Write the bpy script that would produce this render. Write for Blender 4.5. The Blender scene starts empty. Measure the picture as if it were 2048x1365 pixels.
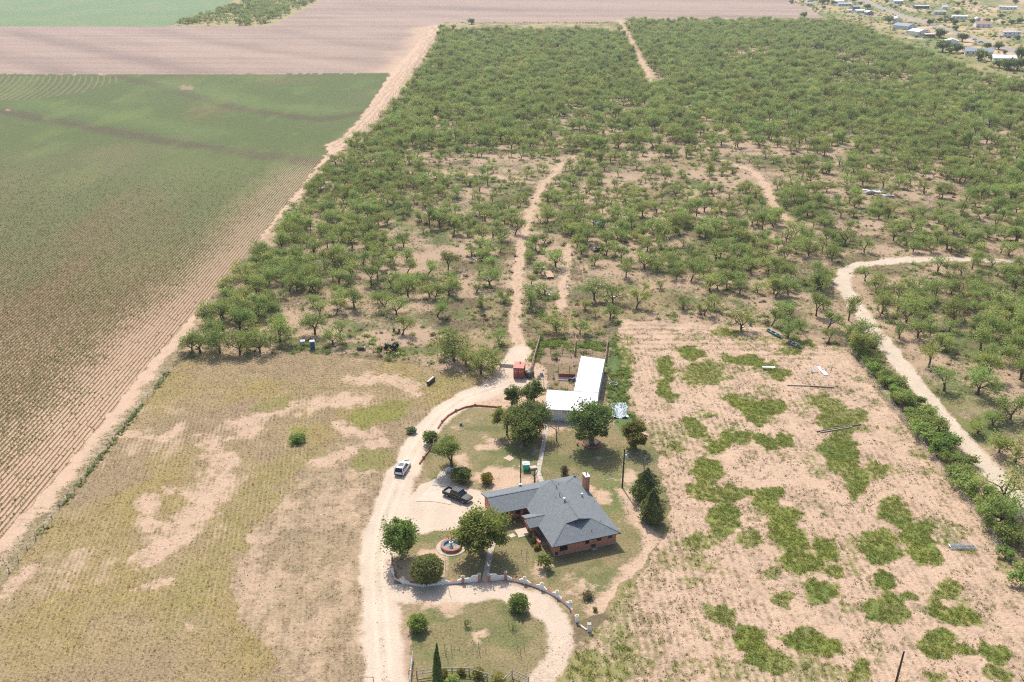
import bpy, math, random
import numpy as np
from mathutils import Vector, Matrix

random.seed(7)
RNG = np.random.default_rng(11)
SC = bpy.context.scene
COL = SC.collection
R = math.radians

# ------------------------------------------------------------------ camera, sky, sun, exposure
CAM_H, FOC, PITCH = 100.0, 1900.0, R(23.8)
CXP, CYP = 1024.0, 682.5
cam_d = bpy.data.cameras.new('camera')
cam_d.sensor_width = 36.0
cam_d.lens = 36.0 * FOC / 2048.0
cam_d.clip_start = 1.0
cam_d.clip_end = 20000.0
cam = bpy.data.objects.new('camera', cam_d)
cam.location = (0, 0, CAM_H)
cam.rotation_euler = (math.pi / 2 - PITCH, 0, 0)
COL.objects.link(cam)
SC.camera = cam

SUN_EL, SUN_AZ = R(50.0), R(-13.5)          # azimuth from +Y towards +X: behind the scene, a little to the left
world = bpy.data.worlds.new('World')
SC.world = world
world.use_nodes = True
wn = world.node_tree
wn.nodes.clear()
w_out = wn.nodes.new('ShaderNodeOutputWorld')
w_bg = wn.nodes.new('ShaderNodeBackground')
w_sky = wn.nodes.new('ShaderNodeTexSky')
w_sky.sky_type = 'NISHITA'
w_sky.sun_disc = False
w_sky.sun_elevation = SUN_EL
w_sky.sun_rotation = SUN_AZ
w_sky.air_density = 1.0
w_sky.dust_density = 2.5
w_sky.ozone_density = 1.0
w_bg.inputs["Strength"].default_value = 0.145
wn.links.new(w_sky.outputs[0], w_bg.inputs['Color'])
wn.links.new(w_bg.outputs[0], w_out.inputs['Surface'])

sun_d = bpy.data.lights.new('sun', 'SUN')
sun_d.energy = 4.0
sun_d.angle = R(0.8)
sun_d.color = (1.0, 0.95, 0.87)
sun = bpy.data.objects.new('sun', sun_d)
sd = Vector((math.sin(SUN_AZ) * math.cos(SUN_EL), math.cos(SUN_AZ) * math.cos(SUN_EL), math.sin(SUN_EL)))
sun.rotation_euler = sd.to_track_quat('Z', 'Y').to_euler()
sun.location = (-60, 250, 200)
COL.objects.link(sun)

SC.view_settings.view_transform = 'Standard'
SC.view_settings.look = 'None'
SC.view_settings.exposure = 0.28
SC.view_settings.gamma = 1.0
SC.view_settings.use_curve_mapping = False
SC.render.engine = 'CYCLES'
SC.cycles.max_bounces = 6
SC.cycles.diffuse_bounces = 3
SC.cycles.glossy_bounces = 2
SC.cycles.transmission_bounces = 3
SC.cycles.transparent_max_bounces = 4
SC.cycles.volume_bounces = 0
SC.cycles.caustics_reflective = False
SC.cycles.caustics_refractive = False
SC.cycles.use_denoising = False
SC.cycles.filter_width = 1.15
SC.cycles.sample_clamp_indirect = 4.0

# ------------------------------------------------------------------ survey: photo sightline -> ground
SP, CP = math.sin(PITCH), math.cos(PITCH)
def at(px, py, z=0.0):
    """World point at height z seen along the sightline (px, py)."""
    u, v = px - CXP, py - CYP
    t = (CAM_H - z) / (FOC * SP + v * CP)
    return Vector((u * t, (FOC * CP - v * SP) * t, z))
def ats(pts, z=0.0):
    return np.array([at(p[0], p[1], z)[:2] for p in pts])
def sight(X, Y):
    dep = Y * CP + CAM_H * SP
    up = Y * SP - CAM_H * CP
    return CXP + FOC * X / dep, CYP - FOC * up / dep

# ------------------------------------------------------------------ numpy noise
def _hash(ix, iy, seed):
    h = (ix.astype(np.int64) * 374761393 + iy.astype(np.int64) * 668265263 + seed * 1442695041) & 0xFFFFFFFF
    h = ((h ^ (h >> 13)) * 1274126177) & 0xFFFFFFFF
    h = h ^ (h >> 16)
    return (h & 0xFFFF) / 65535.0
def vnoise(x, y, seed=0):
    ix, iy = np.floor(x), np.floor(y)
    fx, fy = x - ix, y - iy
    fx = fx * fx * (3 - 2 * fx)
    fy = fy * fy * (3 - 2 * fy)
    a = _hash(ix, iy, seed); b = _hash(ix + 1, iy, seed)
    c = _hash(ix, iy + 1, seed); d = _hash(ix + 1, iy + 1, seed)
    return (a * (1 - fx) + b * fx) * (1 - fy) + (c * (1 - fx) + d * fx) * fy
def fbm(x, y, scale, seed=0, octs=3, gain=0.5):
    """0..1 fractal noise, scale in metres."""
    s, amp, tot = 0.0, 1.0, 0.0
    f = 1.0 / scale
    for o in range(octs):
        s = s + amp * vnoise(x * f + 17.3 * o, y * f - 9.1 * o, seed + o * 31)
        tot += amp
        amp *= gain
        f *= 2.03
    return s / tot
def sst(a, b, x):
    t = np.clip((x - a) / (b - a), 0, 1)
    return t * t * (3 - 2 * t)
def inside(px, py, poly):
    r = np.zeros(px.shape, bool)
    n = len(poly)
    for i in range(n):
        x1, y1 = poly[i]; x2, y2 = poly[(i + 1) % n]
        if y1 == y2: continue
        c = ((y1 > py) != (y2 > py)) & (px < (x2 - x1) * (py - y1) / (y2 - y1) + x1)
        r ^= c
    return r
def dline(X, Y, pts):
    """metres from world polyline"""
    d = np.full(X.shape, 1e9)
    for (x1, y1), (x2, y2) in zip(pts[:-1], pts[1:]):
        dx, dy = x2 - x1, y2 - y1
        t = np.clip(((X - x1) * dx + (Y - y1) * dy) / (dx * dx + dy * dy + 1e-9), 0, 1)
        d = np.minimum(d, np.hypot(X - x1 - t * dx, Y - y1 - t * dy))
    return d
def mix(a, b, t):
    return a + (b - a) * (t[..., None] if getattr(t, 'ndim', 0) else t)

# ------------------------------------------------------------------ materials
MATS = {}
def nt_of(name):
    m = bpy.data.materials.new(name)
    m.use_nodes = True
    m.node_tree.nodes.clear()
    return m, m.node_tree.nodes, m.node_tree.links
def mat(name, col, rough=0.6, metal=0.0, var=0.12, scale=3.0, bump=0.0, col2=None, spec=0.5, coat=0.0, kind=None, p=None):
    """Principled surface with procedural colour variation; kind adds brick / shingle / ribbed relief."""
    if name in MATS: return MATS[name]
    m, N, L = nt_of(name)
    out = N.new('ShaderNodeOutputMaterial'); b = N.new('ShaderNodeBsdfPrincipled')
    L.new(b.outputs[0], out.inputs[0])
    b.inputs['Roughness'].default_value = rough
    b.inputs['Metallic'].default_value = metal
    b.inputs['Specular IOR Level'].default_value = spec
    b.inputs['Coat Weight'].default_value = coat
    tc = N.new('ShaderNodeTexCoord')
    nz = N.new('ShaderNodeTexNoise'); nz.inputs['Scale'].default_value = scale; nz.inputs['Detail'].default_value = 5
    L.new(tc.outputs['Object'], nz.inputs['Vector'])
    ramp = N.new('ShaderNodeMix'); ramp.data_type = 'RGBA'
    c = np.array(col); c2 = np.array(col2) if col2 is not None else None
    lo = c * (1 - var) if c2 is None else c
    hi = np.minimum(c * (1 + var), 0.95) if c2 is None else c2
    ramp.inputs[6].default_value = (*lo, 1); ramp.inputs[7].default_value = (*hi, 1)
    mr = N.new('ShaderNodeMapRange'); mr.inputs[1].default_value = 0.3; mr.inputs[2].default_value = 0.7
    L.new(nz.outputs[0], mr.inputs[0]); L.new(mr.outputs[0], ramp.inputs[0])
    colout = ramp.outputs[2]
    height = nz.outputs[0]
    if kind == 'brick':
        bt = N.new('ShaderNodeTexBrick')
        mp = N.new('ShaderNodeVectorMath'); mp.operation = 'MULTIPLY_ADD'
        sx = N.new('ShaderNodeSeparateXYZ'); cb = N.new('ShaderNodeCombineXYZ'); ad = N.new('ShaderNodeMath')
        L.new(tc.outputs['Object'], sx.inputs[0]); L.new(sx.outputs[0], ad.inputs[0]); L.new(sx.outputs[1], ad.inputs[1])
        L.new(ad.outputs[0], cb.inputs[0]); L.new(sx.outputs[2], cb.inputs[1])
        L.new(cb.outputs[0], bt.inputs['Vector'])
        bt.inputs['Scale'].default_value = 1.0
        bt.inputs['Brick Width'].default_value = 0.22; bt.inputs['Row Height'].default_value = 0.075
        bt.inputs['Mortar Size'].default_value = 0.007
        bt.inputs['Color1'].default_value = (*(c * 0.75), 1); bt.inputs['Color2'].default_value = (*np.minimum(c * 1.3, .9), 1)
        bt.inputs['Mortar'].default_value = (0.40, 0.34, 0.28, 1)
        mx = N.new('ShaderNodeMix'); mx.data_type = 'RGBA'; mx.blend_type = 'MULTIPLY'; mx.inputs[0].default_value = 0.5
        gr = N.new('ShaderNodeMapRange'); gr.inputs[3].default_value = 0.5; gr.inputs[4].default_value = 1.3
        L.new(nz.outputs[0], gr.inputs[0])
        L.new(bt.outputs[0], mx.inputs[6]); L.new(gr.outputs[0], mx.inputs[7])
        colout = mx.outputs[2]; height = bt.outputs[0]
    if kind == 'shingle':
        wv = N.new('ShaderNodeTexNoise'); wv.inputs['Scale'].default_value = 6.0; wv.inputs['Detail'].default_value = 3
        sx = N.new('ShaderNodeMapping'); sx.inputs['Scale'].default_value = (1.0, 2.4, 3.0)
        L.new(tc.outputs['Object'], sx.inputs[0]); L.new(sx.outputs[0], wv.inputs['Vector'])
        m2 = N.new('ShaderNodeMapRange'); m2.inputs[1].default_value = .36; m2.inputs[2].default_value = .64
        m2.inputs[3].default_value = 0.62; m2.inputs[4].default_value = 1.38
        L.new(wv.outputs[0], m2.inputs[0])
        mx = N.new('ShaderNodeVectorMath'); mx.operation = 'SCALE'
        L.new(ramp.outputs[2], mx.inputs[0]); L.new(m2.outputs[0], mx.inputs['Scale'])
        colout = mx.outputs[0]; height = wv.outputs[0]
    L.new(colout, b.inputs['Base Color'])
    if bump > 0:
        bp = N.new('ShaderNodeBump'); bp.inputs['Strength'].default_value = bump; bp.inputs['Distance'].default_value = 0.05
        L.new(height, bp.inputs['Height']); L.new(bp.outputs[0], b.inputs['Normal'])
    MATS[name] = m
    return m
def leaf_mat(name, col, col2, trans=0.35, inst=0.35):
    if name in MATS: return MATS[name]
    m, N, L = nt_of(name)
    out = N.new('ShaderNodeOutputMaterial'); d = N.new('ShaderNodeBsdfDiffuse'); t = N.new('ShaderNodeBsdfTranslucent'); ms = N.new('ShaderNodeMixShader')
    g = N.new('ShaderNodeNewGeometry'); oi = N.new('ShaderNodeObjectInfo')
    mx = N.new('ShaderNodeMix'); mx.data_type = 'RGBA'
    mx.inputs[6].default_value = (*col, 1); mx.inputs[7].default_value = (*col2, 1)
    L.new(g.outputs['Random Per Island'], mx.inputs[0])
    mr = N.new('ShaderNodeMapRange'); mr.inputs[3].default_value = 1 - inst; mr.inputs[4].default_value = 1 + inst
    L.new(oi.outputs['Random'], mr.inputs[0])
    hs = N.new('ShaderNodeHueSaturation')
    hr = N.new('ShaderNodeMapRange'); hr.inputs[3].default_value = 0.472; hr.inputs[4].default_value = 0.515
    ml = N.new('ShaderNodeMath'); ml.operation = 'MULTIPLY'; ml.inputs[1].default_value = 7.31
    fr = N.new('ShaderNodeMath'); fr.operation = 'FRACT'
    L.new(oi.outputs['Random'], ml.inputs[0]); L.new(ml.outputs[0], fr.inputs[0]); L.new(fr.outputs[0], hr.inputs[0])
    L.new(hr.outputs[0], hs.inputs['Hue']); L.new(mr.outputs[0], hs.inputs['Value']); L.new(mx.outputs[2], hs.inputs['Color'])
    L.new(hs.outputs[0], d.inputs[0]); L.new(hs.outputs[0], t.inputs[0])
    ms.inputs[0].default_value = trans
    L.new(d.outputs[0], ms.inputs[1]); L.new(t.outputs[0], ms.inputs[2]); L.new(ms.outputs[0], out.inputs[0])
    MATS[name] = m
    return m

# ------------------------------------------------------------------ mesh builder
class MB:
    def __init__(s): s.v = []; s.f = []; s.m = []; s.n = 0
    def add(s, verts, faces, mi=0):
        s.v.extend([tuple(map(float, q)) for q in verts])
        s.f.extend([tuple(i + s.n for i in q) for q in faces]); s.m.extend([mi] * len(faces))
        s.n += len(verts); return s
    def box(s, c, d, rz=0.0, mi=0, top=1.0):
        cx, cy, cz = c; hx, hy, hz = d[0] / 2, d[1] / 2, d[2] / 2
        P = []
        for z, k in ((-hz, 1.0), (hz, top)):
            for x, y in ((-hx, -hy), (hx, -hy), (hx, hy), (-hx, hy)):
                x, y = x * k, y * k
                P.append((cx + x * math.cos(rz) - y * math.sin(rz), cy + x * math.sin(rz) + y * math.cos(rz), cz + z))
        return s.add(P, [(3, 2, 1, 0), (4, 5, 6, 7), (0, 1, 5, 4), (1, 2, 6, 5), (2, 3, 7, 6), (3, 0, 4, 7)], mi)
    def bar(s, a, b, w, h=None, mi=0):
        """square bar from a to b"""
        a, b = Vector(a), Vector(b); h = h or w
        d = (b - a).normalized()
        up = Vector((0, 0, 1)) if abs(d.z) < 0.95 else Vector((0, 1, 0))
        x = d.cross(up).normalized(); y = x.cross(d).normalized()
        P = []
        for q in (a, b):
            for i, j in ((-1, -1), (1, -1), (1, 1), (-1, 1)): P.append(q + x * (i * w / 2) + y * (j * h / 2))
        return s.add(P, [(3, 2, 1, 0), (4, 5, 6, 7), (0, 1, 5, 4), (1, 2, 6, 5), (2, 3, 7, 6), (3, 0, 4, 7)], mi)
    def tube(s, pts, rad, n=6, mi=0, cap=True):
        pts = [Vector(p) for p in pts]
        rad = rad if hasattr(rad, '__len__') else [rad] * len(pts)
        P, F = [], []
        for i, p in enumerate(pts):
            d = (pts[min(i + 1, len(pts) - 1)] - pts[max(i - 1, 0)]).normalized()
            up = Vector((0, 0, 1)) if abs(d.z) < 0.9 else Vector((1, 0, 0))
            x = d.cross(up).normalized(); y = x.cross(d)
            for k in range(n):
                a = 2 * math.pi * k / n
                P.append(p + (x * math.cos(a) + y * math.sin(a)) * rad[i])
        for i in range(len(pts) - 1):
            for k in range(n):
                k2 = (k + 1) % n
                F.append((i * n + k, i * n + k2, (i + 1) * n + k2, (i + 1) * n + k))
        if cap:
            F.append(tuple(range(n - 1, -1, -1))); F.append(tuple((len(pts) - 1) * n + k for k in range(n)))
        return s.add(P, F, mi)
    def lathe(s, prof, n=16, c=(0, 0, 0), mi=0, sx=1.0, sy=1.0):
        P, F = [], []
        for r, z in prof:
            for k in range(n):
                a = 2 * math.pi * k / n
                P.append((c[0] + r * math.cos(a) * sx, c[1] + r * math.sin(a) * sy, c[2] + z))
        for i in range(len(prof) - 1):
            for k in range(n):
                k2 = (k + 1) % n
                F.append((i * n + k, i * n + k2, (i + 1) * n + k2, (i + 1) * n + k))
        if prof[0][0] > 1e-4: F.append(tuple(range(n - 1, -1, -1)))
        if prof[-1][0] > 1e-4: F.append(tuple((len(prof) - 1) * n + k for k in range(n)))
        return s.add(P, F, mi)
    def prism(s, poly, z0, z1, mi=0):
        n = len(poly)
        z1s = z1 if hasattr(z1, '__len__') else [z1] * n
        P = [(x, y, z0) for x, y in poly] + [(q[0], q[1], z) for q, z in zip(poly, z1s)]
        F = [tuple(range(n - 1, -1, -1)), tuple(range(n, 2 * n))]
        F += [(i, (i + 1) % n, n + (i + 1) % n, n + i) for i in range(n)]
        return s.add(P, F, mi)
    def slab(s, quad, t, mi=0):
        """polygon of 3-D points (counter-clockwise seen from above) with thickness t below"""
        n = len(quad)
        P = [tuple(q) for q in quad] + [(q[0], q[1], q[2] - t) for q in quad]
        F = [tuple(range(n)), tuple(range(2 * n - 1, n - 1, -1))] + [(i, n + i, n + (i + 1) % n, (i + 1) % n) for i in range(n)]
        return s.add(P, F, mi)
    def loft(s, rings, mi=0, cap=True):
        n = len(rings[0]); P = [q for r in rings for q in r]; F = []
        for i in range(len(rings) - 1):
            for k in range(n):
                k2 = (k + 1) % n
                F.append((i * n + k, i * n + k2, (i + 1) * n + k2, (i + 1) * n + k))
        if cap:
            F.append(tuple(range(n - 1, -1, -1))); F.append(tuple((len(rings) - 1) * n + k for k in range(n)))
        return s.add(P, F, mi)
    def mesh(s, name, mats, smooth=False):
        me = bpy.data.meshes.new(name)
        me.from_pydata(s.v, [], s.f)
        for m in (mats if isinstance(mats, (list, tuple)) else [mats]): me.materials.append(m)
        if any(s.m): me.polygons.foreach_set('material_index', s.m)
        if smooth: me.polygons.foreach_set('use_smooth', [True] * len(me.polygons))
        me.update()
        return me
    def build(s, name, mats, parent=None, loc=None, rz=0.0, smooth=False):
        return put(name, s.mesh(name, mats, smooth), parent, loc, rz)
def put(name, me, parent=None, loc=None, rz=0.0, sc=None):
    o = bpy.data.objects.new(name, me)
    COL.objects.link(o)
    if parent is not None: o.parent = parent
    if loc is not None: o.location = loc
    o.rotation_euler = (0, 0, rz)
    if sc is not None: o.scale = sc if hasattr(sc, '__len__') else (sc, sc, sc)
    return o
def tag(o, label=None, cat=None, group=None, kind=None):
    if label: o['label'] = label
    if cat: o['category'] = cat
    if group: o['group'] = group
    if kind: o['kind'] = kind
    return o
def thing(name, label, cat, loc=(0, 0, 0), rz=0.0, group=None):
    o = bpy.data.objects.new(name, None)
    o.empty_display_size = 0.3
    COL.objects.link(o)
    o.location = loc; o.rotation_euler = (0, 0, rz)
    return tag(o, label, cat, group)
def kids(o): return [c for c in o.children]
def copy_tree(o, loc=None, rz=None, label=None, group=None, parent=None, sc=None):
    c = o.copy(); COL.objects.link(c)
    if parent is not None: c.parent = parent
    if loc is not None: c.location = loc
    if rz is not None: c.rotation_euler = (0, 0, rz)
    if sc is not None: c.scale = sc if hasattr(sc, '__len__') else (sc, sc, sc)
    if label: c['label'] = label
    if group: c['group'] = group
    for k in list(o.children):
        kk = k.copy(); COL.objects.link(kk); kk.parent = c
        for g in list(k.children):
            gg = g.copy(); COL.objects.link(gg); gg.parent = kk
    return c
def raw_mesh(name, V, F, mats, mi=None):
    """fast numpy mesh; F is (n,3) or (n,4)"""
    me = bpy.data.meshes.new(name)
    V = np.asarray(V, np.float32); F = np.asarray(F, np.int32); k = F.shape[1]
    me.vertices.add(len(V)); me.vertices.foreach_set('co', V.ravel())
    me.loops.add(F.size); me.loops.foreach_set('vertex_index', F.ravel())
    me.polygons.add(len(F))
    me.polygons.foreach_set('loop_start', np.arange(0, F.size, k, dtype=np.int32))
    try: me.polygons.foreach_set('loop_total', np.full(len(F), k, np.int32))
    except Exception: pass
    for m in (mats if isinstance(mats, (list, tuple)) else [mats]): me.materials.append(m)
    if mi is not None: me.polygons.foreach_set('material_index', np.asarray(mi, np.int32))
    me.update(calc_edges=True)
    return me

# ------------------------------------------------------------------ the lie of the land
C_ = lambda *a: np.array(a, float)
SAND, SANDP, SOIL = C_(.555, .39, .27), C_(.65, .52, .40), C_(.42, .295, .20)
DRY, OLIVE, GREEN, BRIGHT, WEED = C_(.34, .27, .135), C_(.23, .20, .085), C_(.115, .15, .045), C_(.19, .215, .05), C_(.17, .135, .075)
PLOUGH, PLOUGHD = C_(.37, .265, .21), C_(.265, .19, .155)
CROPS, CROPV = C_(.48, .325, .22), C_(.098, .13, .04)

FAR = 9000
P_CROP = [(-FAR, 150), (240, 150), (780, 147), (735, 215), (700, 262), (688, 276), (650, 290), (655, 305), (480, 530), (322, 700), (205, 846), (73, 1000), (-10, 1085), (-784, 2000), (-FAR, 2000)]
P_PLOUGH = [(-FAR, 57), (330, 54), (540, 54), (640, 2), (720, -50), (1470, -50), (1590, 5), (1650, 36), (1245, 36), (1235, 44), (885, 47), (866, 52), (780, 148), (-FAR, 150)]
P_FARGREEN = [(-FAR, 57), (330, 54), (420, 30), (470, 0), (500, -60), (-FAR, -60)]
P_FARSCRUB = [(330, 54), (540, 54), (640, 2), (720, -50), (500, -60), (470, 0), (420, 30)]
P_MARGIN = [(780, 148), (866, 52), (885, 52), (825, 150), (760, 235), (700, 285), (640, 335), (590, 405), (545, 455), (400, 620), (345, 735), (0, 1170), (-660, 2000), (-784, 2000), (-10, 1085), (73, 1000), (205, 846), (322, 700), (480, 530), (655, 305), (650, 290), (688, 276), (735, 215)]
P_PASTURE = [(345, 735), (400, 706), (560, 708), (700, 712), (820, 728), (900, 742), (1000, 752), (1010, 770), (900, 815), (800, 950), (740, 1080), (740, 1365), (700, 2000), (-660, 2000), (0, 1170)]
P_LAWN = [(1000, 817), (950, 814), (920, 820), (885, 838), (868, 862), (850, 900), (838, 926), (862, 965), (905, 950), (930, 975), (965, 985), (1005, 1030), (1000, 1047), (905, 1060), (860, 1066), (800, 1080), (786, 1110), (786, 1150), (807, 1167), (886, 1168), (1011, 1160), (1083, 1179), (1140, 1216), (1155, 1243), (1200, 1225), (1250, 1170), (1345, 1060), (1325, 960), (1300, 880), (1270, 850), (1100, 848), (1090, 820)]
P_ISLAND = [(828, 1225), (845, 1208), (900, 1200), (960, 1198), (1040, 1203), (1082, 1232), (1096, 1270), (1088, 1320), (1055, 1365), (1000, 1430), (820, 1430), (822, 1300)]
P_SANDF = [(1240, 640), (1400, 648), (1540, 655), (1640, 688), (1690, 700), (2048, 1165), (2750, 2100), (880, 2100), (1080, 1400), (1180, 1270), (1250, 1185), (1345, 1060), (1325, 960), (1300, 870), (1262, 800), (1235, 740)]
P_VILLAGE = [(1590, 5), (1650, 36), (1730, 62), (1800, 92), (1850, 112), (1950, 152), (2048, 168), (FAR, 1100), (FAR, -60), (1470, -60)]
P_PARK = [(803, 1003), (835, 975), (862, 966), (880, 955), (910, 962), (965, 992), (1003, 1032), (1000, 1045), (905, 1059), (860, 1064), (800, 1080), (765, 1060)]
P_YARDN = [(1000, 720), (1060, 720), (1095, 740), (1092, 815), (1000, 815), (940, 808)]
P_CORRAL = [(1078, 676), (1216, 682), (1200, 800), (1095, 790), (1063, 742)]

W_DRIVE = ats([(772, 1600), (770, 1365), (763, 1250), (754, 1130), (768, 1040), (803, 950), (842, 880), (880, 830), (930, 796), (985, 778), (1030, 762)])
W_DRIVE2 = ats([(1005, 775), (1018, 742), (1040, 700)])
W_CIRCLE = ats([(775, 1188), (840, 1190), (930, 1186), (1010, 1185), (1062, 1198), (1105, 1232), (1122, 1275), (1108, 1325), (1075, 1375), (1030, 1420)])
W_TRACKA = ats([(1040, 700), (1028, 660), (1034, 560), (1044, 480), (1068, 400), (1092, 365), (1120, 335), (1146, 312)])
W_TRACKB = ats([(1122, 620), (1128, 565), (1136, 490)])
W_TRACKC = ats([(1450, 322), (1505, 342), (1535, 375), (1542, 405), (1572, 440)])
W_TRACKD = ats([(1238, 40), (1262, 85), (1285, 130), (1312, 176)])
W_TRACKE = ats([(820, 345), (900, 346), (980, 352), (1062, 366)])
W_TRACKF = ats([(1310, 176), (1420, 130), (1560, 105), (1700, 108), (1800, 100)])
W_LANE = ats([(2600, 545), (2300, 532), (2048, 523), (1900, 518), (1790, 521), (1722, 529), (1690, 542), (1684, 562), (1700, 597), (1730, 637), (1800, 727), (1900, 852), (2000, 964), (2100, 1062), (2400, 1400)])
W_STREET = ats([(1690, -22), (1720, 0), (1800, 30), (1900, 62), (1960, 81), (2048, 108), (2200, 150)])
W_MTRACK = ats([(868, 54), (850, 95), (815, 140), (775, 190), (735, 240), (700, 275), (672, 292)])
W_CURVEC = [ats([(-300, 190), (0, 222), (150, 250), (350, 286), (600, 322), (650, 326)]), ats([(235, 155), (320, 172), (420, 202), (520, 225), (640, 240), (722, 226)])]
W_CURVEG = [ats([(60, 205), (250, 235), (420, 268)]), ats([(330, 165), (430, 190), (540, 212), (680, 222)])]
W_LAWNSAND = ats([(1252, 985), (1272, 1040), (1306, 1075), (1300, 1110), (1262, 1150), (1232, 1188), (1190, 1222)])
PATCH = [(1383, 708, 32, 12, 5, 1), (1330, 735, 18, 22, 0, 1), (1405, 748, 55, 20, -4, .75), (1500, 722, 66, 12, 8, .9), (1560, 744, 28, 11, 0, 1), (1326, 775, 13, 26, 0, .9),
         (1495, 812, 50, 17, 20, 1.1), (1515, 838, 20, 16, 30, 1.1), (1548, 812, 22, 14, 10, 1), (1340, 800, 14, 12, 0, .8), (1392, 858, 28, 15, 25, 1), (1420, 832, 20, 9, 0, .8),
         (1470, 876, 36, 18, 10, 1.1), (1530, 884, 32, 14, 15, 1.1), (1575, 880, 17, 12, 20, 1), (1430, 893, 25, 18, 10, 1), (1360, 893, 30, 10, 10, .75), (1414, 942, 28, 32, 0, 1), (1395, 975, 28, 14, 10, .8),
         (1460, 985, 62, 12, -4, .85), (1442, 1036, 35, 38, 10, 1.2), (1535, 1000, 30, 26, 20, .9), (1568, 1040, 34, 34, 20, .95), (1578, 1080, 38, 28, 0, 1), (1600, 1125, 44, 26, 12, 1.1),
         (1655, 812, 42, 22, 20, .7), (1680, 850, 44, 20, 0, .9), (1680, 900, 42, 38, 20, 1), (1712, 960, 28, 40, -20, 1), (1690, 830, 55, 14, 0, .7), (1752, 945, 16, 22, -20, .7),
         (1795, 1030, 26, 40, -35, 1), (1840, 1085, 34, 44, -30, 1), (1870, 1110, 20, 22, 0, .9), (1762, 1098, 40, 36, 10, 1.05), (1650, 1100, 32, 24, 25, 1), (1645, 1185, 38, 20, 5, 1), (1672, 1150, 26, 12, 20, .8),
         (1775, 1222, 42, 32, 5, 1.1), (1768, 1165, 20, 26, -10, 1), (1820, 1198, 20, 14, 0, .8), (1915, 1238, 48, 20, 20, 1), (1880, 1215, 22, 30, -20, .8), (1870, 1288, 32, 25, 0, 1.05), (1925, 1302, 24, 12, 5, .9), (1985, 1308, 34, 20, 20, 1),
         (1618, 1290, 66, 24, 10, 1.1), (1505, 1285, 40, 26, 30, 1), (1540, 1328, 52, 20, 8, 1.05), (1724, 1335, 20, 28, 0, .9), (1570, 1196, 20, 16, 0, .8), (1895, 1178, 26, 22, 0, .8), (1440, 1230, 40, 26, 20, .55),
         (1705, 1362, 16, 20, 0, .8), (1880, 1355, 30, 12, 0, .7), (1990, 1345, 30, 14, 0, .7), (1500, 1075, 26, 20, 0, .7), (1400, 1085, 40, 18, 0, .6), (1545, 1150, 22, 12, 0, .6),
         (1580, 700, 26, 8, 5, .8), (1600, 685, 30, 10, 10, .8), (1455, 668, 40, 8, 0, .7), (1250, 720, 12, 40, 0, .5), (1640, 655, 40, 12, 30, .6)]
PATCHP = [(758, 828, 66, 24, -14, 1.1), (595, 876, 16, 20, 0, 1.2), (742, 918, 46, 20, -8, .8), (548, 808, 40, 14, -10, .55), (880, 760, 60, 12, -5, .45), (860, 775, 30, 10, 0, .5), (600, 690, 160, 12, 2, .9), (820, 700, 80, 9, 0, .8), (700, 655, 40, 18, 0, .9), (790, 642, 80, 20, 0, .8)]
PATCHB = [(1228, 720, 14, 50, 0, 1.1), (1238, 790, 22, 60, 0, 1.3), (1252, 850, 26, 30, 0, 1.2), (1108, 690, 34, 12, 0, 1.2), (1182, 692, 30, 11, 0, 1.2), (1075, 700, 9, 35, 20, .8)]
def blobs(px, py, X, Y, lst):
    r = np.zeros(px.shape)
    wx = (fbm(X, Y, 4.0, 71, 2) - .5) * 26 + (fbm(X, Y, 1.1, 73, 2) - .5) * 18; wy = (fbm(X, Y, 4.0, 72, 2) - .5) * 20 + (fbm(X, Y, 1.1, 74, 2) - .5) * 13
    for cx, cy, rx, ry, ro, s in lst:
        k = (np.abs(px - cx) < rx * 2.2 + 30) & (np.abs(py - cy) < max(rx, ry) * 2.2 + 30)
        if not k.any(): continue
        rx, ry = rx * .93, ry * .93; dx, dy = px[k] + wx[k] - cx, py[k] + wy[k] - cy
        c, q = math.cos(R(ro)), math.sin(R(ro))
        d = np.sqrt(((dx * c + dy * q) / rx) ** 2 + ((-dx * q + dy * c) / ry) ** 2)
        r[k] = np.maximum(r[k], s * sst(1.28, .76, d))
    return r
REGN = ['ground', 'crop_field', 'ploughed_field', 'far_field', 'dirt_road', 'pasture', 'driveway', 'lawn', 'sandy_field', 'lane', 'street']
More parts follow.
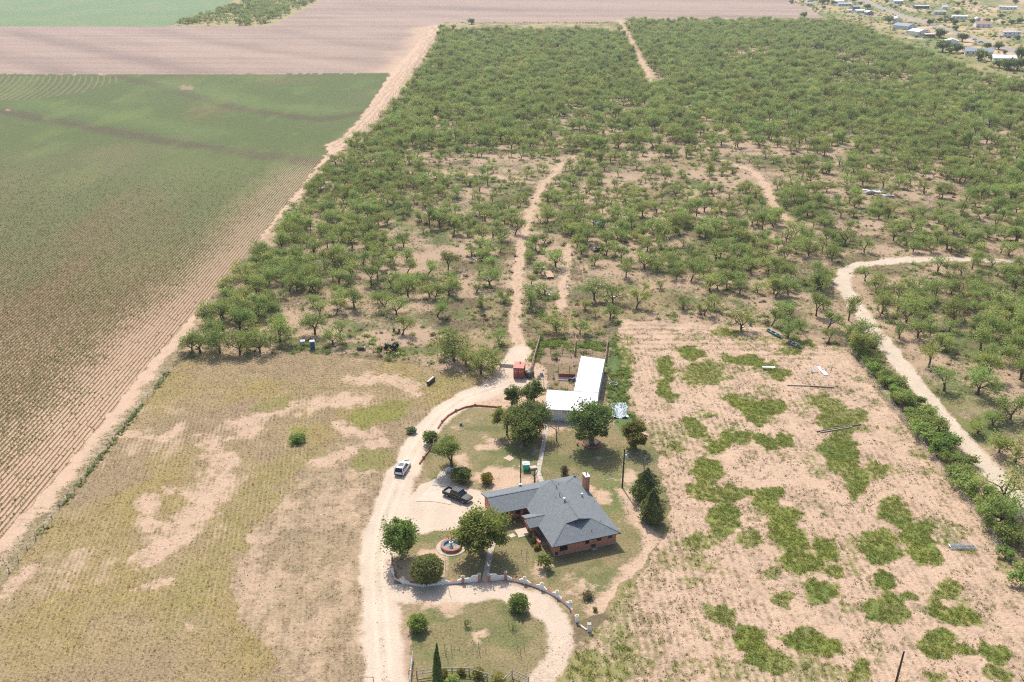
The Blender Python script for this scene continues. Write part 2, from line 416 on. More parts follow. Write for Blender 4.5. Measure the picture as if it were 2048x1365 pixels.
def land(X, Y, full=True):
    """soil colour, plant colour, cover, row phase, row strength, region index for world points"""
    n = X.shape
    far = np.clip(Y / 200, 1, 6)
    wX = X + (fbm(X, Y, 3.0, 5, 2) - .5) * 1.6 * np.minimum(far, 2); wY = Y + (fbm(X, Y, 3.0, 6, 2) - .5) * 2.4 * np.minimum(far, 2)
    px, py = sight(wX, wY)
    f40, f15, f5, f2 = fbm(X, Y, 40, 1, 3), fbm(X, Y, 15, 2, 4), fbm(X, Y, 5, 3, 3), fbm(X, Y, 1.6, 4, 2)
    reg = np.zeros(n, np.int8)
    # scrubland floor
    soil = mix(SOIL, SAND * .93, sst(.40, .62, f15 * .6 + f5 * .4))
    veg = mix(mix(DRY * .85, GREEN, sst(.42, .6, f40 * .5 + fbm(X, Y, 9, 8, 3) * .5)), WEED, sst(.45, .65, fbm(X, Y, 7, 9, 3)))
    cov = np.clip(.48 + (f15 - .5) * 1.9 + (f5 - .5) * .9, .08, .88)
    strip = ((px > 880) & (px < 1236) & (py > 40) & (py < 66))
    soil = np.where(strip[..., None], DRY * 1.2, soil)
    rowp = np.zeros(n); rowa = np.zeros(n)
    # village ground
    k = inside(px, py, P_VILLAGE)
    vs = mix(SAND * .95, DRY * 1.2, sst(.30, .48, fbm(X, Y * .6, 30, 21, 3)))
    soil = np.where(k[..., None], vs, soil)
    veg = np.where(k[..., None], mix(GREEN * 1.4, OLIVE * 1.2, sst(.4, .6, fbm(X, Y, 25, 22, 3))), veg)
    cov = np.where(k, np.clip(.47 + (fbm(X * .7, Y * .35, 22, 23, 4) - .5) * 2.4, 0, .8), cov)
    for a, b_, w_ in [((1742, 33), (1800, 33), 3), ((1826, 58), (1905, 50), 3), ((1800, 73), (1838, 78), 4), ((1880, 68), (1925, 66), 4), ((1925, 90), (1945, 80), 4), ((1985, 104), (2048, 112), 4), ((1905, 58), (1960, 62), 3), ((1960, 95), (1990, 112), 3), ((1700, 14), (1720, 12), 3), ((1990, 160), (2048, 158), 4), ((1900, 14), (1990, 26), 4)]:
        q = dline(X, Y, ats([a, b_])); kk = k & (q < 9); aa = sst(9, 3, q[kk] + (f15[kk] - .5) * 10); soil[kk] = mix(soil[kk], SAND * 1.02, aa); cov[kk] = cov[kk] * (1 - aa) + .06 * aa
    # far pale green field, far scrub
    k = inside(px, py, P_FARGREEN)
    reg[k] = 3; soil[k] = C_(.24, .28, .15); veg[k] = C_(.155, .24, .105); cov[k] = .62 + (f40[k] - .5) * .6
    k = inside(px, py, P_FARSCRUB)
    soil[k] = DRY * 1.25; veg[k] = GREEN * 1.2; cov[k] = .35
    # ploughed field
    k = inside(px, py, P_PLOUGH)
    reg[k] = 2
    st = fbm(X * .06 + Y * .055, Y * .012 - X * .02, 1.9, 41, 3)
    lines = fbm(X * .02, Y, 6.0, 42, 2)
    bd = np.zeros(n)
    for pts, w_, s_ in [([(20, 64), (420, 147)], 15, .8), ([(-200, 66), (140, 148)], 18, .7), ([(165, 60), (420, 95), (760, 147)], 11, -.5), ([(300, 62), (560, 105), (800, 132)], 13, .6), ([(560, 62), (720, 92), (860, 104)], 14, .5), ([(640, 30), (880, 48), (1100, 60)], 16, -.5), ([(700, 8), (1100, 24), (1500, 34)], 22, .6), ([(900, 2), (1300, 10), (1560, 12)], 20, -.4), ([(-100, 110), (60, 149)], 10, -.5)]:
        bd = bd + s_ * np.exp(-((dline(X, Y, ats(pts)) + (f15 - .5) * 10) / w_) ** 2)
    soil[k] = mix(PLOUGH * 1.06, PLOUGHD, np.clip(.30 + bd[k] * .75 + (sst(.40, .70, st)[k] - .5) * .25 + (lines[k] - .5) * .5, 0, 1)); veg[k] = PLOUGHD * 1.02; cov[k] = .22 + (lines[k] - .5) * .7
    ek = k & (px > 600) & (dline(X, Y, W_MTRACK) < 40)
    ea = sst(30, 8, dline(X, Y, W_MTRACK) + (f15 - .5) * 22)[ek]; soil[ek] = mix(soil[ek], SAND * .92, ea); cov[ek] = cov[ek] * (1 - ea) + .12 * ea
    # crop field
    k = inside(px, py, P_CROP)
    reg[k] = 1
    brown = sst(.33, .72, fbm(X * 1.6, Y * .35, 40, 51, 4) * .62 + .42 * sst(260, 700, py))
    cs = mix(CROPS * .62, CROPS * 1.08, sst(380, 900, py) * .6 + .4 * sst(34, 8, dline(X, Y, ats([(655, 305), (480, 530), (322, 700), (205, 846), (73, 1000)]))))
    cv = mix(CROPV, C_(.18, .118, .060), np.clip(brown * .95, 0, 1))
    cc = np.clip(.92 - .27 * sst(330, 900, py) + (fbm(X, Y * .4, 30, 52, 3) - .5) * .7, .1, .98)
    for w in W_CURVEC:
        d = np.exp(-((dline(X, Y, w) + (f15 - .5) * 5) / 6.5) ** 4)
        cv = mix(cv, C_(.10, .08, .045), d * .8); cc = np.clip(cc + d * .3, 0, 1)
    for w in W_CURVEG:
        d = np.exp(-(dline(X, Y, w) / 12.0) ** 2)
        cv = mix(cv, C_(.13, .185, .055), d * (.35 + .5 * f5))
    gp = sst(.58, .72, fbm(X, Y * .4, 20, 53, 4)) * sst(420, 330, py) * .6 + .8 * sst(.60, .72, fbm(X * 1.2, Y * .4, 18, 54, 4)) * sst(640, 480, py)
    cv = mix(cv, C_(.17, .22, .06), np.clip(gp, 0, 1) * .35)
    bare = np.maximum(np.exp(-(((px - 373) / 15) ** 2 + ((py - 176) / 4.5) ** 4)), np.exp(-(((px - 17) / 6) ** 2 + ((py - 219) / 2.5) ** 2)))
    cc = np.where(bare > .4, .03, cc)
    edge = dline(X, Y, ats([(655, 305), (480, 530), (322, 700), (205, 846), (73, 1000), (-10, 1085), (-784, 2000)]))
    cc = np.clip(cc - .62 * sst(26, 3, edge + (f5 - .5) * 12) * sst(300, 360, py), .10, 1)
    rp = X / 1.0 + .04 * np.sin(Y / 40)
    arc = inside(px, py, [(-300, 152), (240, 152), (235, 165), (170, 185), (80, 200), (-300, 205)])
    rp = np.where(arc, (X + .0016 * (Y - 560) ** 2 * np.sign(1)) / 4.2, rp)
    soil[k] = cs[k]; veg[k] = cv[k]; cov[k] = cc[k]; rowp[k] = rp[k]
    rowa[k] = (np.where(arc, .9, 1.25 * sst(640, 260, Y)))[k]
    # margin with its sandy two-track
    k = inside(px, py, P_MARGIN)
    reg[k] = 4
    ed = np.minimum(edge, dline(X, Y, ats([(655, 305), (650, 290), (688, 276), (735, 215), (780, 148)])))
    t = sst(1.8, 5.0, ed + (f5 - .5) * 4) * sst(300, 600, py)
    soil[k] = mix(SAND, C_(.47, .36, .235), t)[k]; veg[k] = mix(WEED, DRY * .95, f15)[k]
    cov[k] = np.clip(.07 + .55 * t + (f2 - .5) * .5, 0, .78)[k]
    # pasture left of the drive
    k = inside(px, py, P_PASTURE)
    reg[k] = 5
    ang = X * .985 + Y * .17
    pz = fbm(X * 1.0, Y * .6, 13, 61, 4) * .55 + fbm(X * 1.2, Y * .6, 4.5, 62, 4) * .45
    lane = np.exp(-(dline(X, Y, ats([(540, 800), (430, 960), (330, 1060), (250, 1120)])) / 6.5) ** 2) * .09 + np.exp(-(dline(X, Y, ats([(700, 880), (640, 960), (560, 1080), (470, 1200), (440, 1365)])) / 8.5) ** 2) * .10 + np.exp(-(dline(X, Y, ats([(700, 760), (560, 800), (500, 830)])) / 7) ** 2) * .08
    nz_ = (fbm(X, Y, 3.2, 66, 4) - .5) * 2 + (fbm(X, Y, .9, 69, 2) - .5) * .9
    def band(pts, w): return sst(1.25, .35, (dline(X, Y, ats(pts)) / w) + nz_ * .95)
    bb_ = np.maximum.reduce([band([(485, 845), (560, 815), (640, 805), (720, 800)], 4.6), band([(420, 880), (455, 930), (430, 985), (390, 1030), (350, 1075), (296, 1115)], 3.9), band([(440, 880), (500, 870)], 2.6), band([(290, 1003), (300, 1050)], 2.2), band([(252, 868), (330, 880), (360, 850)], 1.7), band([(345, 980), (380, 990)], 1.9), band([(270, 1178), (330, 1165)], 1.6), band([(700, 760), (800, 760), (850, 780)], 3.6), band([(690, 850), (760, 880), (640, 930)], 3.2), band([(20, 1190), (60, 1140)], 1.8), band([(500, 1074), (508, 1078)], 1.3), band([(372, 1250), (380, 1254)], 1.2)])
    dryr = inside(px + nz_ * 22, py + nz_ * 14, [(470, 1130), (530, 1030), (600, 960), (690, 880), (770, 900), (745, 1080), (750, 1600), (520, 1600), (560, 1330), (470, 1240)])
    bareness = np.clip(np.maximum(bb_, sst(.60, .74, pz) * .7), 0, 1)
    dd_ = dryr * (.50 + .5 * sst(.40, .62, fbm(X, Y, 5, 67, 4)))
    bareness = np.maximum(bareness, dd_ * .72)
    pv = mix(mix(C_(.33, .245, .13), C_(.315, .24, .095), sst(.45, .66, fbm(X, Y, 14, 63, 3))), C_(.31, .225, .135), sst(.46, .62, fbm(X, Y, 20, 64, 3)))
    pv = mix(pv, C_(.30, .225, .145), np.clip(dryr * .8, 0, 1))
    sw = band([(640, 905), (560, 945), (510, 990), (450, 1075), (400, 1150), (350, 1230)], 4.5)
    pv = mix(pv, C_(.285, .235, .085), sw * .8)
    pb = blobs(px, py, X, Y, PATCHP)
    pv = mix(pv, C_(.215, .22, .05), np.clip(pb, 0, 1) * .85)
    soil[k] = mix(C_(.36, .275, .15), SAND * .95, bareness)[k]; veg[k] = pv[k]
    cov[k] = np.clip(.70 - .46 * bareness + pb * .8 + (f2 - .5) * .55 + (fbm(X * 1.4, Y * .35, 2.2, 68, 3) - .5) * .5, .08, 1)[k]
    rowp[k] = (ang / .85)[k]
    top = sst(800, 735, py)
    d0 = np.hypot(X + 44, (Y - 190) * 1.0)
    rowp = np.where(k & (top > .3), d0 / 1.1, rowp)
    rowa[k] = ((.55 * sst(.35, .65, fbm(X, Y, 12, 65, 2)) + .12) * (1 - .85 * bareness) * (1 - .7 * dryr))[k]
    pbk = ~k & (reg == 0)
    cov[pbk] = np.clip(cov[pbk] + pb[pbk] * .5, 0, .95); veg[pbk] = mix(veg[pbk], GREEN * 1.15, np.clip(pb[pbk], 0, 1) * .8)
    # sandy field right of the house
    k = inside(px, py, P_SANDF)
    reg[k] = 8
    sb = blobs(px, py, X, Y, PATCH)
    low = sst(.55, .68, fbm(X, Y, 6, 81, 4)) * .30
    ol = sst(1420, 1200, px) * sst(1080, 1180, py) * (.30 + .9 * (fbm(X, Y, 6, 83, 3) - .42))
    sb2 = np.maximum(sb, np.maximum(low, ol))
    rows = inside(px, py, [(1240, 640), (1690, 690), (1660, 720), (1240, 700)])
    tan = np.clip(sst(.45, .6, sb) * sst(.9, .7, sb) + .7 * sst(.5, .62, fbm(X, Y, 5, 84, 4)), 0, 1)
    soil[k] = mix(SAND * 1.03, SAND * .92, f5)[k]
    veg[k] = mix(mix(C_(.15, .20, .05), C_(.22, .245, .055), sst(.38, .62, fbm(X, Y, 7, 82, 3))), OLIVE * 1.25, np.maximum(tan * .7, np.clip(ol * 2, 0, 1) * .8))[k]
    veg[k] = mix(C_(.27, .195, .12), veg[k], sst(.12, .42, sb2)[k]); cov[k] = np.clip(.27 + sb2 * .85 + (f2 - .5) * .4 + (f5 - .5) * .3, .03, 1)[k]
    rowp[k] = np.where(rows, Y / 3.2, (X - .0 * Y) / 1.25)[k]; rowa[k] = np.where(rows, .26, .09 + .10 * (f15 > .5))[k]
    # lawns
    k = inside(px, py, P_LAWN) | inside(px, py, P_ISLAND)
    reg[k] = 7
    lz = fbm(X, Y, 6, 91, 4) * .55 + fbm(X, Y, 14, 92, 3) * .45
    lush = np.exp(-(((px - 1235) / 50) ** 2 + ((py - 985) / 50) ** 2)) * .9 + np.exp(-(((px - 1000) / 60) ** 2 + ((py - 900) / 35) ** 2)) * .35
    ls = np.maximum(np.exp(-(dline(X, Y, W_LAWNSAND) / 1.9) ** 2), np.maximum(np.exp(-(((px - 1055) / 34) ** 2 + ((py - 962) / 14) ** 2)) * .8, np.exp(-(((px - 1255) / 12) ** 2 + ((py - 960) / 20) ** 2)) * .9))
    ls = np.maximum(ls, np.exp(-(((px - 975) / 26) ** 2 + ((py - 1000) / 9) ** 2)))
    soil[k] = mix(DRY * .95, SAND * .98, sst(.50, .66, lz + ls * .4))[k]
    lv = mix(mix(C_(.235, .20, .095), C_(.27, .215, .11), sst(.4, .6, fbm(X, Y, 8, 93, 3))), C_(.15, .165, .06), sst(.52, .68, fbm(X, Y, 5, 94, 4)) * .8)
    veg[k] = mix(lv, GREEN * 1.25, np.clip(lush, 0, 1))[k]
    cov[k] = np.clip(.80 + lush * .2 - .9 * sst(.54, .68, lz) - ls * .75 + (f2 - .5) * .2, .04, 1)[k]
    # corral, barn weeds
    k = inside(px, py, P_CORRAL)
    soil[k] = mix(SOIL * .72, SAND * .72, f5)[k]; veg[k] = (DRY * .62); cov[k] = np.clip(.45 + (f5 - .5), .1, .8)[k]
    bb = blobs(px, py, X, Y, PATCHB)
    veg = mix(veg, C_(.10, .165, .05), np.clip(bb, 0, 1) * .9); cov = np.maximum(cov, np.clip(bb * (.35 + .75 * f5), 0, 1))
    k = inside(px, py, P_YARDN)
    soil[k] = SAND; veg[k] = WEED * 1.2; cov[k] = np.clip(.15 + (f2 - .5) * .5, 0, .5)[k]
    # tracks through the scrub
    for w, hw in ((W_TRACKA, 1.35), (W_TRACKB, .8), (W_TRACKC, 1.4), (W_TRACKE, .8), (W_TRACKD, 2.6), (W_TRACKF, 1.5)):
        d = dline(wX, wY, w)
        k = d < hw + 1.4
        rut = np.exp(-((d - .8) / .4) ** 2)
        a = sst(hw + 1.4, hw - .4, d)[k]
        soil[k] = mix(soil[k], SAND * .98, a); cov[k] = cov[k] * (1 - a) + a * np.clip(.34 - .3 * rut + (f2 - .5) * .4, .02, .6)[k]
        reg[d < hw] = 4
    d = dline(wX, wY, W_MTRACK); k = d < 7
    stv = .88 + .16 * np.clip(np.sin(d[k] * 2.1 + 3 * f15[k]) * 1.4, -1, 1); soil[k] = mix(soil[k], SAND * stv[:, None], sst(7, 3, d[k])); cov[k] *= sst(2, 7, d[k]) * .8 + .15
    reg[(d < 6) & (reg != 1)] = 4
    # drive, parking, circle
    d1 = np.minimum(dline(wX, wY, W_DRIVE) - 2.75 - .8 * sst(880, 1000, px) * sst(900, 780, py), dline(wX, wY, W_DRIVE2) - 2.6)
    k2 = inside(px, py, P_PARK); d1 = np.where(k2, -2, d1)
    d2 = dline(wX, wY, W_CIRCLE) - 2.0 + .5 * (f2 - .5)
    dd = np.minimum(d1, d2)
    k = dd < .9
    fade = np.where(d2 < d1, 1 - .25 * sst(1240, 1320, py), 1)
    a = (sst(.9, -.4, dd) * fade)[k]
    dW = dline(X, Y, W_DRIVE); worn = mix(SANDP * .83, SANDP * 1.05, np.clip(fbm(X, Y * .4, 2.2, 95, 3) * .8 + .50 * np.exp(-((dW - .9) / .38) ** 2), 0, 1))
    ctr = np.exp(-(dline(X, Y, W_DRIVE) / .5) ** 2) * .12
    soil[k] = mix(soil[k], worn[k], a); cov[k] = cov[k] * (1 - a) + (.02 + ctr[k]) * a; rowa[k] *= (1 - a)
    reg[(dd < .1)] = 6
    # lane and street
    d = dline(wX, wY, W_LANE); k = d < 2.9
    a = sst(2.8, 1.8, d[k] + (f2[k] - .5) * .5); soil[k] = mix(soil[k], mix(C_(.62, .51, .39), C_(.54, .44, .335), f2[k]), a); cov[k] = cov[k] * (1 - a) + .05 * a
    reg[d < 2.1] = 9
    dv = sst(7, 3, d) * (d > 2.7); veg = mix(veg, OLIVE, dv * .6); cov = np.clip(cov + dv * .15, 0, 1)
    d = dline(X, Y, W_STREET); k = d < 6
    a = sst(5.6, 4.4, d[k]); soil[k] = mix(soil[k], C_(.33, .30, .29), a); cov[k] = cov[k] * (1 - a)
    reg[d < 4.6] = 10
    return soil, veg, cov, rowp, rowa, reg

def ground_material():
    m, N, L = nt_of('earth_and_plants')
    out = N.new('ShaderNodeOutputMaterial'); b = N.new('ShaderNodeBsdfPrincipled')
    b.inputs['Roughness'].default_value = 0.95; b.inputs['Specular IOR Level'].default_value = 0.15
    L.new(b.outputs[0], out.inputs[0])
    def attr(n):
        a = N.new('ShaderNodeAttribute'); a.attribute_name = n; return a
    def math_(op, a, c=None, d=None, clamp=False):
        q = N.new('ShaderNodeMath'); q.operation = op; q.use_clamp = clamp
        for i, w in enumerate((a, c, d)):
            if w is None: continue
            if isinstance(w, (int, float)): q.inputs[i].default_value = w
            else: L.new(w, q.inputs[i])
        return q.outputs[0]
    geo = N.new('ShaderNodeNewGeometry')
    def noise(scale, det, rough=.55):
        q = N.new('ShaderNodeTexNoise'); q.inputs['Scale'].default_value = scale; q.inputs['Detail'].default_value = det; q.inputs['Roughness'].default_value = rough
        L.new(geo.outputs['Position'], q.inputs['Vector']); return q.outputs[0]
    soil, veg, cov, rp, ra = attr('soil'), attr('veg'), attr('cov'), attr('rowp'), attr('rowa')
    nA, nB, nC = noise(1.1, 4, .62), noise(2.6, 3, .65), noise(.28, 3)
    th = math_('ADD', math_('MULTIPLY', math_('SUBTRACT', nA, .5), 1.5), math_('MULTIPLY', math_('SUBTRACT', nB, .5), 1.5))
    wob = math_('MULTIPLY', math_('SUBTRACT', nA, .5), .45)
    row = math_('SINE', math_('MULTIPLY', math_('ADD', rp.outputs['Fac'], wob), 2 * math.pi))
    row = math_('MULTIPLY', row, math_('MULTIPLY', ra.outputs['Fac'], .62))
    s = math_('ADD', math_('ADD', math_('SUBTRACT', cov.outputs['Fac'], .5), th), row)
    fac = math_('MULTIPLY_ADD', s, 2.6, .5, clamp=True)
    # pale / dark clods
    gA = N.new('ShaderNodeMapRange'); gA.inputs[1].default_value = .32; gA.inputs[2].default_value = .68; gA.inputs[3].default_value = .62; gA.inputs[4].default_value = 1.24
    L.new(nB, gA.inputs[0])
    gB = N.new('ShaderNodeMapRange'); gB.inputs[1].default_value = .3; gB.inputs[2].default_value = .7; gB.inputs[3].default_value = .90; gB.inputs[4].default_value = 1.08
    L.new(nC, gB.inputs[0])
    mx = N.new('ShaderNodeMix'); mx.data_type = 'RGBA'
    L.new(fac, mx.inputs[0]); L.new(soil.outputs['Color'], mx.inputs[6]); L.new(veg.outputs['Color'], mx.inputs[7])
    sc = N.new('ShaderNodeVectorMath'); sc.operation = 'SCALE'
    L.new(mx.outputs[2], sc.inputs[0]); L.new(math_('MULTIPLY', gA.outputs[0], gB.outputs[0]), sc.inputs['Scale'])
    L.new(sc.outputs[0], b.inputs['Base Color'])
    rr = N.new('ShaderNodeMapRange'); rr.inputs[1].default_value = .02; rr.inputs[2].default_value = .3; rr.inputs[3].default_value = .35; rr.inputs[4].default_value = 1.0
    L.new(cov.outputs['Fac'], rr.inputs[0])
    gm = N.new('ShaderNodeMix'); gm.inputs[2].default_value = .97
    L.new(rr.outputs[0], gm.inputs[0]); L.new(math_('MULTIPLY', gA.outputs[0], gB.outputs[0]), gm.inputs[3]); L.new(gm.outputs[0], sc.inputs['Scale'])
    bp = N.new('ShaderNodeBump'); bp.inputs['Strength'].default_value = .55; bp.inputs['Distance'].default_value = .16
    h = math_('ADD', math_('MULTIPLY', nB, 1.0), math_('ADD', math_('MULTIPLY', fac, .5), math_('MULTIPLY', row, .6)))
    L.new(h, bp.inputs['Height']); L.new(bp.outputs[0], b.inputs['Normal'])
    return m

def build_ground():
    # a fan of rows and columns: fine near the drone, coarse far away
    ys = [55.0]
    while ys[-1] < 7000:
        y = ys[-1]
        if y < 98: st = 2.0
        elif y < 1500: st = y * y / 93000 * 1.12 + .03
        else: st = y * .06
        ys.append(y + st)
    ys = np.array(ys)
    sx = np.concatenate([np.linspace(-3.2, -.80, 30)[:-1], np.linspace(-.80, .80, 800), np.linspace(.80, 3.2, 30)[1:]])
    Yg, Sg = np.meshgrid(ys, sx, indexing='ij')
    Xg = Sg * (Yg + 15)
    X, Y = Xg.ravel(), Yg.ravel()
    soil, veg, cov, rowp, rowa, reg = land(X, Y)
    nr, nc = len(ys), len(sx)
    idx = np.arange(nr * nc).reshape(nr, nc)
    F = np.stack([idx[:-1, :-1], idx[:-1, 1:], idx[1:, 1:], idx[1:, :-1]], -1).reshape(-1, 4)
    fr = reg[F[:, 0]]
    m = ground_material()
    for r, nm in enumerate(REGN):
        f = F[fr == r]
        if not len(f): continue
        u, inv = np.unique(f, return_inverse=True)
        V = np.stack([X[u], Y[u], np.zeros(len(u))], 1)
        me = raw_mesh(nm, V, inv.reshape(-1, 4), m)
        for an, arr in (('soil', soil), ('veg', veg)):
            a = me.attributes.new(an, 'FLOAT_COLOR', 'POINT')
            c = np.ones((len(u), 4), np.float32); c[:, :3] = arr[u]; a.data.foreach_set('color', c.ravel())
        for an, arr in (('cov', cov), ('rowp', rowp), ('rowa', rowa)):
            a = me.attributes.new(an, 'FLOAT', 'POINT'); a.data.foreach_set('value', arr[u].astype(np.float32))
        o = put(nm, me); tag(o, kind='structure')
    print('ground quads', len(F))
build_ground()

# ------------------------------------------------------------------ plants
M_BARK = lambda: mat('dark_bark', (.085, .065, .05), .95, var=.35, scale=5)
M_BARKP = lambda: mat('pale_bark', (.20, .165, .13), .95, var=.3, scale=5)
M_DEAD = lambda: mat('dead_wood', (.17, .145, .125), .95, var=.3, scale=4)
M_MESQ = lambda: leaf_mat('mesquite_leaves', (.235, .305, .09), (.43, .50, .17), .5, .24)
M_OAK = lambda: leaf_mat('dark_leaves', (.12, .175, .055), (.29, .365, .115), .48, .12)
M_PECAN = lambda: leaf_mat('broad_leaves', (.15, .215, .055), (.37, .445, .13), .5, .12)
M_JUN = lambda: leaf_mat('juniper_needles', (.15, .195, .07), (.32, .36, .125), .45, .12)
M_SHRUB = lambda: leaf_mat('shrub_leaves', (.19, .275, .07), (.39, .49, .14), .5, .25)
M_GRASS = lambda: leaf_mat('grass_blades', (.22, .265, .07), (.42, .45, .13), .5, .35)
M_DRYG = lambda: leaf_mat('dry_grass', (.33, .26, .14), (.48, .39, .22), .4, .2)
M_WEED = lambda: leaf_mat('dark_weeds', (.15, .125, .07), (.27, .22, .12), .4, .3)
M_CROP = lambda: leaf_mat('crop_leaves', (.15, .205, .06), (.29, .30, .10), .45, .25)
M_YEL = lambda: leaf_mat('yellow_leaves', (.26, .24, .05), (.42, .36, .09), .42, .1)

def rnd_dir(r):
    v = r.normal(size=3); return v / np.linalg.norm(v)
class TreeGen:
    def __init__(s, seed):
        s.r = np.random.default_rng(seed); s.b = MB(); s.tips = []; s.mid = []
    def limb(s, p, d, L, rad, depth, spread, up, kids_):
        r = s.r; n = 4; pts = [p]; q = p.copy(); dd = d.copy()
        for i in range(n):
            dd = dd + r.normal(size=3) * .16 + np.array([0, 0, up]) * .12; dd /= np.linalg.norm(dd)
            q = q + dd * L / n; pts.append(q.copy())
        e = .62 if depth > 0 else .25
        s.b.tube(pts, np.linspace(rad, rad * e, n + 1), 5 if depth < 2 else 4, cap=False)
        if depth <= 1: s.mid += pts[2:]
        if depth == 0: s.tips.append(q); return
        for k in range(kids_[0]):
            a = rnd_dir(r); a = a - dd * (a @ dd); a /= np.linalg.norm(a) + 1e-6
            nd = dd + a * spread * r.uniform(.6, 1.25); nd[2] = max(nd[2], -.12); nd /= np.linalg.norm(nd)
            s.limb(q if k else pts[3], nd, L * r.uniform(.62, .92), rad * e * .85, depth - 1, spread, up, kids_[1:] or [2])
def leaf_tris(cent, size, r, upbias=.9, elong=1.7):
    """small leaf-spray quads"""
    n = len(cent)
    nrm = r.normal(size=(n, 3)); nrm[:, 2] += upbias * np.sign(nrm[:, 2] + .4); nrm /= np.linalg.norm(nrm, axis=1, keepdims=True)
    t = np.cross(nrm, r.normal(size=(n, 3))); t /= np.linalg.norm(t, axis=1, keepdims=True) + 1e-9
    b = np.cross(nrm, t)
    sz = size * r.uniform(.6, 1.35, (n, 1))
    V = np.stack([cent - t * sz * elong * .5, cent + b * sz * .5, cent + t * sz * elong * .5, cent - b * sz * .5], 1).reshape(-1, 3)
    return V, np.arange(4 * n).reshape(n, 4)
def tree_meshes(name, seed, H, CR, trunk=1.2, limbs=3, lean=0.0, nleaf=1500, lsize=.26, blob=.85, flat=.55, spread=.8, up=.4, bark=None, leaf=None, levels=3, thick=.19, base_spread=.75, fill=0.0, low=.2):
    """tapered trunk with limbs, and a crown of leaf sprays round the branch ends; scaled to height H and crown radius CR"""
    g = TreeGen(seed); r = g.r
    d0 = np.array([math.sin(lean), .2 * lean, math.cos(lean)]); top = d0 * trunk
    g.b.tube([(0, 0, -.15), tuple(top * .35 + r.normal(size=3) * .03), tuple(top)], [thick * 1.35, thick * 1.05, thick * .95], 7, cap=False)
    a0 = r.uniform(0, 6.28)
    for k in range(limbs):
        a = a0 + 6.283 * k / limbs + r.uniform(-.4, .4)
        d = d0 + np.array([math.cos(a), math.sin(a), 0]) * base_spread * r.uniform(.7, 1.3); d /= np.linalg.norm(d)
        g.limb(top, d, 1.55, thick * .68, levels - 1, spread, up, [2, 2, 2] if levels < 4 else [3, 2, 2])
    tips = np.array(g.tips); mids = np.array(g.mid)
    src = np.concatenate([tips, tips, mids]) if len(mids) else tips
    c = src[r.integers(0, len(src), nleaf)] + r.normal(size=(nleaf, 3)) * np.array([blob, blob, blob * flat]) * .55
    c[:, 2] = np.maximum(c[:, 2], trunk * .55)
    V = np.array(g.b.v)
    # scale to the wanted size
    zt = np.percentile(c[:, 2], 99); rt = np.percentile(np.hypot(c[:, 0], c[:, 1]), 94)
    s = np.array([CR / rt, CR / rt, H / zt])
    V = V * np.array([s[0], s[1], s[2]]); c = c * s
    if fill > 0:
        # leaf clumps over a lumpy rounded crown that reaches well down
        k = r.random(nleaf) < fill
        nb = 30; u = r.normal(size=(nb, 3)); u /= np.linalg.norm(u, axis=1, keepdims=True)
        tb = H * low; ctr = np.array([0, 0, (H + tb) / 2]); ex = np.array([CR, CR, (H - tb) / 2])
        bc = ctr + u * ex * r.uniform(.42, .92, (nb, 1)) + r.normal(size=(1, 3)) * ex * np.array([.08, .08, 0])
        bc[:, :2] *= np.interp(bc[:, 2], [tb, (H + tb) / 2, H], [.85, 1.0, .9])[:, None]
        br = r.uniform(.15, .36, nb) * CR
        j = r.integers(0, nb, nleaf); w_ = r.normal(size=(nleaf, 3)); w_ /= np.linalg.norm(w_, axis=1, keepdims=True)
        c = np.where(k[:, None], bc[j] + w_ * br[j][:, None] * r.uniform(.45, 1.1, (nleaf, 1)) * np.array([1, 1, .75]), c)
    g.b.v = [tuple(q) for q in V]
    tm = g.b.mesh(name + '_trunk', bark or M_BARK())
    LV, LF = leaf_tris(c, lsize, r)
    cm = raw_mesh(name + '_crown', LV, LF, leaf or M_MESQ())
    return tm, cm
def joined(name, tm, cm):
    """trunk and crown in one mesh, for the far-off mass"""
    a = np.array([v.co[:] for v in tm.vertices]); F = []
    for p in tm.polygons: F.append(tuple(p.vertices))
    n = len(a); co = np.zeros(len(cm.vertices) * 3, np.float32); cm.vertices.foreach_get('co', co); co = co.reshape(-1, 3)
    q = np.array([f for f in F if len(f) == 4], np.int32)
    lf = np.arange(len(co)).reshape(-1, 4) + n
    me = raw_mesh(name, np.concatenate([a, co]), np.concatenate([q, lf]), [tm.materials[0], cm.materials[0]], np.concatenate([np.zeros(len(q)), np.ones(len(lf))]))
    return me
def bush_mesh(name, seed, rx, rz, n, lsize, leaf, base=.05, cone=0.0, core=None, lump=.18):
    """leaf shell round a lumpy body standing on the ground; cone > 0 narrows it to a tip"""
    r = np.random.default_rng(seed)
    u = r.normal(size=(n, 3)); u /= np.linalg.norm(u, axis=1, keepdims=True)
    ph = r.uniform(0, 6, 4)
    def shape(u, k):
        lp = 1 + lump * (np.sin(u[:, 0] * 5 + ph[0]) * np.cos(u[:, 1] * 5 + ph[1]) + .6 * np.sin(u[:, 2] * 8 + ph[2] + u[:, 0] * 4) + .4 * np.sin(u[:, 1] * 11 + ph[3]))
        z = (u[:, 2] * .5 + .5)
        w = np.sqrt(np.maximum(1 - u[:, 2] ** 2, 0)) if cone == 0 else np.interp(z, [0, .12, .4, .75, 1], [.55, .92, 1.0 - .2 * cone, .62 - .3 * cone, .03])
        hn = np.hypot(u[:, 0], u[:, 1]) + 1e-6
        return np.stack([u[:, 0] / hn * w * rx * lp * k, u[:, 1] / hn * w * rx * lp * k, base + z * 2 * rz * (1 + .04 * np.sin(5 * u[:, 0]))], 1)
    c = shape(u, r.normal(.93, .10, n))
    V, F = leaf_tris(c, lsize, r, .35)
    me = raw_mesh(name, V, F, leaf)
    return me
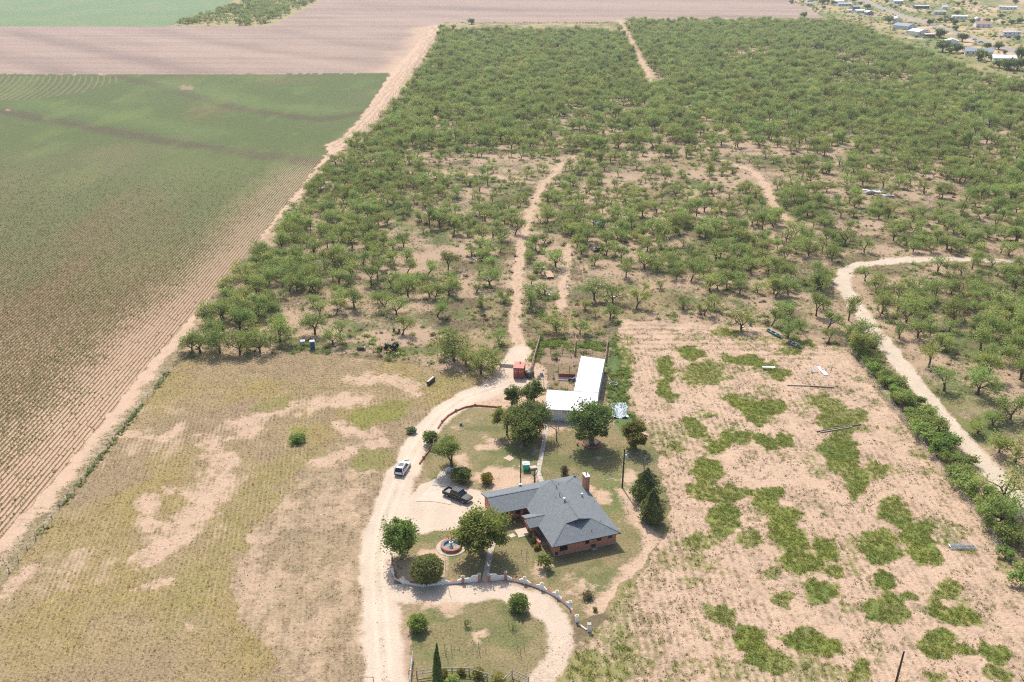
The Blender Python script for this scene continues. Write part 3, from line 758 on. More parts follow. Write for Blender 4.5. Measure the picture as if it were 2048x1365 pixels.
def core_mesh(name, rx, rz, cone, leaf):
    b = MB(); pr = [(.5, 0), (.8, .15), (.78, .4), (.55, .7), (.25, .9), (.02, 1)] if cone else [(.3, 0), (.7, .2), (.78, .5), (.6, .8), (.02, .96)]
    b.lathe([(p[0] * rx, .05 + p[1] * 2 * rz) for p in pr], 9)
    return b.mesh(name, leaf)
def tuft_mesh(name, seed, n, h, w, spread, leaf, lean=.6):
    """blades rising from one root"""
    r = np.random.default_rng(seed); V = []; F = []
    for i in range(n):
        a = r.uniform(0, 6.283); q = r.uniform(0, 1) ** .5 * spread; l = h * r.uniform(.55, 1.15)
        bx, by = math.cos(a) * q, math.sin(a) * q
        tx, ty = bx + math.cos(a + r.normal() * .5) * l * lean * r.uniform(.3, 1), by + math.sin(a + r.normal() * .5) * l * lean * r.uniform(.3, 1)
        t = r.uniform(0, 3.14); dx, dy = math.cos(t) * w / 2, math.sin(t) * w / 2
        k = len(V)
        V += [(bx - dx, by - dy, -.02), (bx + dx, by + dy, -.02), (tx + dx * .35, ty + dy * .35, l * .9), (tx - dx * .35, ty - dy * .35, l)]
        F.append((k, k + 1, k + 2, k + 3))
    return raw_mesh(name, V, F, leaf)
def leafy_mesh(name, seed, n, rx, rz, ls, leaf):
    r = np.random.default_rng(seed)
    c = r.normal(size=(n, 3)) * np.array([rx, rx, rz]) * .5; c[:, 2] = np.abs(c[:, 2]) + .02
    V, F = leaf_tris(c, ls, r, .8, 1.4)
    return raw_mesh(name, V, F, leaf)

# --- scatter by geometry nodes (only for stuff)
def scatter_tree():
    ng = bpy.data.node_groups.new('spread_plants', 'GeometryNodeTree')
    ng.interface.new_socket('Geometry', in_out='INPUT', socket_type='NodeSocketGeometry')
    cs = ng.interface.new_socket('Kinds', in_out='INPUT', socket_type='NodeSocketCollection')
    ng.interface.new_socket('Geometry', in_out='OUTPUT', socket_type='NodeSocketGeometry')
    N, L = ng.nodes, ng.links
    gi, go = N.new('NodeGroupInput'), N.new('NodeGroupOutput')
    ci = N.new('GeometryNodeCollectionInfo'); ci.inputs['Separate Children'].default_value = True; ci.inputs['Reset Children'].default_value = True
    iop = N.new('GeometryNodeInstanceOnPoints'); iop.inputs['Pick Instance'].default_value = True
    def na(n, t):
        q = N.new('GeometryNodeInputNamedAttribute'); q.data_type = t; q.inputs['Name'].default_value = n; return q.outputs['Attribute']
    e2r = N.new('FunctionNodeEulerToRotation')
    L.new(gi.outputs['Geometry'], iop.inputs['Points']); L.new(gi.outputs['Kinds'], ci.inputs['Collection'])
    L.new(ci.outputs[0], iop.inputs['Instance']); L.new(na('pick', 'INT'), iop.inputs['Instance Index'])
    L.new(na('turn', 'FLOAT_VECTOR'), e2r.inputs[0]); L.new(e2r.outputs[0], iop.inputs['Rotation'])
    L.new(na('size', 'FLOAT_VECTOR'), iop.inputs['Scale'])
    L.new(iop.outputs[0], go.inputs[0])
    return ng, cs.identifier
NG, NG_ID = scatter_tree()
def kinds(name, meshes):
    c = bpy.data.collections.new(name)
    for i, me in enumerate(meshes):
        o = bpy.data.objects.new('%s_kind_%02d' % (name, i), me); c.objects.link(o)
    return c
def scatter(name, P, coll, nk, size, label, cat, pick=None, zvar=.25, tilt=.0, kind='stuff'):
    n = len(P)
    V = np.zeros((n, 3), np.float32); V[:, :2] = P[:, :2]
    if P.shape[1] > 2: V[:, 2] = P[:, 2]
    me = bpy.data.meshes.new(name); me.vertices.add(n); me.vertices.foreach_set('co', V.ravel())
    a = me.attributes.new('pick', 'INT', 'POINT'); a.data.foreach_set('value', (RNG.integers(0, nk, n) if pick is None else pick).astype(np.int32))
    a = me.attributes.new('turn', 'FLOAT_VECTOR', 'POINT'); t = np.zeros((n, 3), np.float32); t[:, 2] = RNG.uniform(0, 6.283, n); t[:, :2] = RNG.normal(size=(n, 2)) * tilt; a.data.foreach_set('vector', t.ravel())
    a = me.attributes.new('size', 'FLOAT_VECTOR', 'POINT'); s = np.asarray(size) * np.ones(n); sv = np.stack([s, s, s * RNG.uniform(1 - zvar, 1 + zvar, n)], 1).astype(np.float32); a.data.foreach_set('vector', sv.ravel())
    o = put(name, me)
    md = o.modifiers.new('spread', 'NODES'); md.node_group = NG; md[NG_ID] = coll
    return tag(o, label, cat, kind=kind)

# --- mesquite kinds
MK = []
MK_SPEC = [  # H, crown radius, words
    (5.6, 3.9, dict(trunk=1.1, limbs=3), 'broad'), (6.5, 3.7, dict(trunk=1.3, limbs=3, spread=.7), 'rounded'),
    (5.2, 4.3, dict(trunk=.9, limbs=4, flat=.45, base_spread=1.0), 'flat-topped'), (7.0, 3.4, dict(trunk=1.5, limbs=3, spread=.6, base_spread=.5), 'tall upright'),
    (5.4, 3.7, dict(trunk=1.4, limbs=2, lean=.45, nleaf=1100), 'leaning'), (6.0, 4.2, dict(trunk=.7, limbs=4, nleaf=1700), 'many-stemmed'),
    (4.6, 3.1, dict(trunk=1.0, limbs=3, nleaf=800), 'small sparse'), (6.3, 4.4, dict(trunk=1.2, limbs=4, nleaf=1900, base_spread=.9), 'full-crowned'),
    (5.4, 3.8, dict(trunk=1.2, limbs=3, nleaf=620, levels=3), 'thin bare-limbed'), (4.1, 2.8, dict(trunk=.5, limbs=4, nleaf=900), 'low bushy')]
for i, (h, cr, kw, w) in enumerate(MK_SPEC):
    kw['nleaf'] = int(kw.get('nleaf', 1450) * 1.12); kw.setdefault('flat', .8); kw.setdefault('base_spread', .7); kw['lsize'] = .23; kw.setdefault('blob', 1.0)
    MK.append(tree_meshes('mesquite_%s' % w.replace(' ', '_').replace('-', '_'), 100 + i * 7, h, cr, **kw))
MK_FAR = kinds('far_mesquite', [joined('far_mesquite_mesh', *q) for q in MK])

# --- where the scrub trees stand
P_SCRUB = [(885, 66), (1232, 68), (1243, 44), (1640, 40), (1735, 64), (1850, 114), (1950, 154), (2048, 172), (3600, 345), (3600, 1500), (2400, 1400), (2075, 1060), (1690, 688), (1640, 684), (1540, 640), (1400, 632), (1240, 622), (1228, 655), (1075, 668), (1010, 690), (960, 742), (890, 728), (800, 700), (740, 690), (560, 700), (400, 706), (380, 704), (428, 612), (495, 540), (568, 454), (612, 402), (662, 330), (714, 285), (776, 235), (840, 150)]
HAND = [  # base px, kind, scale: trees that can be told apart at the edge of the scrub
    (908, 722, 7, 1.25), (962, 748, 5, 1.05), (985, 735, 7, .9), (932, 728, 5, .8), (804, 671, 4, .95), (874, 634, 4, .95), (898, 592, 0, .95), (979, 572, 2, 1.05), (964, 616, 6, .85), (1062, 612, 5, 1.05),
    (708, 617, 1, .95), (682, 610, 0, .9), (770, 620, 2, .9), (666, 690, 0, .85), (630, 668, 1, .95), (560, 684, 7, 1.05), (520, 705, 5, 1.0), (480, 708, 7, 1.0), (440, 706, 7, .95), (400, 706, 7, .95), (384, 702, 5, .7),
    (1482, 660, 2, .95), (1543, 652, 4, .8), (1576, 676, 0, .95), (1654, 658, 4, .9), (1697, 642, 3, .95), (1632, 632, 3, 1.0), (1112, 662, 5, .8), (1160, 668, 6, .9), (1225, 606, 2, 1.0), (1272, 618, 4, .95), (1188, 600, 1, .9),
    (1366, 618, 6, .9), (1428, 618, 6, .95), (1812, 645, 2, 1.1), (1798, 678, 6, .9), (1858, 735, 1, .95), (1888, 782, 8, 1.05), (1955, 790, 7, 1.05), (1752, 586, 2, .95), (1690, 488, 2, .95), (1728, 505, 6, 1.0), (1930, 480, 0, .9), (1908, 640, 7, 1.0),
    (1975, 762, 3, 1.0), (2020, 840, 5, 1.05), (1955, 868, 9, .9), (1998, 905, 9, 1.0), (1985, 850, 9, .8), (2030, 925, 5, 1.0), (2040, 760, 7, 1.0), (1960, 700, 1, 1.0), (1870, 600, 1, .95), (2010, 620, 0, 1.0)]
def scrub_points():
    pts = []
    Y0, Y1 = 205.0, 1075.0
    y = Y0
    while y < Y1:
        st = 4.7 if y < 420 else 5.4
        xs = np.arange(-110, y * .60 + 70, st)
        pts.append(np.stack([xs + RNG.uniform(-.46, .46, len(xs)) * st, y + RNG.uniform(-.46, .46, len(xs)) * st], 1)); y += st
    P = np.concatenate(pts)
    X, Y = P[:, 0], P[:, 1]
    px, py = sight(X, Y)
    ok = inside(px, py, P_SCRUB)
    cl = fbm(X, Y, 28, 131, 3)
    left = dline(X, Y, ats([(345, 735), (548, 454), (690, 285), (832, 150)]))
    dens = np.where(py < 300, .93 + (cl - .5) * .8, .58 + (cl - .5) * 1.8)
    dens = np.where((py >= 240) & (py < 300) & (px > 850), .70 + (cl - .5) * 1.2, dens)
    dens = np.where((py > 400) & (py < 570) & (px > 1120) & (px < 1680), np.maximum(dens, .52), dens)
    dens = np.where(left < 22 + 16 * (py < 560), np.maximum(dens, .93), dens)
    dens = np.where((py > 600) & (px > 560) & (px < 1240), dens * .28, dens)
    dens = np.where((py > 560) & (py <= 600) & (px > 860) & (px < 1240), dens * .45, dens)
    dens = np.where((px > 1240) & (py > 590) & (px < 1640), dens * .35, dens)
    dens = np.where((px > 1690) & (py > 560) & (px < 1760), dens * .3, dens)
    dens = np.where((py < 260), np.where(fbm(X, Y * .6, 45, 137, 3) > .68, dens * .3, dens), dens)
    # a few clearings seen from the air
    for cx, cy, rx, ry in [(1340, 340, 90, 26), (1530, 350, 60, 20), (1010, 330, 130, 14), (1210, 350, 90, 14), (1730, 450, 50, 14), (1900, 375, 70, 10), (1180, 555, 60, 22), (1620, 540, 40, 12), (1750, 700, 20, 60), (1330, 600, 60, 14), (860, 520, 40, 16), (950, 470, 26, 22), (700, 640, 60, 20)]:
        dens = np.where(((px - cx) / rx) ** 2 + ((py - cy) / ry) ** 2 < 1, dens * .22, dens)
    ok &= RNG.random(len(X)) < dens
    for w, hw in ((W_TRACKA, 3.0), (W_TRACKB, 2.2), (W_TRACKC, 3.4), (W_TRACKE, 2.2), (W_TRACKD, 4.5), (W_TRACKF, 3.0), (W_LANE, 4.6), (W_MTRACK, 8)):
        ok &= dline(X, Y, w) > hw
    hp = np.array([at(a, b)[:2] for a, b, c, d in HAND])
    P = P[ok]
    dm = np.min(np.hypot(P[:, None, 0] - hp[None, :, 0], P[:, None, 1] - hp[None, :, 1]), 1)
    P = P[dm > 4.6]
    return P
SCRUB = scrub_points()
SP_X, SP_Y = sight(SCRUB[:, 0], SCRUB[:, 1])
SC_N = len(SCRUB)
SC_SIZE = (.52 + .52 * RNG.random(SC_N) ** .8) * np.where(SP_Y < 300, 1.14, .98)
SC_SIZE = np.where((SP_Y > 300) & (SP_Y < 420) & (SP_X > 850) & (SP_X < 1560), SC_SIZE * .78, SC_SIZE)
SC_PICK = RNG.integers(0, len(MK), SC_N)
op = (SP_Y > 300) & (SP_X > 600); SC_PICK[op] = RNG.choice([0, 1, 2, 3, 4, 5, 6, 8, 9, 6, 8, 2], op.sum())
print('scrub trees', SC_N)

# ------------------------------------------------------------------ plant cover (stuff)
K_GRASS = kinds('grass_tuft', [tuft_mesh('grass_tuft_mesh', 300 + i, 18, .30, .085, .26, M_GRASS(), 1.5) for i in range(4)])
K_DRY = kinds('dry_tuft', [tuft_mesh('dry_tuft_mesh', 320 + i, 11, .34, .06, .20, M_DRYG(), .9) for i in range(3)])
K_WEED = kinds('dark_weed', [leafy_mesh('dark_weed_mesh', 340 + i, 12, .17, .16, .11, M_WEED()) for i in range(3)])
K_LOW = kinds('low_bush', [leafy_mesh('low_bush_mesh', 360 + i, 90, .75, .55, .20, M_SHRUB() if i < 3 else M_WEED()) for i in range(4)])
K_CROP = kinds('crop_plant', [leafy_mesh('crop_plant_mesh', 380 + i, 10, .26, .34, .17, M_CROP()) for i in range(4)])
K_LUSH = kinds('lush_weed', [leafy_mesh('lush_weed_mesh', 400 + i, 34, .42, .40, .16, M_SHRUB()) for i in range(3)])
K_YTUFT = kinds('yellow_tuft', [tuft_mesh('yellow_tuft_mesh', 420 + i, 9, .2, .06, .22, leaf_mat('tan_grass', (.28, .22, .10), (.42, .33, .16), .4, .2), .9) for i in range(3)])
def cand(n, x0, x1, y0, y1):
    P = np.stack([RNG.uniform(x0, x1, n), RNG.uniform(y0, y1, n)], 1)
    px, py = sight(P[:, 0], P[:, 1])
    k = (px > -120) & (px < 2170) & (py < 1480)
    return P[k]
def cover_points(n, box, fn):
    P = cand(n, *box)
    s, v, c, rp, ra, reg = land(P[:, 0], P[:, 1])
    p = fn(P, c, reg)
    return P[RNG.random(len(P)) < p], c
def plant_cover():
    Pf = cand(150000, 8, 125, 96, 235)
    s, v, c, rp, ra, reg = land(Pf[:, 0], Pf[:, 1])
    u = RNG.random(len(Pf))
    g = Pf[(reg == 8) & (u < np.where(c > .5, .62 * sst(.42, 1.0, c), np.where(c > .3, .05, .003)))]
    scatter('weed_grass', g, K_GRASS, 4, RNG.uniform(.55, 1.0, len(g)), 'green grass growing in patches over the sandy field', 'grass')
    w = Pf[(reg == 8) & (u > .45) & (u < .45 + np.where(c < .6, .03 + .50 * sst(.42, .68, fbm(Pf[:, 0], Pf[:, 1], 2.6, 201, 4)), .06))]
    scatter('dark_weeds', w, K_WEED, 3, RNG.uniform(.2, .5, len(w)) * np.where(RNG.random(len(w)) < .2, 2.0, 1.0), 'small dark weeds dotted over the bare sandy field', 'weeds')
    Pp = cand(150000, -95, -8, 96, 222)
    s, v, c, rp, ra, reg = land(Pp[:, 0], Pp[:, 1]); u = RNG.random(len(Pp))
    row = .5 + .5 * np.sin(rp * 6.283)
    y = Pp[(reg == 5) & (u < np.where(c > .45, .08 + .30 * row, .03))]
    scatter('mown_grass', y, K_YTUFT, 3, RNG.uniform(.4, .9, len(y)), 'mown yellowish grass in swaths over the left pasture', 'grass')
    w = Pp[((reg == 5) & (u > .9) & (u < .93)) | ((reg == 4) & (u > .8) & (c > .25))]
    scatter('pasture_weeds', w, K_WEED, 3, RNG.uniform(.25, .75, len(w)), 'small brown weeds on the bare patches of the pasture', 'weeds')
    # lawns
    Pl = cand(60000, -25, 38, 98, 185)
    s, v, c, rp, ra, reg = land(Pl[:, 0], Pl[:, 1]); u = RNG.random(len(Pl))
    l = Pl[(reg == 7) & (u < np.where(c > .5, .35, .08))]
    scatter('lawn_grass', l, K_YTUFT, 3, RNG.uniform(.2, .5, len(l)), 'thin dry lawn grass round the house', 'grass')
    l = Pl[((reg == 7) | (reg == 6)) & (c > .04) & (u > .94) & (c < .8)]
    scatter('lawn_weeds', l, K_WEED, 3, RNG.uniform(.2, .55, len(l)), 'small weeds along the drive and in thin spots of the lawn', 'weeds')
    # barn weeds
    b = cand(16000, 4, 36, 168, 232); px, py = sight(b[:, 0], b[:, 1])
    bb = blobs(px, py, b[:, 0], b[:, 1], PATCHB)
    b = b[RNG.random(len(b)) < np.clip(bb, 0, 1) * .62 * sst(.34, .58, fbm(b[:, 0], b[:, 1], 3.5, 241, 3))]
    px, py = sight(b[:, 0], b[:, 1])
    b = b[~inside(b[:, 0], b[:, 1], BARN_POLY)]
    scatter('barn_weeds', b, K_LUSH, 3, RNG.uniform(.4, 1.3, len(b)), 'lush green weeds beside the metal barn and in the corral', 'weeds')
    # scrub floor
    ps = cand(170000, -100, 260, 196, 480)
    s, v, c, rp, ra, reg = land(ps[:, 0], ps[:, 1]); u = RNG.random(len(ps))
    th = np.where(ps[:, 1] < 330, 1.0, .6)
    k = (reg == 0)
    d = ps[k & (u < c * .55 * th)]
    scatter('dry_grass', d, K_DRY, 3, RNG.uniform(.6, 1.5, len(d)), 'dry tufted grass on the scrubland floor', 'grass')
    d = ps[k & (u > .6) & (u < .6 + c * .13 * th)]
    scatter('scrub_weeds', d, K_WEED, 3, RNG.uniform(.7, 2.2, len(d)), 'dark weeds between the mesquite trees', 'weeds')
    gl = fbm(ps[:, 0], ps[:, 1], 16, 211, 3)
    d = ps[k & (u > .9) & (u < .9 + .055 * sst(.45, .62, gl) * th + .006)]
    scatter('undergrowth', d, K_LOW, 4, RNG.uniform(.5, 1.5, len(d)), 'low green undergrowth between the mesquite trees', 'undergrowth')
    ps = cand(26000, -90, 620, 470, 1070)
    px, py = sight(ps[:, 0], ps[:, 1])
    d = ps[inside(px, py, P_SCRUB) & (dline(ps[:, 0], ps[:, 1], W_TRACKD) > 5) & (RNG.random(len(ps)) < .6)]
    scatter('far_undergrowth', d, K_LOW, 4, RNG.uniform(.9, 2.0, len(d)), 'low brush under the far mesquite trees', 'undergrowth')
    # crop rows
    xs = np.arange(-330, -58, 1.0); pts = []
    for x in xs:
        yy = np.arange(140, 430, .36); pts.append(np.stack([np.full(len(yy), x) + RNG.normal(size=len(yy)) * .05, yy + RNG.uniform(-.2, .2, len(yy))], 1))
    P = np.concatenate(pts); px, py = sight(P[:, 0], P[:, 1])
    P = P[(px > -80) & inside(px, py, P_CROP)]
    s, v, c, rp, ra, reg = land(P[:, 0], P[:, 1])
    sel = RNG.random(len(P)) < np.clip(c * 1.2 - .12, .06, .95) * np.interp(P[:, 1], [140, 220, 320, 430], [1, .8, .3, 0])
    P = P[sel & (reg == 1)]
    scatter('crop_rows', P, K_CROP, 4, RNG.uniform(.6, 1.15, len(P)), 'young crop plants standing in long straight rows', 'crop')
    # weeds along the left fence
    fl = ats([(345, 735), (-60, 1243)]); n = 620; t = RNG.random(n)
    q = fl[0] + (fl[1] - fl[0]) * t[:, None] + RNG.normal(size=(n, 2)) * np.array([.45, .4])
    q = q[fbm(q[:, 0], q[:, 1], 7, 221, 2) > .44]
    scatter('fence_weeds', q, K_LOW, 4, RNG.uniform(.18, .55, len(q)), 'green weeds grown up along the left fence', 'weeds')
    # far scrub corner
    q = cand(5000, -420, -150, 1030, 1500); px, py = sight(q[:, 0], q[:, 1])
    den = np.where(fbm(q[:, 0], q[:, 1], 30, 231, 3) > .44, .55, .12)
    q = q[inside(px, py, [(345, 52), (535, 52), (632, 2), (640, -20), (480, -20), (485, 5), (430, 28)]) & (RNG.random(len(q)) < den)]
    scatter('far_brush', q, MK_FAR, len(MK), RNG.uniform(.6, 1.15, len(q)), 'distant brush filling the corner between the ploughed and green fields', 'brush')

# ------------------------------------------------------------------ scrub trees, nearest ones singly
LANDMARKS = [('the blue portable toilet', 625, 698), ('the white tote', 606, 690), ('the old green tractor', 785, 700), ('the red shipping container', 1040, 756), ('the corral corner by the two-track', 1080, 678), ('the corral corner by the sandy field', 1216, 684),
             ('the stack of planks beside the two-track', 1098, 556), ('the pale blue shed roof in the scrub', 1197, 455), ('the black wreck in the scrub', 1196, 505), ('the white lawn chairs', 1096, 590), ('the pale aircraft wreck', 1750, 388), ('the teal trough boat', 1550, 673), ('the grey boat', 1588, 695),
             ('the blue barrel', 1501, 655), ('the lane bend', 1688, 545), ('the rusty bin', 722, 700), ('the far end of the sandy two-track', 1143, 315), ('the fork of the two-track', 1092, 366), ('the field corner at the scrub edge', 350, 715), ('the curved sandy track', 1538, 380), ('the start of the curved sandy track', 1455, 325),
             ('the corner of the sandy field by the lane', 1690, 690), ('the long teal trough', 1560, 680), ('the white pipe junk left of the two-track', 950, 520), ('the right picture edge where the lane leaves', 2040, 522), ('the crop field edge at its notch', 655, 303)]
ORD = ['nearest', 'second nearest', 'third nearest', 'fourth nearest', 'fifth nearest', 'sixth nearest', 'seventh nearest', 'eighth nearest', 'ninth nearest', 'tenth nearest']
def zone(px, py):
    if px > 1690 and py > 520: return 'in the open scrub right of the pale lane'
    if px < 700 + (700 - py) * .2 and px < 860 and py > 400: return 'in the dense belt along the crop field'
    if px < 1040: return 'in the scrub left of the two-track'
    if px < 1450: return 'in the scrub right of the two-track'
    return 'in the scrub above the lane bend'
def plant_scrub():
    pos, pick, size = [], [], []
    for a, b, k, s in HAND:
        q = at(a, b); pos.append(q[:2]); pick.append(k); size.append(s)
    inview = (SP_X > -30) & (SP_X < 2080) & (SP_Y < 1400)
    order = np.argsort(np.where(inview, SCRUB[:, 1], 1e6))
    nn = 292 - len(HAND)
    near, rest = order[:nn], order[nn:]
    for i in near: pos.append(SCRUB[i]); pick.append(SC_PICK[i]); size.append(SC_SIZE[i])
    allp = np.concatenate([np.array(pos), SCRUB[rest]])
    n = len(pos); labels = [None] * n; best = {}
    cands = []
    for li, (nm, a, b) in enumerate(LANDMARKS):
        w = at(a, b); d = np.hypot(allp[:, 0] - w.x, allp[:, 1] - w.y); o = np.argsort(d)
        for r in range(10):
            if o[r] < n: cands.append((r, li, o[r]))
    for r, li, i in sorted(cands):
        if labels[i] is None: labels[i] = '%s mesquite tree, %s to %s' % (MK_SPEC[pick[i]][3], ORD[r], LANDMARKS[li][0])
    # trees with no landmark near: told apart by shape, zone and place in the row from left to right
    rows = {}
    for i in range(n):
        if labels[i] is None: rows.setdefault((zone(*sight(pos[i][0], pos[i][1])), int(pick[i])), []).append((sight(pos[i][0], pos[i][1])[0], i))
    nth = ['leftmost', 'second from left', 'third from left', 'fourth from left', 'fifth from left', 'sixth from left', 'seventh from left', 'eighth from left', 'ninth from left', 'tenth from left', 'eleventh from left', 'twelfth from left', 'thirteenth from left', 'fourteenth from left', 'fifteenth from left', 'sixteenth from left', 'seventeenth from left', 'eighteenth from left', 'nineteenth from left', 'twentieth from left']
    for (z, k), l in rows.items():
        for r, (x_, i) in enumerate(sorted(l)):
            if r < len(nth): labels[i] = '%s mesquite tree %s, %s' % (MK_SPEC[k][3], z, nth[r])
    protos = {}
    for i in range(n):
        k = int(pick[i]); px, py = sight(pos[i][0], pos[i][1])
        z = zone(px, py); g = 'mesquite trees ' + z
        lb = labels[i] or '%s mesquite tree standing %s' % (MK_SPEC[k][3], z)
        if k not in protos:
            t = thing('mesquite_tree', lb, 'tree', (0, 0, 0), 0, g)
            put('trunk', MK[k][0], t); put('crown', MK[k][1], t); protos[k] = t
        else:
            t = copy_tree(protos[k], label=lb, group=g)
        t.location = (pos[i][0], pos[i][1], 0); t.rotation_euler = (0, 0, RNG.uniform(0, 6.28) if k != 4 else RNG.uniform(-.8, .8))
        s = float(size[i]); t.scale = (s * RNG.uniform(.92, 1.08), s * RNG.uniform(.92, 1.08), s * RNG.uniform(.9, 1.12))
    scatter('mesquite_scrub', SCRUB[rest], MK_FAR, len(MK), SC_SIZE[rest], 'green mesquite scrub stretching away to the far fields', 'scrub', pick=SC_PICK[rest], zvar=.15)

# ------------------------------------------------------------------ garden trees and shrubs
def garden_tree(name, label, px, py, H, CR, seed, leaf, bark=None, cat='tree', group=None, **kw):
    q = at(px, py)
    t = thing(name, label, cat, (q.x, q.y, 0), random.uniform(0, 6), group)
    tm, cm = tree_meshes(name + str(seed), seed, H, CR, bark=bark, leaf=leaf, **kw)
    put('trunk', tm, t); put('crown', cm, t)
    return t
def bush(name, label, px, py, rx, rz, n, ls, leaf, seed, cone=0.0, group=None, cat='shrub', lump=.18, stem=True):
    q = at(px, py)
    t = thing(name, label, cat, (q.x, q.y, 0), 0, group)
    b = MB(); b.tube([(0, 0, -.1), (.02, 0, rz * .5), (0, 0, rz * (1.5 if cone else 1.0))], [.11 * rx, .08 * rx, .03], 6); b.build('trunk', M_BARK(), t)
    put('crown', bush_mesh(name + '_crown', seed, rx, rz, n, ls, leaf, cone=cone, lump=lump), t)
    put('inner_foliage', core_mesh(name + '_inner', rx * .82, rz * .95, cone > 0, leaf), t)
    return t
def plant_garden():
    g = garden_tree
    dense = dict(levels=4, flat=.8, fill=.55, thick=.26, nleaf=6500, lsize=.24, low=.08)
    g('oak_tree', 'large dark round oak left of the metal barn, behind the path', 1062, 868, 7.2, 4.5, 501, M_OAK(), trunk=1.6, limbs=4, **dict(dense, lsize=.24, nleaf=9000, blob=1.1))
    g('oak_tree', 'dark bushy tree close behind the big oak, beside the black tank', 1068, 805, 5.6, 2.6, 502, M_OAK(), trunk=.5, limbs=3, **dict(dense, nleaf=4200))
    g('oak_tree', 'narrow dark tree left of the big oak at the drive bend', 1024, 815, 5.4, 1.9, 503, M_OAK(), trunk=.5, limbs=3, **dict(dense, nleaf=3000, spread=.5, base_spread=.45))
    g('pecan_tree', 'light green tree with a visible trunk left of the big oak', 1014, 870, 6.2, 3.0, 504, M_PECAN(), trunk=2.0, limbs=3, levels=4, nleaf=2800, lsize=.26, flat=.7, thick=.22)
    g('pecan_tree', 'round green tree in front of the big oak, left of the path', 1048, 893, 5.6, 3.1, 505, M_PECAN(), trunk=1.0, limbs=4, **dict(dense, nleaf=4600, lsize=.26))
    g('pecan_tree', 'tall dark tree in the brick ring in front of the barn', 1183, 888, 9.2, 4.7, 506, M_OAK(), M_BARKP(), trunk=2.0, limbs=4, **dict(dense, nleaf=11500, lsize=.27, fill=.5, thick=.34, low=.14))
    g('pecan_tree', 'yellowish green tree at the lawn corner behind the utility pole', 1271, 896, 5.8, 2.9, 507, leaf_mat('olive_leaves', (.15, .165, .045), (.36, .36, .10), .45, .1), trunk=1.8, limbs=3, **dict(dense, nleaf=4400, lsize=.28, thick=.22))
    g('mesquite_tree', 'feathery light green tree beside the drive above the pickup', 903, 940, 6.6, 4.3, 508, M_MESQ(), trunk=1.9, limbs=3, levels=4, nleaf=5600, lsize=.20, flat=.75, thick=.24)
    g('oak_tree', 'small dark tree on the brick edging at the drive', 861, 888, 3.0, 1.7, 509, M_OAK(), trunk=.3, limbs=3, **dict(dense, nleaf=1800, lsize=.24, thick=.14))
    g('pecan_tree', 'open crowned tree at the front yard corner by the drive', 805, 1118, 8.0, 3.2, 510, M_PECAN(), M_BARKP(), trunk=.8, limbs=4, levels=4, nleaf=8000, lsize=.23, flat=1.1, thick=.2, spread=.75, base_spread=.6, fill=.55, low=.06)
    g('pecan_tree', 'large leafy pecan in the front yard between fountain and house', 963, 1108, 8.7, 4.4, 511, M_PECAN(), M_BARKP(), trunk=1.5, limbs=4, **dict(dense, nleaf=15000, lsize=.24, fill=.6, thick=.36, low=.08))
    g('fruit_tree', 'small round tree at the front left corner of the house', 1091, 1134, 2.5, 1.45, 512, M_SHRUB(), trunk=.7, limbs=3, **dict(dense, nleaf=1500, lsize=.17, thick=.09))
    # leafless ones
    for nm, lb, px, py, sd, H, CR, lim, lv, dens in [('dead_tree', 'bare dead tree on the lawn below the barn', 1113, 882, 520, 4.6, 2.2, 3, 3, 0), ('dead_tree', 'grey dead bush behind the two junipers', 1288, 938, 521, 4.6, 2.7, 7, 4, 1)]:
        tg = TreeGen(sd); q = at(px, py); t = thing(nm, lb, 'tree', (q.x, q.y, 0))
        tr = 1.5 if not dens else .3
        tg.b.tube([(0, 0, -.1), (.05, 0, tr * .5), (0, 0, tr)], [.16, .13, .11], 6)
        for k in range(lim):
            a = 6.283 * k / lim + .5; d = np.array([math.cos(a) * (.6 if not dens else .55), math.sin(a) * .6, 1.0]); d /= np.linalg.norm(d)
            tg.limb(np.array([0, 0, tr]), d, 1.5 if not dens else 1.3, .09 if not dens else .06, lv - 1, .6, .1, [2, 2, 2])
        V = np.array(tg.b.v); sx = CR / np.percentile(np.hypot(V[:, 0], V[:, 1]), 98); sz = H / V[:, 2].max()
        tg.b.v = [tuple(v) for v in V * np.array([sx, sx, sz])]
        tg.b.build('branches', mat('grey_twigs', (.30, .27, .25), .95, var=.25) if dens else mat('charred_wood', (.12, .10, .085), .95, var=.3), t)
    b = MB(); b.tube([(0, 0, -.1), (.05, 0, 1.2), (-.1, .1, 2.1), (.2, .1, 2.9)], [.2, .17, .14, .05], 7); b.tube([(0, 0, 1.6), (.5, .1, 2.3), (.6, .2, 2.9)], [.1, .07, .03], 6); b.tube([(0, 0, 1.2), (-.5, .1, 1.9)], [.09, .04], 6)
    q = at(1069, 966); t = thing('dead_snag', 'bare forked trunk stump behind the house, beside the path', 'tree', (q.x, q.y, 0)); b.build('trunk', M_DEAD(), t)
    # shrubs
    bush('juniper_tree', 'back juniper of the pair right of the house', 1291, 1000, 2.5, 3.4, 4600, .24, M_JUN(), 530, cone=.35, cat='tree', lump=.34)
    bush('juniper_tree', 'front juniper of the pair right of the house', 1302, 1042, 2.05, 3.3, 4300, .23, M_JUN(), 531, cone=.5, cat='tree', lump=.28)
    bush('cypress_tree', 'tall thin pointed cypress by the ranch rail fence', 877, 1396, .78, 4.7, 3600, .17, M_JUN(), 532, cone=.35, cat='tree', lump=.05)
    bush('round_shrub', 'big clipped round shrub inside the white wall', 855, 1162, 2.55, 2.3, 5600, .2, M_JUN(), 533, lump=.1)
    bush('round_shrub', 'dark round shrub under the feathery tree, beside the propane tank', 922, 962, 1.75, 1.3, 2600, .2, M_OAK(), 534, lump=.25)
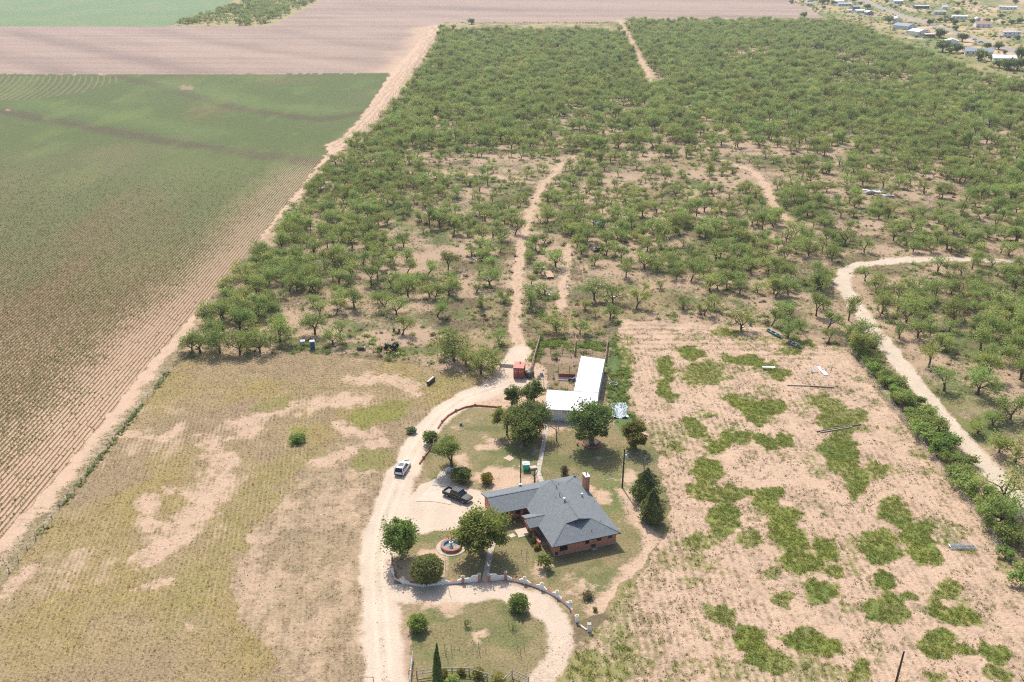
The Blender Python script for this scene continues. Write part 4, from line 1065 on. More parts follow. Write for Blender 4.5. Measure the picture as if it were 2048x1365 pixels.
    bush('yellow_shrub', 'yellowish bush on the back lawn left of the turquoise box', 974, 966, 1.1, 1.05, 1300, .17, M_YEL(), 535, lump=.2)
    bush('thin_shrub', 'thin brown-green bush on the lawn behind the house', 1129, 948, .75, .85, 420, .16, M_WEED(), 536, lump=.3)
    bush('round_shrub', 'round green bush on the circle lawn by the drive', 836, 1258, 1.35, 1.25, 1900, .19, M_SHRUB(), 537, lump=.24)
    bush('round_shrub', 'round green bush on the far right of the circle lawn', 1038, 1219, 1.4, 1.3, 1900, .19, M_SHRUB(), 538, lump=.26)
    bush('thin_shrub', 'brownish dry bush on the lawn by the garden hose', 1175, 1196, .95, .55, 420, .15, M_WEED(), 539, lump=.3)
    bush('yellow_shrub', 'tiny yellow-green plant right of the curved white wall', 1190, 1222, .35, .3, 160, .14, M_YEL(), 540)
    bush('round_shrub', 'dense green weed clump alone in the left pasture', 596, 884, 1.5, .8, 900, .22, M_SHRUB(), 541, lump=.35)
    bush('round_shrub', 'low green bush beside the drive left of the brick edging', 823, 866, .95, .6, 600, .2, leaf_mat('bluish_leaves', (.15, .20, .11), (.26, .33, .17), .4, .1), 542, lump=.3)
    for i, (px, py, r_, l_) in enumerate([(886, 1352, .65, 'first yellow-green plant right of the cypress inside the rail fence'), (922, 1348, .6, 'second plant right of the cypress inside the rail fence'), (957, 1352, .8, 'third plant right of the cypress inside the rail fence'), (997, 1367, .95, 'rightmost plant inside the rail fence by its corner'), (906, 1369, .95, 'dark plant at the foot of the rail fence beside the cypress')]):
        bush('garden_plant', l_, px, py, r_, r_ * .75, 420, .15, M_YEL() if i != 4 else M_SHRUB(), 545 + i, group='plants along the rail fence', lump=.25)
    for i, (px, py, r_) in enumerate([(1068, 1085, .55), (1073, 1098, .5), (1064, 1072, .6)]):
        bush('porch_plant', ['yellow-green plant in the middle of the porch bed', 'plant at the front end of the porch bed', 'plant at the back end of the porch bed'][i], px, py, r_, r_ * .8, 320, .15, M_YEL() if i < 2 else M_SHRUB(), 555 + i, group='plants in the porch bed', lump=.25)
    # hedge of wild shrubs behind the right fence
    hk = [tree_meshes('hedge_shrub_%d' % i, 560 + i, [2.9, 3.3, 2.4, 3.7][i], [2.0, 2.2, 1.8, 2.4][i], trunk=.4, limbs=5, nleaf=900, lsize=.23, levels=3, flat=.9, thick=.09, leaf=[M_SHRUB(), M_MESQ(), M_SHRUB(), M_MESQ()][i], spread=.7, base_spread=.7) for i in range(4)]
    fl = ats([(1690, 690), (2048, 1165)]); L = np.linalg.norm(fl[1] - fl[0]); protos = {}
    n = 0; s = 0.0
    words = ['thicket shrub', 'tall thicket shrub', 'low thicket shrub', 'big thicket shrub']
    spots = []
    while s < L * .90:
        p = fl[0] + (fl[1] - fl[0]) * (s / L)
        wid = 1.5 + 4.5 * np.interp(s / L, [0, .3, .55, .8, 1], [.45, .75, .95, .8, .35])
        for k in range(3):
            x = p[0] + 1.2 + RNG.uniform(0, wid) if k else p[0] + 1.3 + RNG.uniform(0, 1.2)
            if RNG.random() < .86: spots.append((x, p[1] + RNG.uniform(-.8, .8), s))
        s += 2.1
    cnt = {}; oth = ['farthest', 'second farthest', 'third farthest', 'fourth farthest', 'fifth farthest', 'sixth farthest', 'seventh farthest', 'eighth farthest', 'ninth farthest', 'tenth farthest', 'eleventh farthest', 'twelfth farthest', 'thirteenth farthest', 'fourteenth farthest', 'fifteenth farthest', 'sixteenth farthest', 'seventeenth farthest', 'eighteenth farthest', 'nineteenth farthest', 'twentieth farthest']
    spots.sort(key=lambda q: -q[1])
    for x, y, s in spots:
        k = int(RNG.integers(0, 4)); n += 1
        zone_ = ['far third', 'middle third', 'near third'][min(2, int(s / L / .9 * 3))]
        lb = '%s in the %s of the hedge between fence and lane' % (words[k], zone_); gr = 'wild hedge along the right fence'
        cnt[lb] = cnt.get(lb, 0) + 1; lb = '%s %s' % (oth[min(19, cnt[lb] - 1)], lb)
        if k not in protos:
            t = thing('hedge_shrub', lb, 'shrub', (x, y, 0), 0, gr); put('trunk', hk[k][0], t); put('crown', hk[k][1], t); protos[k] = t
        else: t = copy_tree(protos[k], (x, y, 0), None, lb, gr)
        t.rotation_euler = (0, 0, RNG.uniform(0, 6.28)); q = RNG.uniform(.5, 1.1); t.scale = (q * RNG.uniform(.85, 1.25), q * RNG.uniform(.85, 1.25), q * RNG.uniform(.75, 1.15))
    for px, py, k, s, lb in [(2008, 1010, 8, 1.35, 'dark half-bare mesquite overhanging the near end of the lane'), (2000, 1052, 7, 1.0, 'dense mesquite at the near end of the hedge'), (1748, 700, 1, .72, 'small round mesquite between hedge and lane near the bend')]:
        q = at(px, py); t = thing('mesquite_tree', lb, 'tree', (q.x, q.y, 0), 1.0, 'mesquite trees by the lane'); put('trunk', MK[k][0], t); put('crown', MK[k][1], t); t.scale = (s, s, s)
    for px, py, s, lb in [(2010, 1118, .75, 'light green shrub right of the stacked gate panels'), (2040, 1175, 1.0, 'yellow-green shrub at the right picture edge'), (2046, 1150, .8, 'green shrub behind the yellow-green one at the right edge')]:
        q = at(px, py); t = thing('hedge_shrub', lb, 'shrub', (q.x, q.y, 0), 1.0); put('trunk', hk[0][0], t); put('crown', hk[0][1], t); t.scale = (s, s, s)

# ------------------------------------------------------------------ shared finishes
BRICK = lambda: mat('red_brick', (.60, .205, .12), .9, kind='brick', scale=2.0, bump=.4)
CONC = lambda: mat('worn_concrete', (.46, .40, .33), .92, var=.18, scale=1.6, bump=.2)
CONC2 = lambda: mat('dusty_concrete', (.58, .48, .38), .92, var=.10, scale=.8, bump=.15)
WHITEP = lambda: mat('white_paint', (.84, .83, .80), .7, var=.10, scale=2.5)
WHITEM = lambda: mat('white_sheet_metal', (.80, .80, .79), .5, var=.05, scale=1.0)
GALV = lambda: mat('galvanised_steel', (.50, .52, .54), .45, .55, var=.15, scale=4)
RUST = lambda: mat('rusty_steel', (.24, .105, .07), .85, var=.35, scale=4)
RUSTP = lambda: mat('rusty_pink_pipe', (.40, .24, .18), .85, var=.3, scale=3)
WOODP = lambda: mat('dark_pole_wood', (.075, .05, .04), .95, var=.35, scale=6)
WOODW = lambda: mat('weathered_wood', (.36, .31, .27), .95, var=.25, scale=5)
PLANK = lambda: mat('bare_planks', (.52, .36, .22), .9, var=.25, scale=5)
BLACKP = lambda: mat('black_plastic', (.025, .025, .028), .5, var=.2)
GLASS = lambda: mat('dark_glass', (.015, .018, .022), .08, var=.1, spec=.6)
RUBBER = lambda: mat('tyre_rubber', (.022, .021, .02), .9, var=.2)
CHROME = lambda: mat('bright_metal', (.62, .62, .63), .25, .9, var=.05)
SHING = lambda: mat('grey_shingles', (.158, .178, .188), .88, kind='shingle', scale=1.3, var=.08, bump=.35)
WIREM = lambda: mat('wire', (.30, .29, .28), .6, .5)

# ------------------------------------------------------------------ brick house
HX, HY, HRZ = 6.842, 133.756, R(19.24)
def house():
    t = thing('brick_house', 'red brick ranch house with dark grey shingle hip roof and side wing', 'house', (HX, HY, 0), HRZ)
    w = MB()
    def wall(a0, b0, a1, b1, z1=2.56, z0=0.0, th=.22):
        w.bar((a0, b0, (z0 + z1) / 2), (a1, b1, (z0 + z1) / 2), th, z1 - z0)
    def wbox(a0, a1, b0, b1, z0, z1): w.box(((a0 + a1) / 2, (b0 + b1) / 2, (z0 + z1) / 2), (a1 - a0, b1 - b0, z1 - z0))
    # south wall pierced by four windows
    wins = [(1.75, 3.25, .75, 2.15), (6.55, 7.3, 1.15, 2.05), (8.75, 9.6, 1.25, 2.1), (10.85, 11.65, 1.3, 2.1)]
    x = .8
    for a0, a1, z0, z1 in wins:
        wbox(x, a0, .9, 1.12, 0, 2.6); wbox(a0, a1, .9, 1.12, 0, z0); wbox(a0, a1, .9, 1.12, z1, 2.6); x = a1
    wbox(x, 12.4, .9, 1.12, 0, 2.6)
    wbox(12.18, 12.4, 1.12, 19.3, 0, 2.55)
    wbox(-5.9, 12.18, 19.1, 19.32, 0, 2.55)
    wbox(.8, 1.02, 1.12, 4.4, 0, 2.6)
    wbox(1.6, 1.82, 4.4, 13.9, 0, 2.6); wbox(1.02, 1.6, 4.18, 4.4, 0, 2.6)
    wbox(-5.68, 1.6, 13.9, 14.12, 0, 2.6)
    wbox(-5.9, -5.68, 13.2, 19.1, 0, 2.55)
    w.slab([(-5.72, 13.2, 2.55), (-5.72, 19.3, 2.55), (-5.72, 16.37, 3.6)], .02)
    w.add([(-5.9, 13.0, 2.5), (-5.9, 19.6, 2.5), (-5.9, 16.37, 3.68), (-5.7, 13.0, 2.5), (-5.7, 19.6, 2.5), (-5.7, 16.37, 3.68)], [(0, 2, 1), (3, 4, 5), (0, 3, 5, 2), (1, 2, 5, 4), (0, 1, 4, 3)])
    w.build('wall', BRICK(), t)
    f = MB(); f.box((6.6, 1.0, -.02), (11.9, .5, .2)); f.build('footing', CONC(), t)
    # roof
    k = .34
    r = MB(); th = .13
    Zg, Zr = 2.6 + 3.95 * k, 2.6 + 6.45 * k
    W0 = 12.65; Zw = 2.6 + 3.72 * k
    r.slab([(0, 0, 2.6), (3.95, 3.95, Zg), (6.45, 3.45, Zr), (6.45, 16.75, Zr), (3.72, 16.37, Zw), (0, W0, 2.6)][::-1], th)
    r.slab([(12.9, 0, 2.6), (12.9, 20.09, 2.6), (9.18, 16.37, Zw), (6.45, 16.75, Zr), (6.45, 3.45, Zr), (8.95, 3.95, Zg)], th)
    r.slab([(0, 0, 2.6), (12.9, 0, 2.6), (8.95, 3.95, Zg), (3.95, 3.95, Zg)], th)
    r.slab([(-6.36, W0, 2.6), (0, W0, 2.6), (3.72, 16.37, Zw), (-6.36, 16.37, Zw)], th)
    r.slab([(12.9, 20.09, 2.6), (-6.36, 20.09, 2.6), (-6.36, 16.37, Zw), (9.18, 16.37, Zw)], th)
    # porch roof
    pz = 2.6 + 2.08 * k
    r.slab([(-1.75, 6.55, 2.58), (.25, 6.55, 2.58), (2.0, 8.63, pz), (-1.75, 8.63, pz)], th)
    r.slab([(.25, 10.71, 2.58), (-1.75, 10.71, 2.58), (-1.75, 8.63, pz), (2.0, 8.63, pz)], th)
    ro = r.build('roof', SHING(), t)
    for y, zz, s in ((3.97, Zg, 0), (16.3, Zw, .1)):
        g = MB(); g.add([(4.1 - s, y, zz), (8.8 + s, y, zz), (6.45, y, Zr - .12), (4.1 - s, y + .03, zz), (8.8 + s, y + .03, zz), (6.45, y + .03, Zr - .12)], [(0, 1, 2), (3, 5, 4), (0, 3, 4, 1), (1, 4, 5, 2), (2, 5, 3, 0)])
        g.build('gablet_panel', mat('dark_siding', (.10, .10, .11), .85), ro)
    c = MB()
    def cap(p, q): c.bar(Vector(p) + Vector((0, 0, .02)), Vector(q) + Vector((0, 0, -.005)), .26, .035)
    cap((0, 0, 2.6), (3.95, 3.95, Zg)); cap((12.9, 0, 2.6), (8.95, 3.95, Zg)); cap((6.45, 3.45, Zr), (6.45, 16.75, Zr)); cap((-6.36, 16.37, Zw), (3.6, 16.37, Zw)); cap((12.9, 20.09, 2.6), (9.18, 16.37, Zw)); cap((-1.75, 8.63, pz), (1.9, 8.63, pz))
    c.build('ridge_cap', mat('ridge_shingles', (.148, .168, .178), .9, kind='shingle', scale=2.0, var=.1), ro)
    # fascia
    fa = MB()
    for p, q in [((0, 0), (12.9, 0)), ((12.9, 0), (12.9, 20.09)), ((12.9, 20.09), (-6.36, 20.09)), ((-6.36, W0), (0, W0)), ((0, W0), (0, 10.8)), ((0, 6.5), (0, 0)), ((-1.75, 6.55), (0, 6.55)), ((-1.75, 10.71), (0, 10.71))]:
        fa.bar((p[0], p[1], 2.50), (q[0], q[1], 2.50), .035, .15)
    fa.bar((-6.38, W0, 2.5), (-6.38, 16.37, Zw - .1), .035, .15); fa.bar((-6.38, 20.09, 2.5), (-6.38, 16.37, Zw - .1), .035, .15)
    fa.bar((-1.77, 6.55, 2.5), (-1.77, 8.63, pz - .1), .035, .15); fa.bar((-1.77, 10.71, 2.5), (-1.77, 8.63, pz - .1), .035, .15)
    fa.build('fascia', mat('dark_trim', (.06, .065, .07), .6), t)
    for i, (a, b, rad, h, m) in enumerate([(6.3, 14.0, .05, .55, 'd'), (5.9, 11.4, .06, .7, 'd'), (5.2, 11.5, .05, .35, 'd'), (6.1, 9.6, .13, .55, 'w'), (10.5, 11.75, .14, .5, 'w'), (7.2, 15.2, .05, .3, 'd'), (6.6, 8.8, .04, .25, 'd'), (10.4, 3.2, .04, .3, 'd'), (5.7, 2.97, .05, .3, 'd'), (7.95, 1.5, .06, .3, 'd'), (12.2, 10.0, .04, .25, 'd')]):
        z = 2.6 + k * min(a, 12.9 - a, b if b < 3.9 else 99)
        p = MB(); p.tube([(0, 0, -.1), (0, 0, h)], rad, 8)
        if m == 'w': p.lathe([(rad * 1.7, h - .02), (rad * 1.7, h + .1), (.02, h + .16)], 8)
        p.build('vent_pipe', GALV() if m == 'w' else mat('dark_vent', (.05, .05, .055), .6), ro, (a, b, z))
    # windows
    for i, (a0, a1, z0, z1) in enumerate(wins):
        fr = MB(); ac, zc = (a0 + a1) / 2, (z0 + z1) / 2
        for s in (a0 + .03, a1 - .03): fr.box((s, 1.0, zc), (.06, .1, z1 - z0))
        for s in (z0 + .03, z1 - .03): fr.box((ac, 1.0, s), (a1 - a0 - .12, .1, .06))
        fr.box((ac, 1.0, zc), (.04, .08, z1 - z0 - .12))
        fo = fr.build('window', mat('bronze_frame', (.045, .035, .03), .5), t)
        pa = MB(); pa.box((ac, 1.02, zc), (a1 - a0 - .1, .02, z1 - z0 - .1)); pa.build('pane', GLASS() if i < 3 else mat('green_blind_glass', (.012, .10, .06), .2), fo)
        si = MB(); si.box((ac, .86, z0 - .05), (a1 - a0 + .16, .12, .08)); si.build('sill', BRICK(), fo)
    def win(a0, b0, a1, b1, z0, z1, nrm):
        d = MB(); c0 = ((a0 + a1) / 2 + nrm[0] * .01, (b0 + b1) / 2 + nrm[1] * .01, (z0 + z1) / 2); L_ = math.hypot(a1 - a0, b1 - b0)
        an = math.atan2(b1 - b0, a1 - a0)
        d.box(c0, (L_ + .12, .06, z1 - z0 + .12), an); fo = d.build('window', WHITEP(), t)
        p = MB(); p.box((c0[0] + nrm[0] * .03, c0[1] + nrm[1] * .03, c0[2]), (L_, .03, z1 - z0), an); p.build('pane', GLASS(), fo)
    win(1.6, 5.2, 1.6, 6.8, .6, 2.1, (-1, 0)); win(1.6, 10.3, 1.6, 12.0, .7, 2.1, (-1, 0)); win(-4.6, 13.9, -3.2, 13.9, .8, 2.1, (0, -1)); win(-1.8, 13.9, -.4, 13.9, .8, 2.1, (0, -1))
    for b in (4, 8, 12): win(12.4, b, 12.4, b + 1.5, .8, 2.1, (1, 0))
    d = MB(); d.box((1.585, 8.8, 1.05), (.06, 1.0, 2.05)); do = d.build('door', mat('brown_door', (.12, .06, .035), .5), t)
    h = MB(); h.tube([(1.53, 9.2, 1.0), (1.47, 9.2, 1.0)], .035, 6); h.build('handle', CHROME(), do)
    # porch: floor, low walls, pillars, planter
    p = MB(); p.box((.45, 8.75, .06), (2.25, 8.9, .16)); p.build('porch_floor', mat('porch_concrete', (.42, .31, .25), .9), t)
    for b0, b1 in ((4.45, 7.75), (9.75, 13.1)):
        p = MB(); p.box((-.72, (b0 + b1) / 2, .47), (.34, b1 - b0, .94)); pw = p.build('porch_wall', BRICK(), t)
        p = MB(); p.box((-.72, (b0 + b1) / 2, .975), (.42, b1 - b0, .07)); p.build('coping', mat('brick_coping', (.45, .16, .09), .9, kind='brick'), pw)
    for b, z in ((4.2, 1.15), (7.85, 2.5), (9.65, 2.5), (13.3, 2.45)):
        p = MB(); p.box((-.72, b, z / 2), (.46, .46, z)); p.build('brick_pillar', BRICK(), t)
    p = MB(); p.lathe([(.14, 0), (.2, .3), (.17, .32), (.02, .3)], 10); p.build('flower_pot', mat('pot_clay', (.05, .04, .035), .8), t, (-.72, 6.2, 1.01))
    # chimney
    c = MB(); c.box((12.75, 15.2, 2.72), (.84, 1.5, 5.44)); ch = c.build('chimney', BRICK(), t)
    c = MB(); c.box((12.75, 15.2, 5.50), (.96, 1.62, .12)); c.build('cap', WHITEP(), ch)
    c = MB(); c.tube([(12.75, 15.2, 5.5), (12.75, 15.2, 5.95)], .11, 8); c.lathe([(.18, 5.93), (.18, 5.98), (.02, 6.08)], 8, (12.75, 15.2, 0)); c.build('flue', BLACKP(), ch)
    # crawl vent, step
    c = MB(); c.box((8.1, .84, .42), (.8, .12, .7)); c.build('hatch', mat('dark_brown_metal', (.06, .05, .04), .7), t)
    c = MB(); c.box((8.15, .45, .09), (1.0, .55, .18)); c.build('step', CONC(), t)
    c = MB(); c.box((1.2, .82, .5), (.5, .1, .6)); c.build('meter_box', mat('dark_brown_metal', (.06, .05, .04), .7), t)
    # dish and mast on the roof edge
    c = MB(); c.tube([(12.3, 19.7, 2.6), (12.3, 19.7, 3.25)], .035, 6); di = c.build('dish_mast', GALV(), t)
    c = MB(); c.lathe([(.02, 0), (.22, .03), (.38, .1), (.37, .12), (.2, .05), (.02, .02)], 12); o = c.build('satellite_dish', GALV(), di, (12.3, 19.6, 3.3)); o.rotation_euler = (R(70), 0, R(-150))
    c = MB(); c.box((1.3, 19.75, 2.85), (.5, .35, .6)); c.tube([(1.3, 19.75, 2.7), (1.3, 19.75, 4.3)], .05, 6); c.build('meter_mast', GALV(), t)

# ------------------------------------------------------------------ metal barn
BARN_POLY = [(7.2, 183.5), (18.3, 182.2), (19.4, 190.3), (22.5, 208.2), (16.8, 210.2), (13.9, 191.1), (7.9, 191.9)]
def barn():
    t = thing('metal_barn', 'L-shaped white metal barn with flat sheet roof beside the corral', 'barn', (7.2, 183.5, 0))
    o = np.array([7.2, 183.5])
    lo = [tuple(np.array(p) - o) for p in BARN_POLY]
    zt = [2.75, 2.75, 3.2, 3.2, 3.2, 3.2, 3.2]
    ins = lambda p: p
    w = MB(); n = len(lo); rb = MB()
    wm = mat('ribbed_wall_metal', (.80, .84, .87), .55, .1, var=.08, scale=1.2)
    for i in range(n):
        a, b = lo[i], lo[(i + 1) % n]; za, zb = zt[i], zt[(i + 1) % n]
        d = Vector((b[0] - a[0], b[1] - a[1], 0)); L_ = d.length; d.normalize(); nr = Vector((-d.y, d.x, 0)) * .12
        A, B = Vector((a[0], a[1], 0)) + nr, Vector((b[0], b[1], 0)) + nr
        w.add([A, B, (B.x, B.y, zb), (A.x, A.y, za)], [(0, 1, 2, 3)])
        s = .3
        while s < L_ - .2:
            q = A + d * s; z = za + (zb - za) * s / L_
            rb.bar((q.x - nr.x * .2, q.y - nr.y * .2, 0), (q.x - nr.x * .2, q.y - nr.y * .2, z), .05); s += .6
    wo = w.build('wall', wm, t); rb.build('rib', mat('rib_metal', (.60, .64, .68), .55, .1), wo)
    def P(q0, q1, q2, q3, z0, z1, z2, z3, u, v):
        A = Vector((*q0, z0)).lerp(Vector((*q1, z1)), u); B = Vector((*q3, z3)).lerp(Vector((*q2, z2)), u); return A.lerp(B, v)
    pan = []
    qa = (lo[0], lo[1], lo[2], lo[6]); za = (2.8, 2.8, 3.3, 3.3)
    qb = (lo[5], lo[2], lo[3], lo[4]); zb = (3.3, 3.3, 3.28, 3.28)
    for (q, z, nu, nv) in ((qa, za, 7, 1), (qb, zb, 1, 7)):
        for i in range(nu):
            for j in range(nv):
                e = .004
                c = [P(*q, *z, (i + a * 1.0) / nu, (j + b * 1.0) / nv) for a, b in ((e, e), (1 - e, e), (1 - e, 1 - e), (e, 1 - e))]
                k = MB(); dz = random.uniform(0, .012)
                k.slab([(p.x, p.y, p.z + .06 + dz) for p in c], .03)
                # standing seams
                if nu > 1:
                    for s in (0.02, .34, .67): k.bar(c[0].lerp(c[1], s) + Vector((0, 0, .09)), c[3].lerp(c[2], s) + Vector((0, 0, .09)), .04, .05)
                else:
                    for s in (0.02,): k.bar(c[0].lerp(c[3], s) + Vector((0, 0, .09)), c[1].lerp(c[2], s) + Vector((0, 0, .09)), .04, .05)
                k.build('roof_panel', mat('roof_sheet_%d' % (len(pan) % 3), [(.70, .70, .69), (.64, .65, .65), (.72, .72, .71)][len(pan) % 3], .45, .0, var=.06, scale=.7), t); pan.append(1)
    fa = MB(); fa.bar((lo[0][0], lo[0][1] - .06, 2.78), (lo[1][0], lo[1][1] - .06, 2.78), .06, .14); fa.build('fascia', mat('grey_trim', (.42, .45, .47), .5), t)
    cu = bpy.data.curves.new('lettering', 'FONT'); cu.body = 'T.F.M.'; cu.size = .62; cu.extrude = .015; cu.materials.append(mat('dark_red_letters', (.13, .03, .03), .6))
    cu.space_character = 1.15
    tmp = bpy.data.objects.new('lettering_curve', cu); COL.objects.link(tmp); me = bpy.data.meshes.new_from_object(tmp.evaluated_get(bpy.context.evaluated_depsgraph_get())); COL.objects.unlink(tmp); bpy.data.objects.remove(tmp)
    if not len(me.materials): me.materials.append(mat('dark_red_letters', (.13, .03, .03), .6))
    l = put('lettering', me, t)
    d = Vector((lo[1][0] - lo[0][0], lo[1][1] - lo[0][1], 0)).normalized()
    p = Vector((lo[0][0], lo[0][1], 2.12)) + d * 3.85; l.location = (p.x, p.y - .06, p.z); l.rotation_euler = (math.pi / 2, 0, math.atan2(d.y, d.x))
    s = MB(); s.prism([(-.1, -2.4), (11.1, -3.6), (11.2, -1.3), (0, -.05)], 0, .12); s.build('porch_slab', mat('stained_concrete', (.33, .27, .23), .9, var=.2), t)
    dm = MB(); dm.box((1.0, -.02, 1.05), (.95, .06, 2.05), math.atan2(d.y, d.x)); dm.build('door', mat('pale_door', (.5, .52, .55), .5), t)

# ------------------------------------------------------------------ garden wall, gate, fountain, flagpole
PILLARS = [(785, 1146, 'w'), (807, 1168, 'w'), (846, 1173, 'w'), (886, 1169, 'w'), (926, 1166, 'b'), (959, 1163, 'b'), (978, 1162, 'b'), (1011, 1159, 'b'), (1049, 1167, 'w'), (1083, 1179, 'w'), (1114, 1195, 'w'), (1140, 1216, 'w'), (1154, 1244, 'w')]
def wall_run(t, pts, pil, tall=False):
    """wall along pts; rises to each pillar position in pil"""
    pts = [Vector((p[0], p[1], 0)) for p in pts]
    S = []; L_ = 0
    for a, b in zip(pts[:-1], pts[1:]):
        n = max(2, int((b - a).length / .18))
        for i in range(n): S.append(a.lerp(b, i / n))
    S.append(pts[-1])
    prof = []
    for i, p in enumerate(S):
        d = (S[min(i + 1, len(S) - 1)] - S[max(i - 1, 0)]).normalized(); nr = Vector((-d.y, d.x, 0)) * .11
        m = min((p - q).length for q in pil) if pil else 9
        if tall: u = i / (len(S) - 1); u = u if tall == 1 else 1 - u; h = .88 + .42 * float(sst(.42, .62, np.array(u)))
        else: h = .42 + .40 * float(sst(1.3, .35, np.array(m)))
        prof.append((p, nr, h))
    w = MB(); c = MB()
    V, F = [], []
    for p, nr, h in prof:
        V += [p - nr, p + nr, p + nr + Vector((0, 0, h)), p - nr + Vector((0, 0, h))]
    n = len(prof)
    for i in range(n - 1):
        a, b = i * 4, i * 4 + 4
        F += [(a, b, b + 3, a + 3), (a + 1, a + 2, b + 2, b + 1), (a + 3, b + 3, b + 2, a + 2)]
    F += [(0, 3, 2, 1), (n * 4 - 4, n * 4 - 3, n * 4 - 2, n * 4 - 1)]
    w.add(V, F); wo = w.build('white_panel', WHITEP(), t)
    if not tall:
        for i in range(0, n - 1):
            p, nr, h = prof[i]; q, nr2, h2 = prof[i + 1]
            if h > .50: continue
            c.bar(p + Vector((0, 0, h + .025)), p.lerp(q, .86) + Vector((0, 0, h + (h2 - h) * .86 + .025)), .25, .05)
        c.build('brick_coping', mat('coping_brick', (.42, .13, .075), .9, var=.25, scale=6), wo)
def garden_wall():
    P = [(at(a, b), k) for a, b, k in PILLARS]
    start = at(784, 1112)
    t = thing('garden_wall', 'low white garden wall with brick coping and pillars curving round the front yard', 'wall', (0, 0, 0))
    def run(pts, pil): wall_run(t, pts, pil)
    run([start, P[0][0]], [P[0][0], start])
    for i in range(0, 4):
        a, b = P[i][0], P[i + 1][0]
        mid = a.lerp(b, .5)
        if i == 0: mid = at(791, 1159)
        run([a, mid, b], [a, b])
    wall_run(t, [P[4][0], P[5][0]], [], 1); wall_run(t, [P[6][0], P[7][0]], [], 2)
    for i in range(7, 12):
        run([P[i][0], P[i + 1][0]], [P[i][0], P[i + 1][0]])
    for i, (p, k) in enumerate(P):
        h = 1.15 if k == 'w' else (1.45 if i in (5, 7) else 1.15)
        if i in (4, 5, 6, 7): h = 1.42 if i in (5, 7) else 1.25
        b = MB(); b.box((p.x, p.y, h / 2), (.44, .44, h)); po = b.build('pillar', WHITEP() if k == 'w' else BRICK(), t)
        b = MB(); b.box((p.x, p.y, h + .05), (.56, .56, .1)); b.box((p.x, p.y, h + .16), (.4, .4, .12), top=.5); b.build('pillar_cap', CONC2() if k == 'w' else CONC(), po)
    e = at(1178, 1262); t = thing('gate_post', 'lone white post past the end of the curved garden wall', 'post', (e.x, e.y, 0))
    b = MB(); b.box((0, 0, .65), (.5, .5, 1.3)); b.build('post', WHITEP(), t); b = MB(); b.box((0, 0, 1.35), (.6, .6, .1)); b.build('cap', CONC(), t)
    a = at(1157, 1249) - e
    b = MB(); b.bar((a.x, a.y, .08), (-.35, .1, .10), .3, .12); tag(b.build('fallen_beam', CONC2(), None, (e.x, e.y, 0)), 'pale concrete beam lying between wall end and lone post', 'beam')
    # low brick edging along the drive
    for pts, lb in [([(1000, 816), (975, 814), (950, 812), (930, 816), (912, 823), (896, 833), (884, 845), (876, 858)], 'low brick edging along the drive bend on the north lawn'), ([(862, 893), (856, 905), (847, 917), (839, 929)], 'low brick edging between the drive and the feathery tree')]:
        t = thing('brick_edging', lb, 'edging', (0, 0, 0))
        W = [at(*p) for p in pts]
        for a, b in zip(W[:-1], W[1:]):
            d = b - a; n = max(1, int(d.length / .42))
            for i in range(n):
                p, q = a.lerp(b, (i + .04) / n), a.lerp(b, (i + .94) / n)
                k = MB(); hz = random.uniform(.30, .37); k.bar((p.x, p.y, hz / 2), (q.x, q.y, hz / 2), .24, hz); k.build('brick', mat('edging_brick', (.40, .15, .09), .9, var=.25, scale=3), t)
        for p in W[::2]:
            k = MB(); k.box((p.x, p.y, .3), (.42, .42, .6)); k.build('pier', BRICK(), t)
